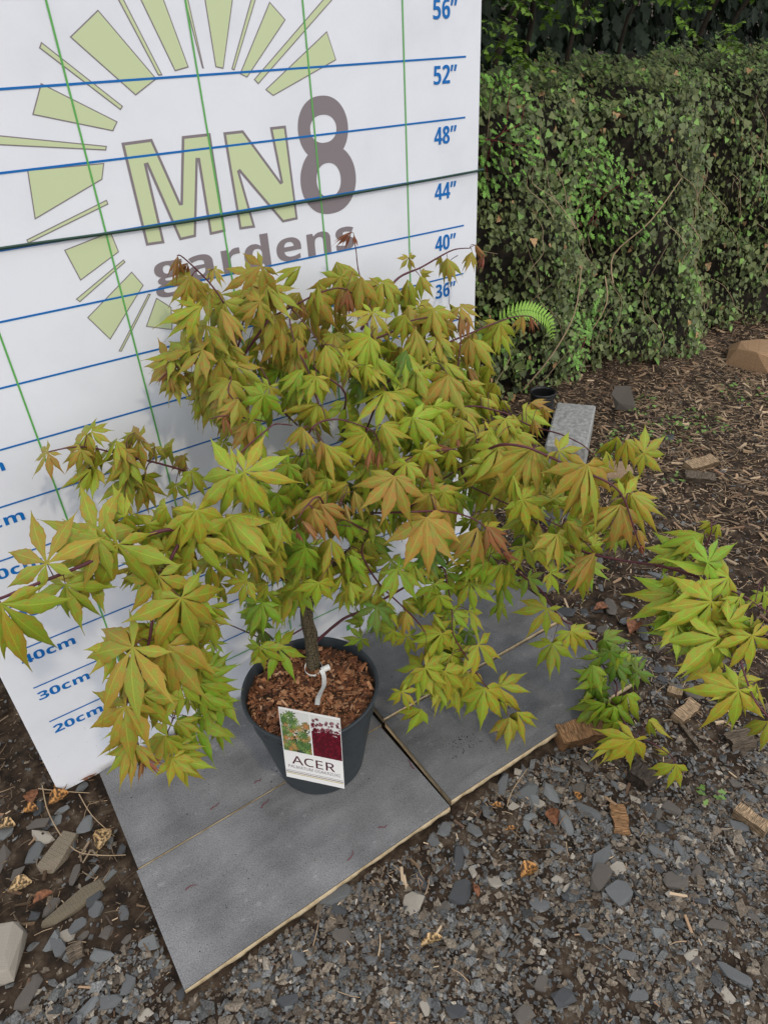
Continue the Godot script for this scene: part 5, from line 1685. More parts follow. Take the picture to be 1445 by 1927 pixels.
	L(Vector3(0.731,0.692,0.630),Vector3(-0.035,-0.081,0.034),0.4,1.3)
	L(Vector3(0.731,0.692,0.630),Vector3(-0.056,-0.038,0.011),0.3,1.3)
	L(Vector3(0.770,0.691,0.620),Vector3(0.023,-0.048,0.071),0.35,1)
	L(Vector3(0.767,0.692,0.620),Vector3(-0.002,-0.060,0.030),0.25,1)
	L(Vector3(0.749,0.646,0.650),Vector3(-0.049,-0.021,-0.027),0.3,1.5)
	L(Vector3(0.761,0.640,0.650),Vector3(0.015,-0.036,0.029),0.3,1.4)
	L(Vector3(0.745,0.626,0.670),Vector3(0.008,-0.021,0.015),0.12,2.2)
	L(Vector3(0.739,0.597,0.520),Vector3(0.034,-0.043,0.058),0.5,0.9)
	L(Vector3(0.739,0.597,0.520),Vector3(0.001,-0.071,0.040),0.4,0.9)
	L(Vector3(0.984,0.426,0.450),Vector3(-0.043,-0.043,0.001),0.8,0)
	L(Vector3(0.992,0.423,0.450),Vector3(0.009,-0.055,0.030),0.6,0)
	L(Vector3(0.790,0.520,0.550),Vector3(-0.057,-0.063,0.038),0.3,1.3)
	L(Vector3(0.788,0.463,0.530),Vector3(-0.018,-0.062,0.027),0.6,0.6)
	L(Vector3(0.865,0.211,0.460),Vector3(0.005,-0.054,0.042),0.8,0.3)
	L(Vector3(0.868,0.209,0.460),Vector3(0.049,-0.028,0.056),0.4,0.3)
	L(Vector3(0.990,0.114,0.460),Vector3(0.029,-0.034,0.066),0.6,-0.1)
	L(Vector3(0.935,0.126,0.500),Vector3(-0.024,-0.059,0.025),0.7,0)
	L(Vector3(0.903,0.104,0.541),Vector3(-0.070,-0.049,0.018),0.8,-0.1)
	L(Vector3(0.862,0.074,0.570),Vector3(-0.076,-0.032,-0.025),0.5,-0.2)
	L(Vector3(0.863,0.098,0.604),Vector3(-0.016,-0.058,0.035),0.5,0)
	L(Vector3(0.869,0.093,0.604),Vector3(0.023,-0.053,0.055),0.4,0)
	L(Vector3(0.849,0.104,0.589),Vector3(-0.038,-0.071,0.002),0.3,0)
	L(Vector3(0.895,0.120,0.609),Vector3(0.005,-0.082,0.060),0.5,0)
	L(Vector3(0.933,0.056,0.513),Vector3(-0.057,-0.016,-0.042),0.3,-0.2)
	L(Vector3(0.819,0.111,0.692),Vector3(-0.058,-0.086,-0.009),0.8,0.4)
	L(Vector3(0.904,0.083,0.665),Vector3(0.025,-0.033,0.056),0.25,0.7)
	L(Vector3(0.840,0.105,0.777),Vector3(-0.025,-0.074,0.021),0.4,0.6)
	L(Vector3(0.896,0.048,0.734),Vector3(-0.025,0.004,-0.020),0.3,0.6)
	L(Vector3(0.825,0.083,0.660),Vector3(-0.081,-0.030,-0.016),0.3,0.3)
	L(Vector3(0.869,0.379,0.780),Vector3(-0.062,-0.040,-0.006),0.7,0.5)
	L(Vector3(0.757,0.464,0.877),Vector3(-0.065,-0.061,-0.007),0.85,0.6)
	L(Vector3(0.778,0.421,0.924),Vector3(-0.032,-0.051,0.019),0.4,1)
	L(Vector3(0.783,0.471,0.888),Vector3(0.001,-0.040,0.032),0.3,0.7)
	L(Vector3(0.910,0.582,0.682),Vector3(-0.065,-0.019,-0.013),0.45,0.2)
	L(Vector3(0.909,0.582,0.682),Vector3(-0.064,-0.017,-0.054),0.25,0.2)
	L(Vector3(0.888,0.543,0.657),Vector3(-0.064,-0.021,-0.023),0.7,0)
	L(Vector3(0.918,0.608,0.695),Vector3(-0.002,-0.036,0.019),0.4,0.5)
	L(Vector3(0.928,0.600,0.679),Vector3(-0.022,-0.016,-0.007),0.3,0.4)
	L(Vector3(0.838,0.584,0.777),Vector3(-0.100,-0.011,-0.036),0.7,0.3)
	L(Vector3(0.803,0.525,0.717),Vector3(-0.074,-0.033,-0.023),0.55,0.1)
	L(Vector3(0.786,0.566,0.786),Vector3(-0.084,-0.047,-0.015),0.85,0.4)
	L(Vector3(0.776,0.518,0.818),Vector3(-0.086,-0.033,-0.013),0.7,0.6)
	L(Vector3(0.825,0.570,0.808),Vector3(-0.018,-0.043,0.039),0.6,0.4)
	L(Vector3(0.804,0.533,0.852),Vector3(-0.007,-0.058,0.036),0.9,0.5)
	L(Vector3(0.944,0.506,0.791),Vector3(-0.010,-0.035,0.024),0.8,0.1)
	L(Vector3(0.845,0.463,0.763),Vector3(-0.097,-0.017,-0.051),0.3,0)
	L(Vector3(0.895,0.535,0.667),Vector3(0.032,-0.016,0.032),0.3,0.2)
	L(Vector3(-0.005,0.641,0.410),Vector3(-0.099,-0.066,0.002),0.9,0.9)
	L(Vector3(0.041,0.609,0.400),Vector3(-0.042,-0.110,0.052),0.75,1)
	L(Vector3(-0.014,0.559,0.420),Vector3(-0.028,-0.067,0.034),0.7,0.8)
	L(Vector3(-0.041,0.563,0.430),Vector3(-0.079,-0.076,0.004),0.7,0.9)
	L(Vector3(-0.052,0.492,0.430),Vector3(-0.051,-0.050,0.029),0.5,1)
	L(Vector3(-0.050,0.491,0.430),Vector3(-0.026,-0.054,0.034),0.3,1)
	L(Vector3(-0.045,0.463,0.440),Vector3(-0.023,-0.029,0.019),0.15,1.9)
	L(Vector3(-0.044,0.460,0.440),Vector3(0.014,-0.014,0.031),0.12,2)
	L(Vector3(0.005,0.404,0.370),Vector3(-0.046,-0.037,-0.012),0.6,0.5)
	L(Vector3(0.004,0.400,0.370),Vector3(-0.030,-0.047,0.018),0.3,0.5)
	L(Vector3(0.056,0.375,0.340),Vector3(-0.003,-0.054,0.066),0.9,0.1)
	L(Vector3(-0.001,0.361,0.380),Vector3(-0.004,-0.041,0.042),0.7,0.4)
	L(Vector3(0.002,0.359,0.380),Vector3(0.061,-0.028,0.038),0.4,0.6)
	L(Vector3(0.000,0.366,0.380),Vector3(-0.033,-0.052,0.001),0.3,0.4)
	L(Vector3(0.009,0.371,0.370),Vector3(0.045,-0.001,0.025),0.3,0.3)
	L(Vector3(0.077,0.471,0.360),Vector3(0.058,-0.032,0.036),0.8,0.1)
	L(Vector3(0.081,0.476,0.360),Vector3(0.071,0.011,0.020),0.5,0.1)
	L(Vector3(0.074,0.453,0.370),Vector3(0.040,-0.044,0.036),0.5,0.1)
	L(Vector3(0.125,0.486,0.330),Vector3(-0.045,-0.038,0.007),0.5,0)
	L(Vector3(0.061,0.426,0.330),Vector3(-0.002,-0.028,0.027),0.4,0.1)
	L(Vector3(0.018,0.415,0.280),Vector3(-0.011,-0.039,0.039),0.6,-0.1)
	L(Vector3(0.004,0.399,0.280),Vector3(0.000,0.030,-0.036),0.5,-0.1)
	L(Vector3(0.001,0.445,0.300),Vector3(0.017,-0.007,0.019),0.6,-0.1)
	E(Vector3(0.410,0.923,0.220),Vector3(-0.015,-0.005,-0.007),0.1,2.2)
	E(Vector3(0.409,0.913,0.220),Vector3(0.000,-0.015,0.009),0.1,2.1)
	E(Vector3(0.547,1.000,0.186),Vector3(-0.036,-0.067,0.010),0.5,1.3)
	E(Vector3(0.680,0.960,0.132),Vector3(0.007,-0.057,0.029),0.3,0.8)
	E(Vector3(0.544,0.917,0.082),Vector3(0.009,-0.061,0.017),0.9,1.1)
	E(Vector3(0.671,0.931,0.096),Vector3(-0.045,-0.037,0.020),0.8,0.7)
	E(Vector3(0.543,0.861,0.091),Vector3(-0.036,-0.044,-0.024),0.9,1.0)
	E(Vector3(0.704,0.888,0.121),Vector3(-0.025,-0.045,0.041),0.4,0.6)
	E(Vector3(0.528,0.966,0.093),Vector3(-0.020,-0.051,0.009),0.4,1.1)
	E(Vector3(0.394,0.942,0.101),Vector3(-0.027,-0.052,-0.014),0.4,0.5)
	E(Vector3(0.635,0.877,0.103),Vector3(0.038,-0.002,0.037),0.5,0.9)
	E(Vector3(0.673,0.913,0.141),Vector3(-0.024,-0.045,0.047),0.4,1.2)
	E(Vector3(0.601,0.872,0.129),Vector3(0.004,-0.052,0.013),0.7,0.7)
	E(Vector3(0.598,0.946,0.109),Vector3(-0.018,-0.052,0.019),0.3,0.9)
	E(Vector3(0.785,0.845,0.109),Vector3(-0.005,-0.060,0.006),0.5,0.9)
	E(Vector3(0.490,0.991,0.141),Vector3(-0.010,-0.048,0.011),0.3,0.8)
	E(Vector3(0.388,1.007,0.150),Vector3(0.007,-0.047,0.049),0.8,0.8)
	E(Vector3(0.299,0.934,0.157),Vector3(-0.036,-0.033,0.015),0.8,1.0)
	E(Vector3(0.635,0.813,0.097),Vector3(0.024,-0.037,0.059),0.8,1.0)
	E(Vector3(0.691,0.849,0.163),Vector3(0.016,-0.052,0.016),0.3,0.8)
	E(Vector3(0.502,0.904,0.155),Vector3(-0.010,-0.037,0.033),0.7,0.9)
	E(Vector3(0.525,0.874,0.088),Vector3(0.017,-0.061,0.030),0.3,0.7)
	E(Vector3(0.594,0.975,0.169),Vector3(-0.037,-0.048,0.004),0.7,1.1)
	E(Vector3(0.572,0.867,0.089),Vector3(-0.005,-0.052,0.016),0.7,0.7)
	E(Vector3(0.558,1.006,0.087),Vector3(-0.020,-0.056,0.035),0.4,0.9)
	E(Vector3(0.488,0.927,0.094),Vector3(-0.052,-0.043,-0.033),0.9,1.2)
	E(Vector3(0.246,1.002,0.178),Vector3(-0.040,-0.018,-0.037),0.9,0.7)
	E(Vector3(0.531,0.995,0.143),Vector3(-0.005,-0.075,0.016),0.8,0.9)
	E(Vector3(0.728,0.820,0.108),Vector3(-0.010,-0.050,0.001),0.5,0.9)
	E(Vector3(0.402,1.016,0.121),Vector3(-0.023,-0.043,0.033),0.2,1.1)
	E(Vector3(0.693,0.848,0.188),Vector3(0.002,-0.032,0.052),0.6,0.8)
	E(Vector3(0.478,0.967,0.086),Vector3(-0.046,-0.026,0.004),0.4,1.2)
	E(Vector3(0.365,1.004,0.141),Vector3(-0.065,-0.040,0.012),0.8,1.0)
	E(Vector3(0.533,0.858,0.086),Vector3(-0.046,-0.053,-0.001),0.7,1.0)
	E(Vector3(0.367,1.052,0.191),Vector3(-0.042,-0.039,-0.017),0.7,1.3)
	E(Vector3(0.368,0.920,0.116),Vector3(-0.050,-0.039,-0.018),0.3,0.6)
	E(Vector3(0.461,1.003,0.189),Vector3(-0.033,-0.040,-0.015),0.3,0.8)
	E(Vector3(0.307,1.014,0.111),Vector3(-0.055,-0.034,0.011),0.7,0.8)
	E(Vector3(0.444,0.932,0.125),Vector3(-0.031,-0.037,0.031),0.3,0.9)
	E(Vector3(0.565,0.822,0.106),Vector3(-0.016,-0.055,0.009),0.5,0.9)
	E(Vector3(0.703,0.891,0.150),Vector3(-0.040,-0.055,0.035),0.8,1.3)
	E(Vector3(0.388,1.020,0.099),Vector3(-0.044,-0.046,0.012),0.9,1.1)
	E(Vector3(0.560,0.854,0.135),Vector3(-0.000,-0.068,0.023),0.8,1.0)
	E(Vector3(0.408,1.015,0.110),Vector3(-0.041,-0.050,0.019),0.3,0.6)
	E(Vector3(0.500,0.907,0.127),Vector3(-0.019,-0.046,0.007),0.5,1.3)
	E(Vector3(0.555,0.829,0.137),Vector3(-0.035,-0.043,-0.012),0.9,1.1)
	E(Vector3(0.482,0.893,0.130),Vector3(-0.019,-0.072,0.012),0.2,0.8)
	E(Vector3(0.454,0.890,0.104),Vector3(-0.067,-0.024,-0.014),0.6,0.7)
	E(Vector3(0.689,0.938,0.107),Vector3(-0.004,-0.066,0.038),0.3,0.7)
	E(Vector3(0.409,0.929,0.194),Vector3(-0.002,-0.049,0.023),0.3,1.3)
	E(Vector3(0.262,1.012,0.188),Vector3(-0.075,0.001,-0.021),0.4,0.6)
	E(Vector3(0.261,0.947,0.125),Vector3(-0.019,-0.056,0.012),0.3,0.5)
	E(Vector3(0.354,1.002,0.195),Vector3(-0.042,-0.011,-0.035),0.8,1.2)
	E(Vector3(0.460,1.025,0.137),Vector3(-0.059,-0.007,-0.012),0.3,0.8)
	E(Vector3(0.412,0.892,0.172),Vector3(-0.036,-0.032,0.019),0.4,1.1)
	E(Vector3(0.734,0.906,0.113),Vector3(-0.001,-0.061,0.047),0.4,1.1)
	E(Vector3(0.424,0.977,0.080),Vector3(-0.049,-0.040,0.024),0.2,0.7)
	E(Vector3(0.430,0.864,0.194),Vector3(0.042,-0.034,0.028),0.5,0.9)
	E(Vector3(0.624,0.857,0.179),Vector3(-0.005,-0.055,0.021),0.5,1.1)
	E(Vector3(0.661,0.937,0.088),Vector3(0.027,-0.027,0.034),0.4,1.3)
	E(Vector3(0.399,1.022,0.092),Vector3(0.012,-0.056,0.025),0.5,1.0)
	E(Vector3(0.547,0.874,0.182),Vector3(-0.004,-0.067,0.013),0.8,0.7)
	E(Vector3(0.303,0.934,0.169),Vector3(-0.033,-0.044,-0.015),0.8,1.0)
	E(Vector3(0.247,0.952,0.199),Vector3(-0.046,-0.032,-0.031),0.8,1.1)
	E(Vector3(0.265,0.859,0.181),Vector3(-0.034,-0.044,-0.018),0.3,1.3)
	E(Vector3(0.302,0.804,0.125),Vector3(-0.045,-0.059,0.004),0.4,1.1)
	E(Vector3(0.323,0.859,0.106),Vector3(-0.024,-0.050,0.002),0.6,1.1)
	E(Vector3(0.267,0.861,0.102),Vector3(-0.040,-0.037,-0.023),0.8,1.0)
	E(Vector3(0.268,0.905,0.157),Vector3(-0.054,-0.038,-0.021),0.4,0.8)
	E(Vector3(0.392,0.919,0.148),Vector3(-0.037,-0.047,-0.000),0.8,1.3)
	E(Vector3(0.271,0.975,0.167),Vector3(-0.053,-0.053,-0.009),0.8,0.9)
	E(Vector3(0.394,0.873,0.100),Vector3(-0.031,-0.039,0.007),0.6,1.2)
	E(Vector3(0.217,0.894,0.125),Vector3(-0.038,-0.043,0.003),0.8,0.7)
	E(Vector3(0.263,0.867,0.196),Vector3(-0.029,-0.046,-0.011),0.9,1.3)
	E(Vector3(0.290,1.003,0.191),Vector3(-0.008,-0.047,0.047),0.3,1.2)
	E(Vector3(0.233,0.949,0.182),Vector3(-0.047,-0.013,-0.054),0.4,0.9)
	E(Vector3(0.320,0.907,0.095),Vector3(-0.036,-0.063,-0.019),0.6,1.1)
	E(Vector3(0.217,0.905,0.146),Vector3(-0.044,0.001,-0.052),0.5,1.0)
	E(Vector3(0.277,0.873,0.134),Vector3(-0.044,-0.051,0.002),0.4,1.1)
	E(Vector3(0.370,0.881,0.102),Vector3(-0.029,-0.056,-0.009),0.3,0.9)
	E(Vector3(0.220,0.934,0.141),Vector3(-0.045,0.005,-0.026),0.7,1.0)
	E(Vector3(0.215,0.918,0.125),Vector3(-0.051,-0.043,-0.038),0.8,1.3)
	E(Vector3(0.346,0.809,0.103),Vector3(-0.074,-0.016,-0.010),0.3,1.2)
	E(Vector3(0.270,0.843,0.099),Vector3(-0.045,-0.059,-0.011),0.8,0.7)
	E(Vector3(0.541,0.567,0.142),Vector3(0.000,-0.058,0.010),0.3,-0.1)
	E(Vector3(0.710,0.662,0.279),Vector3(-0.023,-0.041,0.028),0.3,0.3)
	E(Vector3(0.545,0.823,0.275),Vector3(0.046,-0.052,0.029),0.9,0.4)
	E(Vector3(0.479,0.644,0.153),Vector3(-0.010,-0.065,0.041),0.5,0.5)
	E(Vector3(0.470,0.892,0.249),Vector3(-0.050,-0.025,-0.011),0.9,0.3)
	E(Vector3(0.679,0.744,0.100),Vector3(-0.009,-0.050,0.008),0.6,0.2)
	E(Vector3(0.557,0.563,0.126),Vector3(-0.005,-0.050,0.004),0.4,-0.1)
	E(Vector3(0.446,0.875,0.217),Vector3(-0.044,-0.043,-0.024),0.6,0.2)
	E(Vector3(0.445,0.870,0.119),Vector3(0.014,-0.060,0.038),0.4,-0.2)
	E(Vector3(0.616,0.694,0.170),Vector3(0.045,-0.032,0.040),0.9,0.5)
	E(Vector3(0.418,0.605,0.109),Vector3(0.009,-0.054,0.015),0.7,-0.2)
	E(Vector3(0.578,0.537,0.128),Vector3(-0.006,-0.046,0.031),0.6,0.4)
	E(Vector3(0.727,0.800,0.162),Vector3(0.005,-0.050,0.056),0.7,-0.2)
	E(Vector3(0.722,0.595,0.193),Vector3(0.002,-0.061,0.035),0.4,-0.1)
	E(Vector3(0.406,0.725,0.239),Vector3(-0.041,-0.040,0.001),0.5,0.5)
	E(Vector3(0.519,0.846,0.228),Vector3(0.040,-0.056,0.035),0.8,-0.2)
	E(Vector3(0.386,0.897,0.249),Vector3(-0.057,-0.015,-0.007),0.4,0.0)
	E(Vector3(0.725,0.659,0.239),Vector3(0.021,-0.026,0.060),0.5,0.6)
	E(Vector3(0.631,0.580,0.187),Vector3(0.011,-0.053,0.023),0.6,-0.1)
	E(Vector3(0.830,0.698,0.128),Vector3(0.043,-0.023,0.015),0.7,0.4)
	E(Vector3(0.685,0.578,0.113),Vector3(0.020,-0.039,0.059),0.8,-0.1)
	E(Vector3(0.434,0.881,0.107),Vector3(-0.028,-0.055,0.041),0.6,0.5)
	E(Vector3(0.647,0.769,0.120),Vector3(-0.032,-0.045,-0.003),0.5,-0.2)
	E(Vector3(0.386,0.882,0.243),Vector3(-0.041,-0.042,-0.013),0.9,0.3)
	E(Vector3(0.795,0.588,0.106),Vector3(0.044,-0.041,0.038),0.7,0.3)
	E(Vector3(0.399,0.633,0.118),Vector3(-0.039,-0.061,-0.012),0.2,-0.0)
	E(Vector3(0.288,0.832,0.198),Vector3(-0.041,-0.049,-0.007),0.8,0.0)
	E(Vector3(0.827,0.727,0.143),Vector3(0.037,-0.039,0.044),0.3,0.4)
	E(Vector3(0.605,0.635,0.226),Vector3(0.010,-0.033,0.050),0.3,0.6)
	E(Vector3(0.383,0.662,0.200),Vector3(-0.051,-0.031,0.010),0.4,0.2)
	E(Vector3(0.498,0.696,0.251),Vector3(0.012,-0.054,0.021),0.8,0.4)
	E(Vector3(0.666,0.826,0.188),Vector3(0.027,-0.045,0.049),0.3,0.2)
	E(Vector3(0.792,0.753,0.138),Vector3(0.038,-0.055,0.031),0.3,0.0)
	E(Vector3(0.464,0.742,0.132),Vector3(-0.040,-0.036,-0.024),0.9,0.5)
	E(Vector3(0.294,0.897,0.297),Vector3(-0.036,-0.049,-0.013),0.6,-0.1)
	E(Vector3(0.422,0.793,0.107),Vector3(0.009,-0.038,0.047),0.7,0.3)
	E(Vector3(0.639,0.709,0.128),Vector3(0.013,-0.037,0.059),0.5,0.3)
	E(Vector3(0.698,0.713,0.146),Vector3(0.015,-0.036,0.058),0.7,0.4)
	E(Vector3(0.699,0.645,0.228),Vector3(0.043,-0.045,0.026),0.5,0.5)
	E(Vector3(0.670,0.642,0.150),Vector3(-0.006,-0.055,0.028),0.6,0.2)
	E(Vector3(0.651,0.517,0.137),Vector3(0.027,-0.039,0.038),0.9,-0.2)
	E(Vector3(0.514,0.888,0.256),Vector3(0.039,-0.043,0.049),0.3,0.3)
	E(Vector3(0.533,0.677,0.202),Vector3(0.029,-0.044,0.037),0.9,-0.0)
	E(Vector3(0.585,0.794,0.253),Vector3(0.024,-0.012,0.046),0.4,-0.1)
	E(Vector3(0.457,0.777,0.103),Vector3(0.003,-0.063,0.030),0.4,0.0)
	E(Vector3(0.502,0.875,0.260),Vector3(-0.018,-0.058,0.007),0.3,0.5)
	E(Vector3(0.699,0.648,0.194),Vector3(0.037,-0.053,0.042),0.6,0.5)
	E(Vector3(0.731,0.690,0.159),Vector3(0.024,-0.056,0.024),0.8,0.1)
	E(Vector3(0.740,0.768,0.175),Vector3(0.017,-0.050,0.015),0.7,0.1)
	E(Vector3(0.402,0.856,0.196),Vector3(-0.052,-0.034,-0.005),0.7,0.1)
	E(Vector3(0.817,0.516,0.128),Vector3(0.002,-0.050,0.009),0.9,0.4)
	E(Vector3(0.445,0.887,0.129),Vector3(0.002,-0.039,0.041),0.4,-0.1)
	E(Vector3(0.811,0.517,0.134),Vector3(-0.026,-0.058,0.033),0.8,0.5)
	E(Vector3(0.683,0.827,0.239),Vector3(0.030,-0.029,0.050),0.5,0.6)
	E(Vector3(0.586,0.802,0.147),Vector3(-0.025,-0.044,0.010),0.3,0.2)
	E(Vector3(0.473,0.787,0.273),Vector3(-0.035,-0.032,0.015),0.5,0.3)
	E(Vector3(0.620,0.585,0.175),Vector3(0.042,-0.004,0.030),0.6,-0.2)
	E(Vector3(0.518,0.730,0.286),Vector3(-0.046,-0.032,0.020),0.6,0.2)
	E(Vector3(0.661,0.654,0.168),Vector3(-0.018,-0.055,0.025),0.7,-0.0)
	E(Vector3(0.481,0.800,0.211),Vector3(0.011,-0.065,0.031),0.8,0.2)
	E(Vector3(0.525,0.833,0.201),Vector3(-0.048,-0.052,-0.013),0.4,0.1)
	E(Vector3(0.525,0.731,0.257),Vector3(-0.004,-0.039,0.033),0.8,0.3)
	E(Vector3(0.354,0.840,0.101),Vector3(-0.059,-0.031,-0.010),0.8,0.6)
	E(Vector3(0.560,0.714,0.225),Vector3(-0.060,-0.033,-0.014),0.7,-0.0)
	E(Vector3(0.574,0.775,0.253),Vector3(-0.019,-0.039,0.027),0.8,0.4)
	E(Vector3(0.410,0.707,0.257),Vector3(-0.026,-0.060,0.004),0.4,0.2)
	E(Vector3(0.415,0.823,0.228),Vector3(-0.021,-0.062,-0.004),0.3,0.5)
	E(Vector3(0.555,0.584,0.189),Vector3(-0.001,-0.046,0.022),0.6,0.6)
	E(Vector3(0.821,0.668,0.182),Vector3(-0.008,-0.055,0.010),0.2,-0.2)
	E(Vector3(0.559,0.899,0.293),Vector3(-0.029,-0.036,0.025),0.3,-0.2)
	E(Vector3(0.609,0.834,0.247),Vector3(-0.008,-0.055,0.045),0.8,0.5)
	E(Vector3(0.298,0.803,0.242),Vector3(-0.051,-0.033,0.015),0.4,0.7)
	E(Vector3(0.447,0.673,0.133),Vector3(-0.032,-0.041,-0.003),0.6,0.2)
	E(Vector3(0.579,0.877,0.259),Vector3(0.021,-0.036,0.043),0.6,0.2)
	E(Vector3(0.403,0.736,0.289),Vector3(-0.016,-0.056,0.000),0.9,0.4)
	E(Vector3(0.689,0.774,0.221),Vector3(0.044,-0.019,0.061),0.6,0.1)
	E(Vector3(0.482,0.618,0.175),Vector3(-0.010,-0.054,0.051),0.4,-0.2)
	E(Vector3(0.395,0.828,0.217),Vector3(0.001,-0.045,0.057),0.2,0.5)
	E(Vector3(0.683,0.569,0.214),Vector3(0.014,-0.049,0.052),0.8,0.1)
	E(Vector3(0.295,0.834,0.259),Vector3(-0.050,0.001,-0.025),0.9,0.0)
	E(Vector3(0.577,0.672,0.193),Vector3(-0.021,-0.053,0.042),0.5,-0.1)
	E(Vector3(0.733,0.560,0.147),Vector3(-0.025,-0.046,0.040),0.8,0.3)
	E(Vector3(0.539,0.696,0.138),Vector3(-0.020,-0.064,0.018),0.6,0.2)
	E(Vector3(0.592,0.829,0.109),Vector3(-0.032,-0.070,0.013),0.3,0.4)
	E(Vector3(0.668,0.839,0.219),Vector3(0.027,-0.039,0.017),0.9,0.6)
	E(Vector3(0.537,0.711,0.152),Vector3(-0.043,-0.057,0.001),0.9,0.5)
	E(Vector3(0.424,0.864,0.117),Vector3(-0.060,-0.039,-0.021),0.9,0.6)
	E(Vector3(0.315,0.783,0.179),Vector3(-0.046,-0.025,0.010),0.4,0.3)
	E(Vector3(0.564,0.588,0.234),Vector3(0.010,-0.026,0.047),0.9,-0.0)
	E(Vector3(0.387,0.699,0.281),Vector3(-0.031,-0.065,-0.012),0.8,0.4)
	E(Vector3(0.606,0.808,0.218),Vector3(0.003,-0.055,0.021),0.3,0.2)
	E(Vector3(0.401,0.855,0.129),Vector3(-0.009,-0.068,0.004),0.7,-0.0)
	E(Vector3(0.381,0.789,0.119),Vector3(-0.055,-0.017,-0.035),0.4,0.5)
	E(Vector3(0.544,0.676,0.129),Vector3(0.017,-0.051,0.017),0.7,0.3)
	E(Vector3(0.439,0.788,0.131),Vector3(-0.012,-0.058,0.009),0.5,0.1)
	E(Vector3(0.908,0.690,0.134),Vector3(-0.028,-0.057,0.004),0.4,0.5)
	E(Vector3(0.622,0.898,0.243),Vector3(-0.045,-0.032,0.019),0.2,1.0)
	E(Vector3(0.786,0.861,0.100),Vector3(-0.011,-0.064,0.035),0.3,0.7)
	E(Vector3(0.853,0.848,0.191),Vector3(0.007,-0.050,0.051),0.3,0.5)
	E(Vector3(0.664,0.789,0.179),Vector3(-0.006,-0.056,0.014),0.6,0.9)
	E(Vector3(0.884,0.722,0.132),Vector3(-0.029,-0.048,0.026),0.2,1.0)
	E(Vector3(0.675,0.744,0.238),Vector3(-0.001,-0.063,0.009),0.8,0.7)
	E(Vector3(0.899,0.808,0.130),Vector3(0.009,-0.047,0.027),0.6,0.4)
	E(Vector3(0.764,0.807,0.183),Vector3(0.027,-0.022,0.040),0.8,1.0)
	E(Vector3(0.732,0.736,0.161),Vector3(-0.002,-0.044,0.060),0.5,0.8)
	E(Vector3(0.832,0.740,0.103),Vector3(0.036,-0.059,0.035),0.3,0.5)
	E(Vector3(0.757,0.679,0.105),Vector3(-0.016,-0.053,-0.003),0.6,0.8)
	E(Vector3(0.820,0.699,0.116),Vector3(-0.022,-0.059,0.040),0.2,0.5)
	E(Vector3(0.789,0.775,0.145),Vector3(-0.011,-0.045,0.027),0.8,0.5)
	E(Vector3(0.826,0.688,0.126),Vector3(-0.019,-0.049,0.051),0.5,0.7)
	E(Vector3(0.864,0.753,0.163),Vector3(-0.019,-0.056,0.007),0.4,0.7)
	E(Vector3(0.710,0.706,0.249),Vector3(0.030,-0.035,0.033),0.6,0.7)
	E(Vector3(0.776,0.897,0.169),Vector3(0.008,-0.027,0.046),0.7,1.1)
	E(Vector3(0.744,0.733,0.241),Vector3(0.029,-0.065,0.024),0.6,0.6)
	E(Vector3(0.799,0.845,0.187),Vector3(-0.019,-0.050,0.020),0.5,1.1)
	E(Vector3(0.693,0.866,0.204),Vector3(0.021,-0.033,0.037),0.9,0.8)
	E(Vector3(0.702,0.818,0.185),Vector3(0.001,-0.050,0.020),0.5,0.6)
	E(Vector3(0.696,0.914,0.187),Vector3(-0.011,-0.061,0.040),0.6,0.9)
	E(Vector3(0.694,0.752,0.174),Vector3(0.045,-0.031,0.031),0.4,0.6)
	E(Vector3(0.371,0.694,0.294),Vector3(-0.007,-0.047,0.017),0.8,0.1)
	E(Vector3(0.409,0.629,0.246),Vector3(-0.036,-0.061,-0.011),0.2,0.8)
	E(Vector3(0.369,0.755,0.262),Vector3(-0.030,-0.048,0.026),0.3,0.1)
	E(Vector3(0.265,0.728,0.256),Vector3(-0.035,-0.054,0.036),0.6,0.6)
	E(Vector3(0.462,0.551,0.276),Vector3(0.024,-0.041,0.054),0.8,0.0)
	E(Vector3(0.473,0.595,0.280),Vector3(-0.048,-0.037,0.010),0.8,0.5)
	E(Vector3(0.331,0.684,0.273),Vector3(-0.018,-0.066,0.015),0.5,0.5)
	E(Vector3(0.313,0.746,0.326),Vector3(-0.035,-0.050,-0.012),0.4,0.0)
	E(Vector3(0.430,0.580,0.214),Vector3(0.015,-0.065,0.035),0.8,0.7)
	E(Vector3(0.366,0.510,0.202),Vector3(-0.060,-0.023,0.001),0.7,0.4)
	E(Vector3(0.573,0.574,0.283),Vector3(-0.009,-0.063,0.026),0.5,0.5)
	E(Vector3(0.290,0.599,0.308),Vector3(-0.015,-0.055,0.019),0.6,0.5)
	E(Vector3(0.357,0.689,0.300),Vector3(-0.023,-0.072,0.018),0.6,0.7)
	E(Vector3(0.234,0.792,0.357),Vector3(-0.047,-0.024,0.006),0.7,0.7)
	E(Vector3(0.367,0.727,0.246),Vector3(0.004,-0.053,0.036),0.3,0.1)
	E(Vector3(0.430,0.597,0.257),Vector3(-0.038,-0.033,-0.010),0.8,0.2)
	E(Vector3(0.284,0.620,0.294),Vector3(-0.026,-0.064,0.002),0.5,0.5)
	E(Vector3(0.281,0.664,0.285),Vector3(-0.041,-0.034,-0.032),0.3,0.7)
	E(Vector3(0.237,0.736,0.332),Vector3(-0.047,-0.044,0.019),0.2,-0.1)
	E(Vector3(0.458,0.685,0.314),Vector3(0.008,-0.055,0.016),0.8,0.5)
	E(Vector3(0.326,0.681,0.262),Vector3(-0.041,-0.029,0.013),0.6,0.9)
	E(Vector3(0.363,0.611,0.240),Vector3(-0.055,-0.016,-0.047),0.8,0.7)
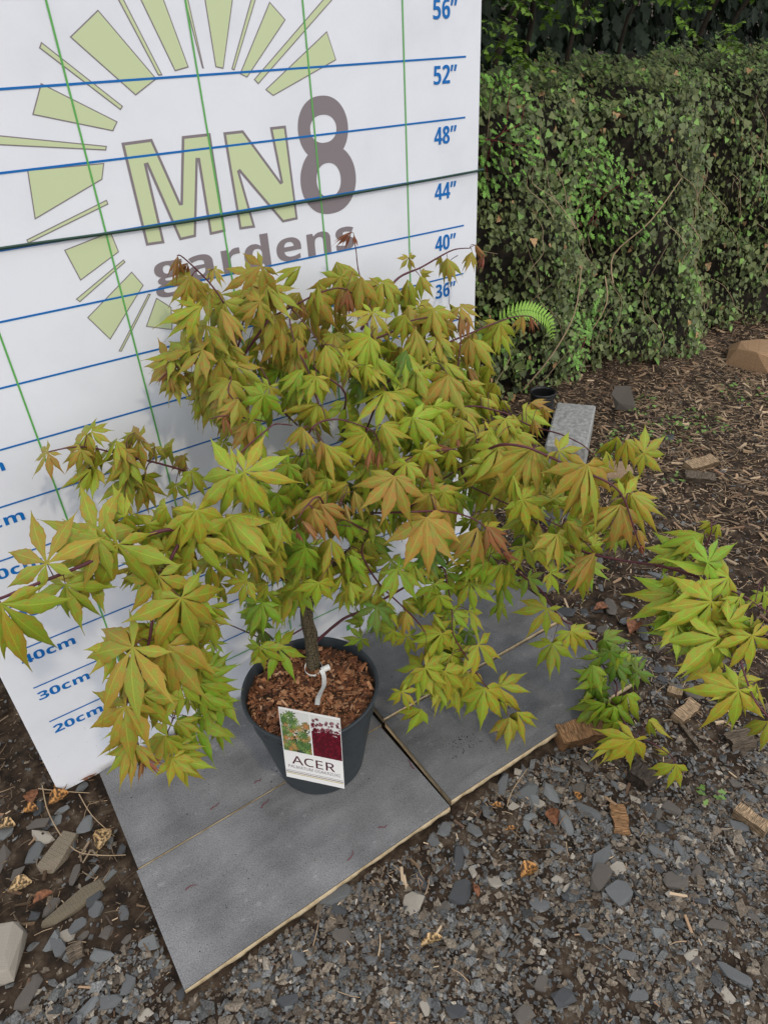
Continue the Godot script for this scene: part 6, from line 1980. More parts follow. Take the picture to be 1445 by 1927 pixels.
	E(Vector3(0.267,0.717,0.354),Vector3(-0.055,-0.030,0.012),0.4,0.3)
	E(Vector3(0.478,0.672,0.249),Vector3(-0.033,-0.064,-0.000),0.3,0.3)
	E(Vector3(0.319,0.634,0.218),Vector3(-0.008,-0.060,0.024),0.5,-0.0)
	E(Vector3(0.237,0.624,0.256),Vector3(-0.030,-0.049,-0.005),0.2,0.6)
	E(Vector3(0.310,0.778,0.313),Vector3(-0.032,-0.041,-0.009),0.8,0.0)
	E(Vector3(0.317,0.626,0.329),Vector3(-0.040,-0.058,0.001),0.9,0.1)
	E(Vector3(0.583,0.549,0.236),Vector3(-0.015,-0.061,0.005),0.7,0.2)
	E(Vector3(0.544,0.554,0.259),Vector3(-0.012,-0.039,0.038),0.3,0.4)
	E(Vector3(0.370,0.735,0.323),Vector3(-0.052,-0.031,-0.006),0.6,0.2)
	E(Vector3(0.366,0.736,0.228),Vector3(-0.033,-0.059,-0.011),0.6,0.3)
	E(Vector3(0.410,0.661,0.211),Vector3(0.003,-0.055,0.020),0.3,0.6)
	E(Vector3(0.270,0.755,0.345),Vector3(-0.036,-0.064,-0.011),0.4,-0.1)
	E(Vector3(0.449,0.572,0.256),Vector3(0.039,-0.020,0.043),0.7,0.1)
	E(Vector3(0.497,0.656,0.301),Vector3(-0.022,-0.059,0.042),0.7,-0.1)
	E(Vector3(0.279,0.733,0.261),Vector3(-0.033,-0.038,-0.008),0.6,0.1)
	E(Vector3(0.482,0.614,0.315),Vector3(-0.003,-0.064,0.027),0.2,0.7)
	E(Vector3(0.527,0.617,0.207),Vector3(-0.049,-0.055,0.011),0.2,0.1)
	E(Vector3(0.241,0.617,0.234),Vector3(-0.048,-0.009,-0.019),0.5,0.6)
	E(Vector3(0.545,0.615,0.214),Vector3(0.024,-0.058,0.044),0.9,0.6)
	E(Vector3(0.444,0.554,0.300),Vector3(-0.001,-0.062,0.032),0.6,0.8)
	E(Vector3(0.257,0.603,0.207),Vector3(-0.053,-0.043,0.014),0.4,0.4)
	E(Vector3(0.556,0.550,0.287),Vector3(0.001,-0.053,0.028),0.3,0.2)
	E(Vector3(0.228,0.685,0.307),Vector3(-0.034,-0.044,-0.011),0.6,0.3)
	E(Vector3(0.570,0.603,0.248),Vector3(-0.011,-0.062,0.020),0.8,0.4)
	E(Vector3(0.462,0.717,0.307),Vector3(0.001,-0.058,0.034),0.7,0.7)
	E(Vector3(0.254,0.744,0.258),Vector3(-0.031,-0.048,-0.008),0.7,0.3)
	E(Vector3(0.246,0.747,0.275),Vector3(-0.035,-0.047,-0.015),0.3,-0.1)
	E(Vector3(0.195,0.724,0.357),Vector3(-0.030,-0.055,0.011),0.3,0.4)
	E(Vector3(0.384,0.659,0.350),Vector3(-0.006,-0.065,0.019),0.4,0.0)
	E(Vector3(0.540,0.620,0.230),Vector3(0.043,-0.053,0.032),0.7,0.7)
	E(Vector3(0.497,0.628,0.230),Vector3(0.041,-0.047,0.038),0.5,0.5)
	E(Vector3(0.330,0.569,0.238),Vector3(-0.063,-0.025,-0.005),0.7,0.8)
	E(Vector3(0.551,0.588,0.280),Vector3(-0.006,-0.051,0.017),0.6,-0.0)
	E(Vector3(0.780,0.724,0.325),Vector3(0.013,-0.040,0.029),0.3,0.8)
	E(Vector3(0.886,0.500,0.322),Vector3(0.030,-0.026,0.042),0.6,0.5)
	E(Vector3(0.595,0.728,0.363),Vector3(-0.013,-0.052,0.013),0.5,0.7)
	E(Vector3(0.678,0.725,0.264),Vector3(0.053,-0.005,0.026),0.9,0.9)
	E(Vector3(0.865,0.592,0.388),Vector3(0.000,-0.062,0.025),0.6,1.0)
	E(Vector3(0.710,0.601,0.301),Vector3(-0.008,-0.040,0.044),0.2,0.4)
	E(Vector3(0.840,0.599,0.264),Vector3(0.044,-0.032,0.038),0.6,0.7)
	E(Vector3(0.686,0.750,0.281),Vector3(0.042,-0.037,0.049),0.3,0.9)
	E(Vector3(0.580,0.808,0.340),Vector3(0.013,-0.059,0.026),0.6,0.3)
	E(Vector3(0.758,0.584,0.264),Vector3(-0.006,-0.061,0.008),0.5,0.9)
	E(Vector3(0.674,0.632,0.379),Vector3(-0.035,-0.059,-0.014),0.8,0.5)
	E(Vector3(0.777,0.523,0.273),Vector3(-0.028,-0.065,-0.009),0.4,0.5)
	E(Vector3(0.520,0.680,0.286),Vector3(0.001,-0.038,0.049),0.6,0.9)
	E(Vector3(0.665,0.588,0.398),Vector3(-0.025,-0.042,0.024),0.4,0.8)
	E(Vector3(0.843,0.479,0.271),Vector3(0.058,-0.006,0.050),0.2,0.7)
	E(Vector3(0.486,0.749,0.387),Vector3(-0.036,-0.033,0.021),0.7,0.4)
	E(Vector3(0.516,0.765,0.392),Vector3(0.019,-0.043,0.018),0.8,0.3)
	E(Vector3(0.682,0.738,0.367),Vector3(0.033,-0.045,0.025),0.8,0.6)
	E(Vector3(0.709,0.608,0.411),Vector3(-0.000,-0.046,0.028),0.8,0.8)
	E(Vector3(0.868,0.539,0.317),Vector3(0.036,-0.045,0.026),0.8,0.5)
	E(Vector3(0.955,0.504,0.263),Vector3(0.049,-0.027,0.050),0.2,0.3)
	E(Vector3(0.616,0.706,0.348),Vector3(-0.004,-0.056,0.023),0.2,0.7)
	E(Vector3(0.740,0.461,0.258),Vector3(-0.006,-0.055,0.017),0.6,0.4)
	E(Vector3(0.649,0.707,0.413),Vector3(-0.005,-0.077,0.010),0.6,0.8)
	E(Vector3(0.857,0.533,0.358),Vector3(0.039,-0.008,0.042),0.8,1.0)
	E(Vector3(0.726,0.725,0.380),Vector3(0.050,-0.026,0.043),0.6,0.5)
	E(Vector3(0.778,0.631,0.260),Vector3(0.042,-0.044,0.048),0.5,0.4)
	E(Vector3(0.622,0.705,0.273),Vector3(-0.020,-0.036,0.029),0.5,0.6)
	E(Vector3(0.769,0.671,0.279),Vector3(-0.007,-0.045,0.038),0.6,0.9)
	E(Vector3(0.607,0.585,0.349),Vector3(0.006,-0.049,0.017),0.6,1.0)
	E(Vector3(0.636,0.603,0.323),Vector3(-0.005,-0.041,0.048),0.4,0.4)
	E(Vector3(0.624,0.611,0.287),Vector3(0.021,-0.052,0.026),0.6,0.9)
	E(Vector3(0.714,0.754,0.375),Vector3(-0.018,-0.039,0.030),0.8,0.5)
	E(Vector3(0.534,0.801,0.341),Vector3(0.009,-0.055,0.050),0.8,0.4)
	E(Vector3(0.592,0.645,0.360),Vector3(0.047,-0.031,0.019),0.5,0.2)
	E(Vector3(0.745,0.692,0.334),Vector3(0.004,-0.062,0.024),0.5,0.2)
	E(Vector3(0.810,0.642,0.418),Vector3(0.003,-0.064,0.029),0.3,0.3)
	E(Vector3(0.585,0.597,0.265),Vector3(-0.014,-0.066,0.027),0.6,0.7)
	E(Vector3(0.700,0.626,0.352),Vector3(0.034,-0.019,0.042),0.7,0.8)
	E(Vector3(0.541,0.686,0.416),Vector3(-0.027,-0.057,0.004),0.6,1.0)
	E(Vector3(0.638,0.664,0.382),Vector3(0.046,0.009,0.031),0.3,0.2)
	E(Vector3(0.737,0.610,0.281),Vector3(-0.049,-0.058,-0.008),0.3,0.3)
	E(Vector3(0.871,0.439,0.278),Vector3(-0.029,-0.037,0.033),0.5,0.7)
	E(Vector3(0.626,0.602,0.328),Vector3(-0.007,-0.039,0.044),0.3,0.8)
	E(Vector3(0.518,0.682,0.318),Vector3(-0.008,-0.060,0.026),0.8,1.0)
	E(Vector3(0.783,0.695,0.293),Vector3(0.030,-0.035,0.034),0.4,0.4)
	E(Vector3(0.852,0.550,0.301),Vector3(0.017,-0.059,0.024),0.8,0.9)
	E(Vector3(0.545,0.677,0.390),Vector3(0.011,-0.050,0.027),0.5,0.9)
	E(Vector3(0.532,0.682,0.352),Vector3(0.051,-0.044,0.033),0.8,0.5)
	E(Vector3(0.890,0.453,0.281),Vector3(0.011,-0.035,0.064),0.4,0.2)
	E(Vector3(0.251,0.516,0.270),Vector3(-0.032,-0.041,-0.005),0.8,0.3)
	E(Vector3(0.348,0.573,0.262),Vector3(-0.041,-0.059,-0.019),0.5,-0.0)
	E(Vector3(0.316,0.614,0.329),Vector3(-0.026,-0.041,0.023),0.6,-0.0)
	E(Vector3(0.430,0.515,0.278),Vector3(-0.018,-0.055,-0.002),0.2,0.2)
	E(Vector3(0.317,0.531,0.296),Vector3(-0.058,-0.029,-0.020),0.6,0.3)
	E(Vector3(0.416,0.508,0.292),Vector3(-0.028,-0.040,0.037),0.5,0.1)
	E(Vector3(0.298,0.647,0.360),Vector3(-0.054,-0.045,-0.029),0.6,0.1)
	E(Vector3(0.288,0.590,0.272),Vector3(-0.047,-0.051,0.024),0.8,-0.1)
	E(Vector3(0.392,0.552,0.325),Vector3(0.022,-0.071,0.021),0.7,0.4)
	E(Vector3(0.403,0.542,0.331),Vector3(0.011,-0.046,0.047),0.4,0.3)
	E(Vector3(0.351,0.587,0.321),Vector3(-0.045,-0.033,0.015),0.5,0.3)
	E(Vector3(0.359,0.516,0.282),Vector3(-0.053,-0.034,-0.014),0.6,0.4)
	E(Vector3(0.260,0.649,0.342),Vector3(-0.056,-0.011,-0.026),0.8,0.4)
	E(Vector3(0.328,0.607,0.280),Vector3(-0.022,-0.043,0.026),0.4,0.1)
	E(Vector3(0.275,0.486,0.269),Vector3(-0.030,-0.048,0.036),0.3,0.2)
	E(Vector3(0.434,0.462,0.297),Vector3(-0.043,-0.041,0.011),0.4,0.1)
	E(Vector3(0.306,0.516,0.293),Vector3(-0.050,-0.030,-0.015),0.5,0.4)
	E(Vector3(0.439,0.479,0.264),Vector3(-0.020,-0.060,0.029),0.7,0.4)
	E(Vector3(0.256,0.599,0.268),Vector3(-0.039,-0.034,0.010),0.6,-0.1)
	E(Vector3(0.391,0.475,0.308),Vector3(-0.008,-0.041,0.031),0.5,0.3)
	E(Vector3(0.312,0.518,0.261),Vector3(-0.038,-0.042,-0.010),0.4,0.4)
	E(Vector3(0.428,0.464,0.346),Vector3(-0.013,-0.045,0.022),0.5,0.2)
	E(Vector3(0.791,0.230,0.305),Vector3(0.012,-0.046,0.039),0.4,-0.0)
	E(Vector3(0.675,0.421,0.371),Vector3(-0.020,-0.061,0.033),0.5,0.5)
	E(Vector3(0.598,0.223,0.306),Vector3(0.018,-0.022,0.043),0.3,0.2)
	E(Vector3(0.608,0.278,0.350),Vector3(-0.031,-0.055,0.028),0.4,-0.1)
	E(Vector3(0.670,0.479,0.392),Vector3(0.009,-0.032,0.041),0.9,0.1)
	E(Vector3(0.608,0.476,0.391),Vector3(0.009,-0.065,0.022),0.2,0.3)
	E(Vector3(0.512,0.509,0.358),Vector3(0.007,-0.030,0.045),0.4,0.4)
	E(Vector3(0.434,0.414,0.398),Vector3(-0.028,-0.052,-0.014),0.5,0.2)
	E(Vector3(0.518,0.381,0.309),Vector3(0.030,-0.029,0.046),0.3,0.4)
	E(Vector3(0.607,0.431,0.335),Vector3(-0.002,-0.061,0.036),0.9,-0.1)
	E(Vector3(0.572,0.285,0.360),Vector3(0.008,-0.048,0.022),0.8,0.4)
	E(Vector3(0.403,0.488,0.397),Vector3(-0.020,-0.040,0.040),0.7,-0.2)
	E(Vector3(0.546,0.407,0.325),Vector3(-0.006,-0.068,0.024),0.2,0.2)
	E(Vector3(0.433,0.472,0.379),Vector3(0.006,-0.056,0.036),0.2,0.2)
	E(Vector3(0.472,0.377,0.313),Vector3(0.007,-0.043,0.041),0.3,-0.1)
	E(Vector3(0.720,0.395,0.384),Vector3(0.044,-0.039,0.046),0.3,-0.1)
	E(Vector3(0.614,0.336,0.312),Vector3(0.010,-0.052,0.038),0.5,-0.1)
	E(Vector3(0.581,0.456,0.313),Vector3(-0.006,-0.038,0.041),0.6,0.4)
	E(Vector3(0.575,0.305,0.357),Vector3(0.008,-0.067,0.022),0.4,-0.2)
	E(Vector3(0.563,0.380,0.329),Vector3(0.022,-0.067,0.025),0.6,-0.0)
	E(Vector3(0.603,0.302,0.371),Vector3(-0.039,-0.042,0.035),0.2,0.2)
	E(Vector3(0.672,0.225,0.334),Vector3(-0.015,-0.065,0.028),0.8,-0.2)
	E(Vector3(0.763,0.319,0.341),Vector3(-0.028,-0.057,0.031),0.3,0.0)
	E(Vector3(0.488,0.508,0.322),Vector3(-0.025,-0.039,0.037),0.9,0.4)
	E(Vector3(0.557,0.423,0.378),Vector3(-0.038,-0.055,-0.012),0.6,0.4)
	E(Vector3(0.669,0.483,0.372),Vector3(0.045,-0.031,0.023),0.9,0.3)
	E(Vector3(0.645,0.489,0.383),Vector3(-0.052,-0.044,0.018),0.8,0.2)
	E(Vector3(0.540,0.330,0.378),Vector3(0.024,-0.060,0.036),0.9,0.2)
	E(Vector3(0.515,0.298,0.323),Vector3(-0.020,-0.050,0.018),0.8,0.3)
	E(Vector3(0.638,0.413,0.378),Vector3(-0.023,-0.058,0.036),0.9,0.4)
	E(Vector3(0.544,0.538,0.365),Vector3(-0.018,-0.048,0.042),0.8,-0.2)
	E(Vector3(0.613,0.496,0.311),Vector3(0.038,-0.045,0.043),0.6,0.1)
	E(Vector3(0.541,0.486,0.335),Vector3(-0.010,-0.057,0.006),0.4,0.3)
	E(Vector3(0.541,0.383,0.381),Vector3(0.019,-0.031,0.039),0.2,0.4)
	E(Vector3(0.452,0.550,0.396),Vector3(0.010,-0.056,0.049),0.8,0.1)
	E(Vector3(0.584,0.239,0.351),Vector3(-0.020,-0.074,0.009),0.8,-0.1)
	E(Vector3(0.767,0.480,0.410),Vector3(0.032,-0.021,0.054),0.6,0.6)
	E(Vector3(0.781,0.659,0.455),Vector3(0.016,-0.027,0.054),0.5,0.8)
	E(Vector3(0.790,0.587,0.443),Vector3(0.058,-0.009,0.025),0.9,0.3)
	E(Vector3(0.879,0.482,0.447),Vector3(0.052,0.029,0.019),0.8,0.8)
	E(Vector3(0.624,0.724,0.494),Vector3(0.014,-0.049,0.043),0.2,0.6)
	E(Vector3(0.880,0.473,0.414),Vector3(0.054,-0.032,0.033),0.6,0.6)
	E(Vector3(0.892,0.466,0.426),Vector3(-0.004,-0.065,0.023),0.3,0.7)
	E(Vector3(0.911,0.426,0.422),Vector3(0.038,-0.019,0.033),0.8,0.4)
	E(Vector3(0.856,0.594,0.417),Vector3(0.004,-0.033,0.051),0.9,0.4)
	E(Vector3(0.720,0.466,0.404),Vector3(0.019,-0.044,0.034),0.3,0.5)
	E(Vector3(0.648,0.668,0.496),Vector3(0.039,-0.046,0.046),0.8,0.7)
	E(Vector3(0.901,0.535,0.398),Vector3(0.021,-0.053,0.043),0.6,0.8)
	E(Vector3(0.858,0.573,0.424),Vector3(0.003,-0.045,0.037),0.4,0.8)
	E(Vector3(0.709,0.649,0.493),Vector3(0.048,-0.022,0.023),0.2,0.7)
	E(Vector3(0.865,0.480,0.430),Vector3(0.027,-0.030,0.042),0.9,0.7)
	E(Vector3(0.845,0.464,0.427),Vector3(0.050,-0.017,0.055),0.4,0.6)
	E(Vector3(0.909,0.525,0.402),Vector3(0.009,-0.046,0.045),0.8,0.4)
	E(Vector3(0.691,0.683,0.430),Vector3(0.041,-0.008,0.048),0.7,0.7)
	E(Vector3(0.740,0.548,0.413),Vector3(0.009,-0.069,0.023),0.7,0.8)
	E(Vector3(0.703,0.534,0.488),Vector3(0.057,0.015,0.040),0.7,0.9)
	E(Vector3(0.596,0.610,0.464),Vector3(0.029,-0.024,0.036),0.8,0.5)
	E(Vector3(0.687,0.635,0.391),Vector3(0.029,-0.019,0.060),0.8,0.6)
	E(Vector3(0.781,0.582,0.521),Vector3(0.046,-0.042,0.027),0.4,-0.1)
	E(Vector3(0.729,0.533,0.517),Vector3(0.022,-0.020,0.041),0.3,0.0)
	E(Vector3(0.844,0.481,0.460),Vector3(0.062,-0.026,0.027),0.8,0.4)
	E(Vector3(0.747,0.598,0.513),Vector3(0.035,-0.020,0.031),0.5,-0.1)
	E(Vector3(0.816,0.450,0.490),Vector3(0.062,-0.013,0.021),0.8,0.5)
	E(Vector3(0.719,0.502,0.436),Vector3(0.005,-0.046,0.043),0.7,0.2)
	E(Vector3(0.751,0.550,0.468),Vector3(0.043,-0.033,0.045),0.5,0.0)
	E(Vector3(0.872,0.487,0.452),Vector3(0.015,-0.042,0.048),0.9,0.3)
	E(Vector3(0.924,0.361,0.428),Vector3(0.036,-0.032,0.056),0.6,0.1)
	E(Vector3(0.723,0.581,0.496),Vector3(0.044,-0.050,0.040),0.2,0.0)
	E(Vector3(0.712,0.490,0.517),Vector3(0.043,-0.025,0.020),0.7,0.2)
	E(Vector3(0.821,0.504,0.519),Vector3(0.033,-0.036,0.021),0.6,0.2)
	E(Vector3(0.124,0.684,0.223),Vector3(-0.070,0.016,-0.027),0.5,0.7)
	E(Vector3(0.117,0.649,0.338),Vector3(-0.015,-0.052,-0.003),0.3,0.7)
	E(Vector3(0.240,0.558,0.285),Vector3(-0.038,-0.014,-0.050),0.4,0.7)
	E(Vector3(0.255,0.629,0.310),Vector3(-0.034,-0.042,-0.012),0.8,0.5)
	E(Vector3(0.083,0.645,0.238),Vector3(-0.060,-0.021,-0.020),0.7,0.6)
	E(Vector3(0.071,0.618,0.228),Vector3(-0.047,-0.005,-0.042),0.7,0.7)
	E(Vector3(0.096,0.677,0.317),Vector3(-0.053,-0.054,0.007),0.2,0.4)
	E(Vector3(0.120,0.651,0.335),Vector3(-0.058,-0.035,-0.000),0.2,0.4)
	E(Vector3(0.084,0.699,0.350),Vector3(-0.011,-0.056,0.008),0.2,0.8)
	E(Vector3(0.212,0.718,0.333),Vector3(0.006,-0.044,0.032),0.3,0.8)
	E(Vector3(0.168,0.591,0.290),Vector3(-0.012,-0.071,0.007),0.2,0.6)
	E(Vector3(0.137,0.648,0.221),Vector3(-0.022,-0.067,-0.004),0.8,0.8)
	E(Vector3(0.164,0.738,0.311),Vector3(-0.049,-0.019,0.004),0.6,0.5)
	E(Vector3(0.059,0.694,0.339),Vector3(-0.045,-0.017,-0.056),0.5,0.5)
	E(Vector3(0.236,0.700,0.305),Vector3(-0.031,-0.016,-0.036),0.3,0.7)
	E(Vector3(0.191,0.636,0.284),Vector3(-0.040,-0.046,0.010),0.7,0.8)
	E(Vector3(0.194,0.620,0.348),Vector3(-0.045,-0.022,-0.008),0.8,0.6)
	E(Vector3(0.246,0.715,0.352),Vector3(-0.001,-0.047,0.041),0.4,0.5)
	E(Vector3(0.151,0.664,0.233),Vector3(0.012,-0.034,0.058),0.7,0.8)
	E(Vector3(0.127,0.713,0.278),Vector3(-0.036,-0.015,-0.032),0.8,0.9)
	E(Vector3(0.079,0.403,0.354),Vector3(-0.042,-0.037,-0.033),0.8,0.0)
	E(Vector3(0.108,0.394,0.338),Vector3(-0.064,-0.040,-0.003),0.9,-0.1)
	E(Vector3(0.083,0.507,0.363),Vector3(-0.013,-0.048,0.009),0.7,0.3)
	E(Vector3(0.077,0.468,0.348),Vector3(-0.011,-0.068,0.017),0.4,-0.1)
	E(Vector3(0.113,0.393,0.342),Vector3(-0.010,-0.051,0.004),0.2,0.0)
	E(Vector3(0.089,0.346,0.348),Vector3(-0.013,-0.044,0.036),0.3,-0.1)
	E(Vector3(0.091,0.465,0.348),Vector3(0.003,-0.030,0.043),0.4,0.2)
	E(Vector3(0.065,0.397,0.356),Vector3(-0.041,-0.054,-0.009),0.2,-0.0)
	E(Vector3(0.122,0.406,0.346),Vector3(-0.037,-0.031,0.021),0.5,0.2)
	E(Vector3(0.135,0.438,0.305),Vector3(-0.039,-0.030,0.011),0.3,0.3)
	E(Vector3(0.093,0.362,0.310),Vector3(-0.035,-0.048,0.009),0.3,-0.0)
	E(Vector3(0.069,0.820,0.132),Vector3(-0.049,-0.037,0.015),0.2,1.0)
	E(Vector3(0.186,0.774,0.121),Vector3(-0.040,-0.017,-0.045),0.5,1.0)
	E(Vector3(0.120,0.804,0.127),Vector3(-0.037,-0.034,-0.012),0.5,1.2)
	E(Vector3(0.135,0.807,0.127),Vector3(-0.062,-0.026,-0.024),0.8,1.2)
	E(Vector3(0.200,0.748,0.127),Vector3(-0.036,-0.021,-0.037),0.4,1.1)
	E(Vector3(0.107,0.762,0.122),Vector3(-0.029,0.017,-0.053),0.3,1.0)
	E(Vector3(0.096,0.826,0.150),Vector3(-0.041,-0.030,-0.001),0.6,0.5)
	E(Vector3(0.106,0.768,0.136),Vector3(-0.048,-0.023,-0.020),0.6,1.0)
	E(Vector3(0.047,0.790,0.148),Vector3(-0.058,-0.018,-0.004),0.3,0.7)
	E(Vector3(0.128,0.740,0.122),Vector3(-0.001,-0.055,0.009),0.5,0.6)
	E(Vector3(0.057,0.786,0.137),Vector3(-0.038,-0.014,-0.056),0.9,0.7)
	E(Vector3(0.109,0.790,0.148),Vector3(-0.059,-0.022,0.006),0.6,0.7)
	E(Vector3(0.254,0.482,0.267),Vector3(-0.022,-0.045,0.007),0.3,0.1)
	E(Vector3(0.239,0.471,0.256),Vector3(-0.012,-0.055,0.005),0.9,-0.1)
	E(Vector3(0.222,0.474,0.258),Vector3(-0.003,-0.074,0.012),0.4,-0.1)
	E(Vector3(0.237,0.409,0.241),Vector3(-0.006,-0.033,0.039),0.3,-0.2)
	E(Vector3(0.231,0.520,0.297),Vector3(-0.052,-0.037,0.013),0.8,0.1)
	E(Vector3(0.236,0.426,0.226),Vector3(-0.029,-0.048,0.003),0.6,0.1)
	E(Vector3(0.769,0.492,0.728),Vector3(0.065,-0.027,0.017),0.5,0.3)
	E(Vector3(0.807,0.535,0.793),Vector3(0.009,-0.049,0.058),0.4,0.2)
	E(Vector3(0.823,0.439,0.757),Vector3(0.010,-0.042,0.042),0.7,-0.0)
	E(Vector3(0.780,0.581,0.726),Vector3(-0.002,-0.050,0.011),0.5,0.2)
	E(Vector3(0.806,0.484,0.703),Vector3(0.045,-0.035,0.041),0.3,0.2)
	E(Vector3(0.829,0.508,0.695),Vector3(0.025,-0.033,0.058),0.6,0.3)
	E(Vector3(0.754,0.515,0.755),Vector3(0.012,-0.037,0.054),0.8,0.3)
	E(Vector3(0.792,0.520,0.780),Vector3(-0.017,-0.049,-0.005),0.3,0.3)
	E(Vector3(0.826,0.463,0.724),Vector3(-0.009,-0.046,0.060),0.3,0.1)
	E(Vector3(0.824,0.555,0.748),Vector3(0.023,-0.051,0.029),0.2,-0.0)
	E(Vector3(0.803,0.523,0.786),Vector3(0.008,-0.048,0.034),0.3,0.5)
	E(Vector3(0.816,0.606,0.748),Vector3(0.067,0.009,0.017),0.7,0.0)
	E(Vector3(0.802,0.525,0.813),Vector3(0.034,-0.025,0.055),0.8,0.0)
	E(Vector3(0.770,0.506,0.728),Vector3(0.027,-0.040,0.024),0.6,-0.0)
	E(Vector3(0.984,0.096,0.534),Vector3(0.053,-0.040,0.022),0.7,-0.2)
	E(Vector3(0.866,0.096,0.572),Vector3(-0.018,-0.046,0.045),0.3,-0.2)
	E(Vector3(0.986,0.093,0.538),Vector3(-0.001,-0.054,0.049),0.9,0.0)
	E(Vector3(0.903,0.130,0.538),Vector3(-0.034,-0.038,0.008),0.3,-0.3)
	E(Vector3(0.917,0.179,0.555),Vector3(-0.004,-0.054,0.010),0.6,-0.1)
	E(Vector3(0.859,0.096,0.591),Vector3(0.044,-0.049,0.028),0.2,-0.1)
	E(Vector3(0.948,0.115,0.533),Vector3(0.001,-0.046,0.043),0.7,-0.2)
	E(Vector3(0.834,0.092,0.629),Vector3(-0.007,-0.066,0.011),0.5,-0.0)
	E(Vector3(0.880,0.096,0.530),Vector3(0.007,-0.047,0.053),0.5,-0.3)
	E(Vector3(0.882,0.217,0.557),Vector3(0.003,-0.047,0.020),0.7,-0.2)
	E(Vector3(0.868,0.101,0.547),Vector3(0.001,-0.063,0.034),0.4,-0.3)
	E(Vector3(0.854,0.177,0.539),Vector3(-0.020,-0.051,0.051),0.5,0.1)
	E(Vector3(0.973,0.093,0.538),Vector3(0.024,-0.042,0.023),0.9,-0.3)
	E(Vector3(0.989,0.091,0.564),Vector3(0.048,-0.011,0.029),0.9,-0.2)
	E(Vector3(0.122,0.583,0.339),Vector3(-0.025,-0.048,0.009),0.8,0.7)
	E(Vector3(0.094,0.665,0.368),Vector3(-0.017,-0.046,0.045),0.9,0.4)
	E(Vector3(0.105,0.514,0.343),Vector3(-0.010,-0.055,0.020),0.3,0.3)
	E(Vector3(0.120,0.587,0.362),Vector3(-0.061,-0.042,0.006),0.4,0.8)
	E(Vector3(0.088,0.557,0.371),Vector3(-0.037,-0.042,0.024),0.3,0.5)
	E(Vector3(0.048,0.552,0.347),Vector3(-0.071,-0.014,-0.015),0.8,0.3)
	E(Vector3(0.093,0.541,0.332),Vector3(-0.044,-0.042,-0.015),0.7,0.7)
	E(Vector3(0.125,0.604,0.347),Vector3(0.003,-0.055,0.014),0.4,0.2)
	E(Vector3(0.604,0.194,0.384),Vector3(-0.038,-0.040,-0.003),0.5,0.5)
	E(Vector3(0.613,0.196,0.412),Vector3(-0.029,-0.066,0.020),0.8,0.5)
	E(Vector3(0.487,0.167,0.409),Vector3(-0.045,-0.057,0.008),0.5,0.3)
	E(Vector3(0.617,0.103,0.390),Vector3(-0.025,-0.054,0.009),0.9,0.4)
	E(Vector3(0.443,0.245,0.402),Vector3(-0.005,-0.045,0.026),0.8,0.5)
	E(Vector3(0.492,0.294,0.417),Vector3(0.031,-0.057,0.032),0.8,0.6)
	E(Vector3(0.507,0.254,0.415),Vector3(-0.021,-0.054,0.010),0.7,0.2)
	E(Vector3(0.530,0.215,0.413),Vector3(-0.008,-0.034,0.041),0.9,0.4)
	E(Vector3(0.138,0.788,0.364),Vector3(-0.007,-0.069,0.028),0.8,0.4)
	E(Vector3(0.003,0.801,0.363),Vector3(-0.068,-0.031,0.009),0.6,0.9)
	E(Vector3(0.103,0.798,0.344),Vector3(-0.049,-0.034,-0.030),0.4,0.6)
	E(Vector3(0.093,0.734,0.306),Vector3(-0.024,-0.044,0.003),0.7,0.7)
	E(Vector3(0.048,0.801,0.336),Vector3(-0.052,-0.021,-0.051),0.6,0.7)
	E(Vector3(0.118,0.709,0.350),Vector3(-0.054,0.001,-0.021),0.8,0.3)
	E(Vector3(0.174,0.702,0.306),Vector3(-0.043,-0.014,-0.052),0.5,0.7)
	E(Vector3(0.144,0.751,0.314),Vector3(-0.044,-0.021,-0.024),0.6,0.5)
	E(Vector3(0.042,0.793,0.306),Vector3(-0.045,-0.026,-0.038),0.5,0.6)
	E(Vector3(0.162,0.735,0.366),Vector3(-0.044,-0.034,-0.031),0.6,0.4)
	E(Vector3(0.073,0.773,0.330),Vector3(-0.028,-0.054,-0.006),0.8,0.6)
	E(Vector3(0.127,0.758,0.344),Vector3(-0.059,-0.012,-0.046),0.5,0.5)
	E(Vector3(0.085,0.734,0.351),Vector3(-0.058,-0.011,-0.012),0.8,0.7)
	E(Vector3(0.113,0.778,0.366),Vector3(-0.046,-0.046,-0.009),0.3,0.4)
	E(Vector3(0.155,0.648,0.302),Vector3(-0.032,-0.055,0.004),0.8,0.5)
	E(Vector3(0.074,0.693,0.345),Vector3(-0.047,-0.011,-0.041),0.5,0.7)
	E(Vector3(0.074,0.692,0.356),Vector3(-0.048,-0.058,0.007),0.4,0.5)
	E(Vector3(0.079,0.721,0.378),Vector3(-0.035,-0.022,-0.029),0.2,0.8)
	E(Vector3(-0.018,0.729,0.334),Vector3(-0.067,-0.021,-0.004),0.9,0.6)
	E(Vector3(0.092,0.642,0.344),Vector3(-0.068,-0.010,-0.017),0.5,0.4)
	E(Vector3(0.066,0.615,0.372),Vector3(-0.024,-0.045,-0.007),0.2,0.7)
	E(Vector3(0.057,0.717,0.341),Vector3(-0.047,-0.026,-0.011),0.7,0.9)
	E(Vector3(-0.021,0.613,0.360),Vector3(-0.030,-0.036,0.031),0.9,0.7)
	E(Vector3(-0.013,0.739,0.341),Vector3(-0.055,-0.007,-0.022),0.2,0.6)
	E(Vector3(-0.002,0.646,0.370),Vector3(0.023,-0.053,0.034),0.5,0.9)
	E(Vector3(0.045,0.718,0.342),Vector3(-0.055,-0.007,-0.025),0.2,0.8)
	E(Vector3(0.068,0.630,0.330),Vector3(-0.047,-0.050,0.005),0.7,0.5)
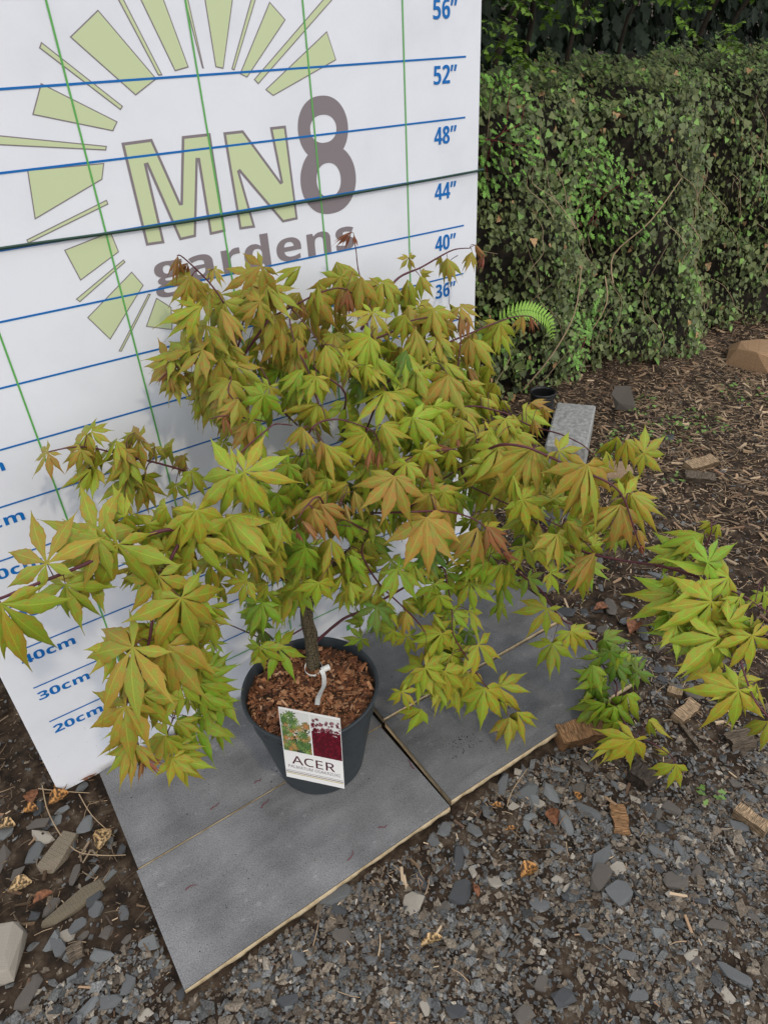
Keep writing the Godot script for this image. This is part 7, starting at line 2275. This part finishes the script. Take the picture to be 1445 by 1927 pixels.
	E(Vector3(0.084,0.618,0.352),Vector3(-0.001,-0.057,0.021),0.8,0.8)
	E(Vector3(0.045,0.635,0.399),Vector3(-0.023,-0.067,0.009),0.6,0.4)
	E(Vector3(0.078,0.643,0.349),Vector3(-0.003,-0.075,0.014),0.9,0.8)
	E(Vector3(-0.043,0.473,0.394),Vector3(-0.060,-0.015,-0.005),0.3,0.8)
	E(Vector3(-0.023,0.538,0.367),Vector3(-0.021,-0.067,0.024),0.7,0.5)
	E(Vector3(0.025,0.422,0.366),Vector3(0.008,-0.040,0.038),0.4,0.6)
	E(Vector3(-0.003,0.445,0.406),Vector3(-0.044,-0.040,0.020),0.5,0.9)
	E(Vector3(0.016,0.578,0.405),Vector3(-0.049,-0.016,0.003),0.6,0.8)
	E(Vector3(-0.038,0.486,0.383),Vector3(-0.054,-0.015,-0.010),0.2,0.6)
	E(Vector3(0.001,0.514,0.403),Vector3(-0.030,-0.070,0.000),0.3,0.8)
	E(Vector3(-0.019,0.574,0.390),Vector3(-0.006,-0.058,0.013),0.9,0.6)
	E(Vector3(0.041,0.544,0.415),Vector3(-0.054,-0.035,0.018),0.7,0.7)
	E(Vector3(0.767,0.455,0.868),Vector3(-0.039,-0.031,0.017),0.8,0.5)
	E(Vector3(0.818,0.531,0.839),Vector3(-0.002,-0.073,0.019),0.7,0.5)
	E(Vector3(0.773,0.559,0.825),Vector3(0.059,0.017,0.014),0.4,0.4)
	E(Vector3(0.783,0.457,0.860),Vector3(-0.019,-0.040,0.041),0.9,0.3)
	E(Vector3(0.762,0.444,0.880),Vector3(-0.025,-0.060,0.009),0.2,0.3)
	E(Vector3(0.774,0.518,0.803),Vector3(0.067,0.012,0.013),0.9,0.5)
	E(Vector3(0.781,0.439,0.864),Vector3(0.043,-0.017,0.039),0.4,0.7)
	E(Vector3(0.807,0.532,0.825),Vector3(-0.025,-0.055,0.032),0.8,0.7)
	E(Vector3(0.916,0.604,0.500),Vector3(0.001,-0.045,0.024),0.9,0.8)
	E(Vector3(0.815,0.751,0.542),Vector3(0.017,-0.069,0.019),0.3,0.7)
	E(Vector3(0.831,0.734,0.588),Vector3(0.056,-0.016,0.027),0.9,0.8)
	E(Vector3(0.785,0.771,0.583),Vector3(0.031,-0.053,0.034),0.3,0.8)
	E(Vector3(0.780,0.673,0.599),Vector3(0.044,-0.034,0.054),0.7,0.7)
	E(Vector3(0.871,0.660,0.536),Vector3(0.022,-0.044,0.022),0.3,1.0)
	E(Vector3(0.855,0.723,0.550),Vector3(0.048,-0.020,0.041),0.5,0.9)
	E(Vector3(0.747,0.761,0.576),Vector3(0.036,-0.038,0.021),0.5,0.8)

func branch_data() -> void:
	T([Vector3(0.332,0.212,0.229),Vector3(0.348,0.294,0.212),Vector3(0.352,0.366,0.201),Vector3(0.387,0.443,0.206),Vector3(0.451,0.488,0.232),Vector3(0.491,0.539,0.238),Vector3(0.508,0.597,0.218),Vector3(0.510,0.663,0.181),Vector3(0.502,0.721,0.145)],0.0160,.006)
	B([Vector3(0.354,0.291,0.219),Vector3(0.414,0.335,0.237),Vector3(0.463,0.351,0.255),Vector3(0.554,0.388,0.283),Vector3(0.649,0.419,0.305),Vector3(0.701,0.450,0.328)],0.0034,.0018)
	B([Vector3(0.491,0.525,0.236),Vector3(0.566,0.571,0.275),Vector3(0.611,0.608,0.289),Vector3(0.664,0.640,0.311)],0.0029,.0016)
	B([Vector3(0.590,0.407,0.291),Vector3(0.599,0.445,0.338),Vector3(0.593,0.420,0.360),Vector3(0.589,0.367,0.380),Vector3(0.576,0.325,0.400),Vector3(0.592,0.271,0.420),Vector3(0.620,0.203,0.430),Vector3(0.632,0.174,0.440),Vector3(0.659,0.123,0.450),Vector3(0.692,0.075,0.460)],0.0020,.001)
	B([Vector3(0.482,0.522,0.246),Vector3(0.409,0.576,0.350),Vector3(0.432,0.505,0.360),Vector3(0.473,0.435,0.380),Vector3(0.504,0.381,0.380),Vector3(0.514,0.356,0.390)],0.0020,.0012)
	B([Vector3(0.352,0.382,0.204),Vector3(0.317,0.579,0.196),Vector3(0.328,0.673,0.158),Vector3(0.322,0.782,0.126),Vector3(0.321,0.869,0.113),Vector3(0.327,0.934,0.151),Vector3(0.342,0.958,0.140),Vector3(0.369,0.990,0.130)],0.0031,.0012)
	B([Vector3(0.316,0.931,0.161),Vector3(0.317,0.986,0.140),Vector3(0.313,1.000,0.140),Vector3(0.300,1.030,0.130),Vector3(0.268,1.072,0.130),Vector3(0.259,1.076,0.130)],0.0020,.0009)
	B([Vector3(0.327,0.669,0.161),Vector3(0.273,0.672,0.140),Vector3(0.239,0.688,0.130),Vector3(0.200,0.721,0.130),Vector3(0.156,0.754,0.130),Vector3(0.107,0.790,0.140),Vector3(0.082,0.807,0.140),Vector3(0.054,0.825,0.140),Vector3(0.027,0.833,0.140),Vector3(-0.002,0.836,0.140)],0.0024,.001)
	B([Vector3(0.342,0.422,0.194),Vector3(0.249,0.578,0.225),Vector3(0.166,0.716,0.340),Vector3(0.134,0.739,0.340),Vector3(0.113,0.758,0.350),Vector3(0.080,0.774,0.360),Vector3(0.032,0.773,0.360),Vector3(-0.029,0.775,0.375),Vector3(-0.064,0.777,0.380),Vector3(-0.104,0.779,0.385),Vector3(-0.141,0.781,0.390)],0.0034,.002)
	B([Vector3(0.122,0.749,0.345),Vector3(0.092,0.730,0.360),Vector3(0.071,0.699,0.360),Vector3(0.040,0.662,0.380),Vector3(0.023,0.629,0.390),Vector3(0.005,0.597,0.395),Vector3(-0.024,0.556,0.400),Vector3(-0.038,0.537,0.400),Vector3(-0.046,0.493,0.400),Vector3(-0.042,0.431,0.400),Vector3(-0.042,0.414,0.400)],0.0027,.0012)
	B([Vector3(0.376,0.709,0.203),Vector3(0.358,0.812,0.300),Vector3(0.378,0.824,0.300),Vector3(0.400,0.823,0.300),Vector3(0.422,0.818,0.310),Vector3(0.465,0.790,0.320),Vector3(0.476,0.766,0.320)],0.0020,.001)
	B([Vector3(0.188,0.787,0.300),Vector3(0.209,0.822,0.340),Vector3(0.230,0.842,0.340),Vector3(0.276,0.857,0.330),Vector3(0.296,0.856,0.320),Vector3(0.331,0.835,0.300)],0.0017,.001)
	B([Vector3(0.553,0.902,0.163),Vector3(0.611,0.944,0.150),Vector3(0.669,0.963,0.120),Vector3(0.728,0.969,0.110),Vector3(0.781,0.983,0.110),Vector3(0.822,0.985,0.100),Vector3(0.856,0.981,0.100)],0.0027,.001)
	B([Vector3(0.684,0.672,0.260),Vector3(0.703,0.717,0.240),Vector3(0.729,0.791,0.220),Vector3(0.744,0.836,0.210),Vector3(0.757,0.875,0.200)],0.0020,.001)
	B([Vector3(0.551,0.893,0.200),Vector3(0.605,0.894,0.190),Vector3(0.653,0.900,0.180),Vector3(0.723,0.896,0.190),Vector3(0.747,0.885,0.200)],0.0020,.001)
	B([Vector3(0.618,0.836,0.200),Vector3(0.706,0.845,0.200),Vector3(0.783,0.852,0.200),Vector3(0.849,0.858,0.200),Vector3(0.896,0.858,0.200),Vector3(0.939,0.848,0.200),Vector3(0.967,0.826,0.200)],0.0020,.001)
	B([Vector3(0.664,0.640,0.311),Vector3(0.649,0.738,0.420),Vector3(0.663,0.755,0.470),Vector3(0.684,0.746,0.500),Vector3(0.693,0.742,0.560),Vector3(0.715,0.732,0.610),Vector3(0.736,0.703,0.630),Vector3(0.747,0.653,0.650),Vector3(0.759,0.616,0.660)],0.0027,.0012)
	B([Vector3(0.653,0.713,0.250),Vector3(0.723,0.734,0.260),Vector3(0.772,0.722,0.300),Vector3(0.792,0.710,0.310),Vector3(0.828,0.685,0.330),Vector3(0.829,0.696,0.400),Vector3(0.842,0.689,0.420),Vector3(0.858,0.676,0.440),Vector3(0.883,0.647,0.450),Vector3(0.895,0.625,0.460)],0.0020,.001)
	B([Vector3(0.477,0.599,0.282),Vector3(0.448,0.685,0.420),Vector3(0.528,0.659,0.430),Vector3(0.569,0.638,0.440),Vector3(0.585,0.627,0.460),Vector3(0.594,0.612,0.470),Vector3(0.623,0.558,0.480)],0.0020,.001)
	B([Vector3(0.632,0.670,0.350),Vector3(0.642,0.637,0.360),Vector3(0.654,0.629,0.400),Vector3(0.669,0.624,0.460),Vector3(0.715,0.597,0.500),Vector3(0.762,0.559,0.530),Vector3(0.787,0.524,0.550)],0.0020,.001)
	B([Vector3(0.696,0.447,0.326),Vector3(0.714,0.441,0.380),Vector3(0.787,0.356,0.380),Vector3(0.835,0.299,0.390),Vector3(0.851,0.259,0.410),Vector3(0.878,0.212,0.430),Vector3(0.909,0.183,0.450),Vector3(0.959,0.064,0.504),Vector3(0.942,0.065,0.550),Vector3(0.894,0.067,0.586),Vector3(0.870,0.067,0.633),Vector3(0.862,0.063,0.667),Vector3(0.876,0.065,0.705),Vector3(0.881,0.063,0.744),Vector3(0.872,0.064,0.761)],0.0027,.0011)
	B([Vector3(0.762,0.538,0.368),Vector3(0.799,0.496,0.495),Vector3(0.832,0.502,0.582),Vector3(0.849,0.518,0.637),Vector3(0.884,0.517,0.674),Vector3(0.900,0.561,0.692),Vector3(0.906,0.598,0.695),Vector3(0.910,0.610,0.688)],0.0027,.001)
	B([Vector3(0.849,0.518,0.637),Vector3(0.825,0.564,0.742),Vector3(0.820,0.550,0.792),Vector3(0.811,0.530,0.817),Vector3(0.792,0.488,0.851),Vector3(0.772,0.454,0.894),Vector3(0.772,0.435,0.924),Vector3(0.781,0.413,0.946)],0.0024,.0012)
	B([Vector3(0.825,0.564,0.742),Vector3(0.844,0.559,0.801),Vector3(0.854,0.547,0.844)],0.0014,.001)
	B([Vector3(0.489,0.608,0.226),Vector3(0.456,0.694,0.340),Vector3(0.476,0.720,0.360),Vector3(0.495,0.743,0.370),Vector3(0.529,0.751,0.380),Vector3(0.556,0.745,0.380),Vector3(0.592,0.736,0.380)],0.0019,.001)
	B([Vector3(0.328,0.876,0.112),Vector3(0.372,0.953,0.160),Vector3(0.398,0.960,0.150),Vector3(0.442,0.970,0.150),Vector3(0.482,0.979,0.150),Vector3(0.522,0.981,0.160),Vector3(0.553,0.956,0.170)],0.0024,.001)
	B([Vector3(0.380,0.999,0.120),Vector3(0.410,0.989,0.130),Vector3(0.425,0.964,0.160),Vector3(0.437,0.935,0.190),Vector3(0.440,0.914,0.220)],0.0014,.0008)
	B([Vector3(0.601,0.942,0.130),Vector3(0.596,0.978,0.100),Vector3(0.598,1.020,0.090),Vector3(0.596,1.040,0.090)],0.0014,.0008)
	B([Vector3(0.407,0.831,0.250),Vector3(0.409,0.882,0.220),Vector3(0.407,0.916,0.190),Vector3(0.412,0.953,0.170),Vector3(0.424,0.968,0.160)],0.0017,.0009)
	B([Vector3(0.548,0.761,0.172),Vector3(0.562,0.840,0.200),Vector3(0.564,0.884,0.180),Vector3(0.568,0.917,0.160),Vector3(0.595,0.946,0.140)],0.0024,.001)
	B([Vector3(0.510,0.663,0.181),Vector3(0.545,0.817,0.240),Vector3(0.593,0.822,0.230),Vector3(0.652,0.820,0.220),Vector3(0.711,0.825,0.210)],0.0020,.001)
	B([Vector3(0.342,0.332,0.207),Vector3(0.278,0.315,0.195),Vector3(0.248,0.359,0.220),Vector3(0.226,0.375,0.200),Vector3(0.185,0.414,0.180),Vector3(0.165,0.431,0.170)],0.0020,.001)
	B([Vector3(0.163,0.440,0.180),Vector3(0.104,0.410,0.220),Vector3(0.069,0.386,0.260),Vector3(0.042,0.380,0.300),Vector3(0.009,0.378,0.340)],0.0017,.001)
	B([Vector3(0.306,0.844,0.200),Vector3(0.277,0.861,0.250),Vector3(0.253,0.899,0.260),Vector3(0.268,0.909,0.240)],0.0014,.0009)
	B([Vector3(0.305,0.835,0.260),Vector3(0.242,0.868,0.270),Vector3(0.213,0.872,0.270)],0.0012,.0008)
	B([Vector3(0.318,0.890,0.150),Vector3(0.257,0.913,0.150),Vector3(0.214,0.914,0.145),Vector3(0.186,0.900,0.140)],0.0014,.0008)
	B([Vector3(0.418,0.743,0.132),Vector3(0.353,0.830,0.200),Vector3(0.347,0.865,0.200),Vector3(0.343,0.893,0.180)],0.0019,.001)
	B([Vector3(0.502,0.721,0.145),Vector3(0.454,0.840,0.260),Vector3(0.419,0.881,0.240),Vector3(0.405,0.897,0.250)],0.0020,.0012)
	B([Vector3(0.424,0.618,0.350),Vector3(0.339,0.713,0.380),Vector3(0.313,0.759,0.400),Vector3(0.287,0.753,0.405),Vector3(0.271,0.743,0.410)],0.0019,.001)
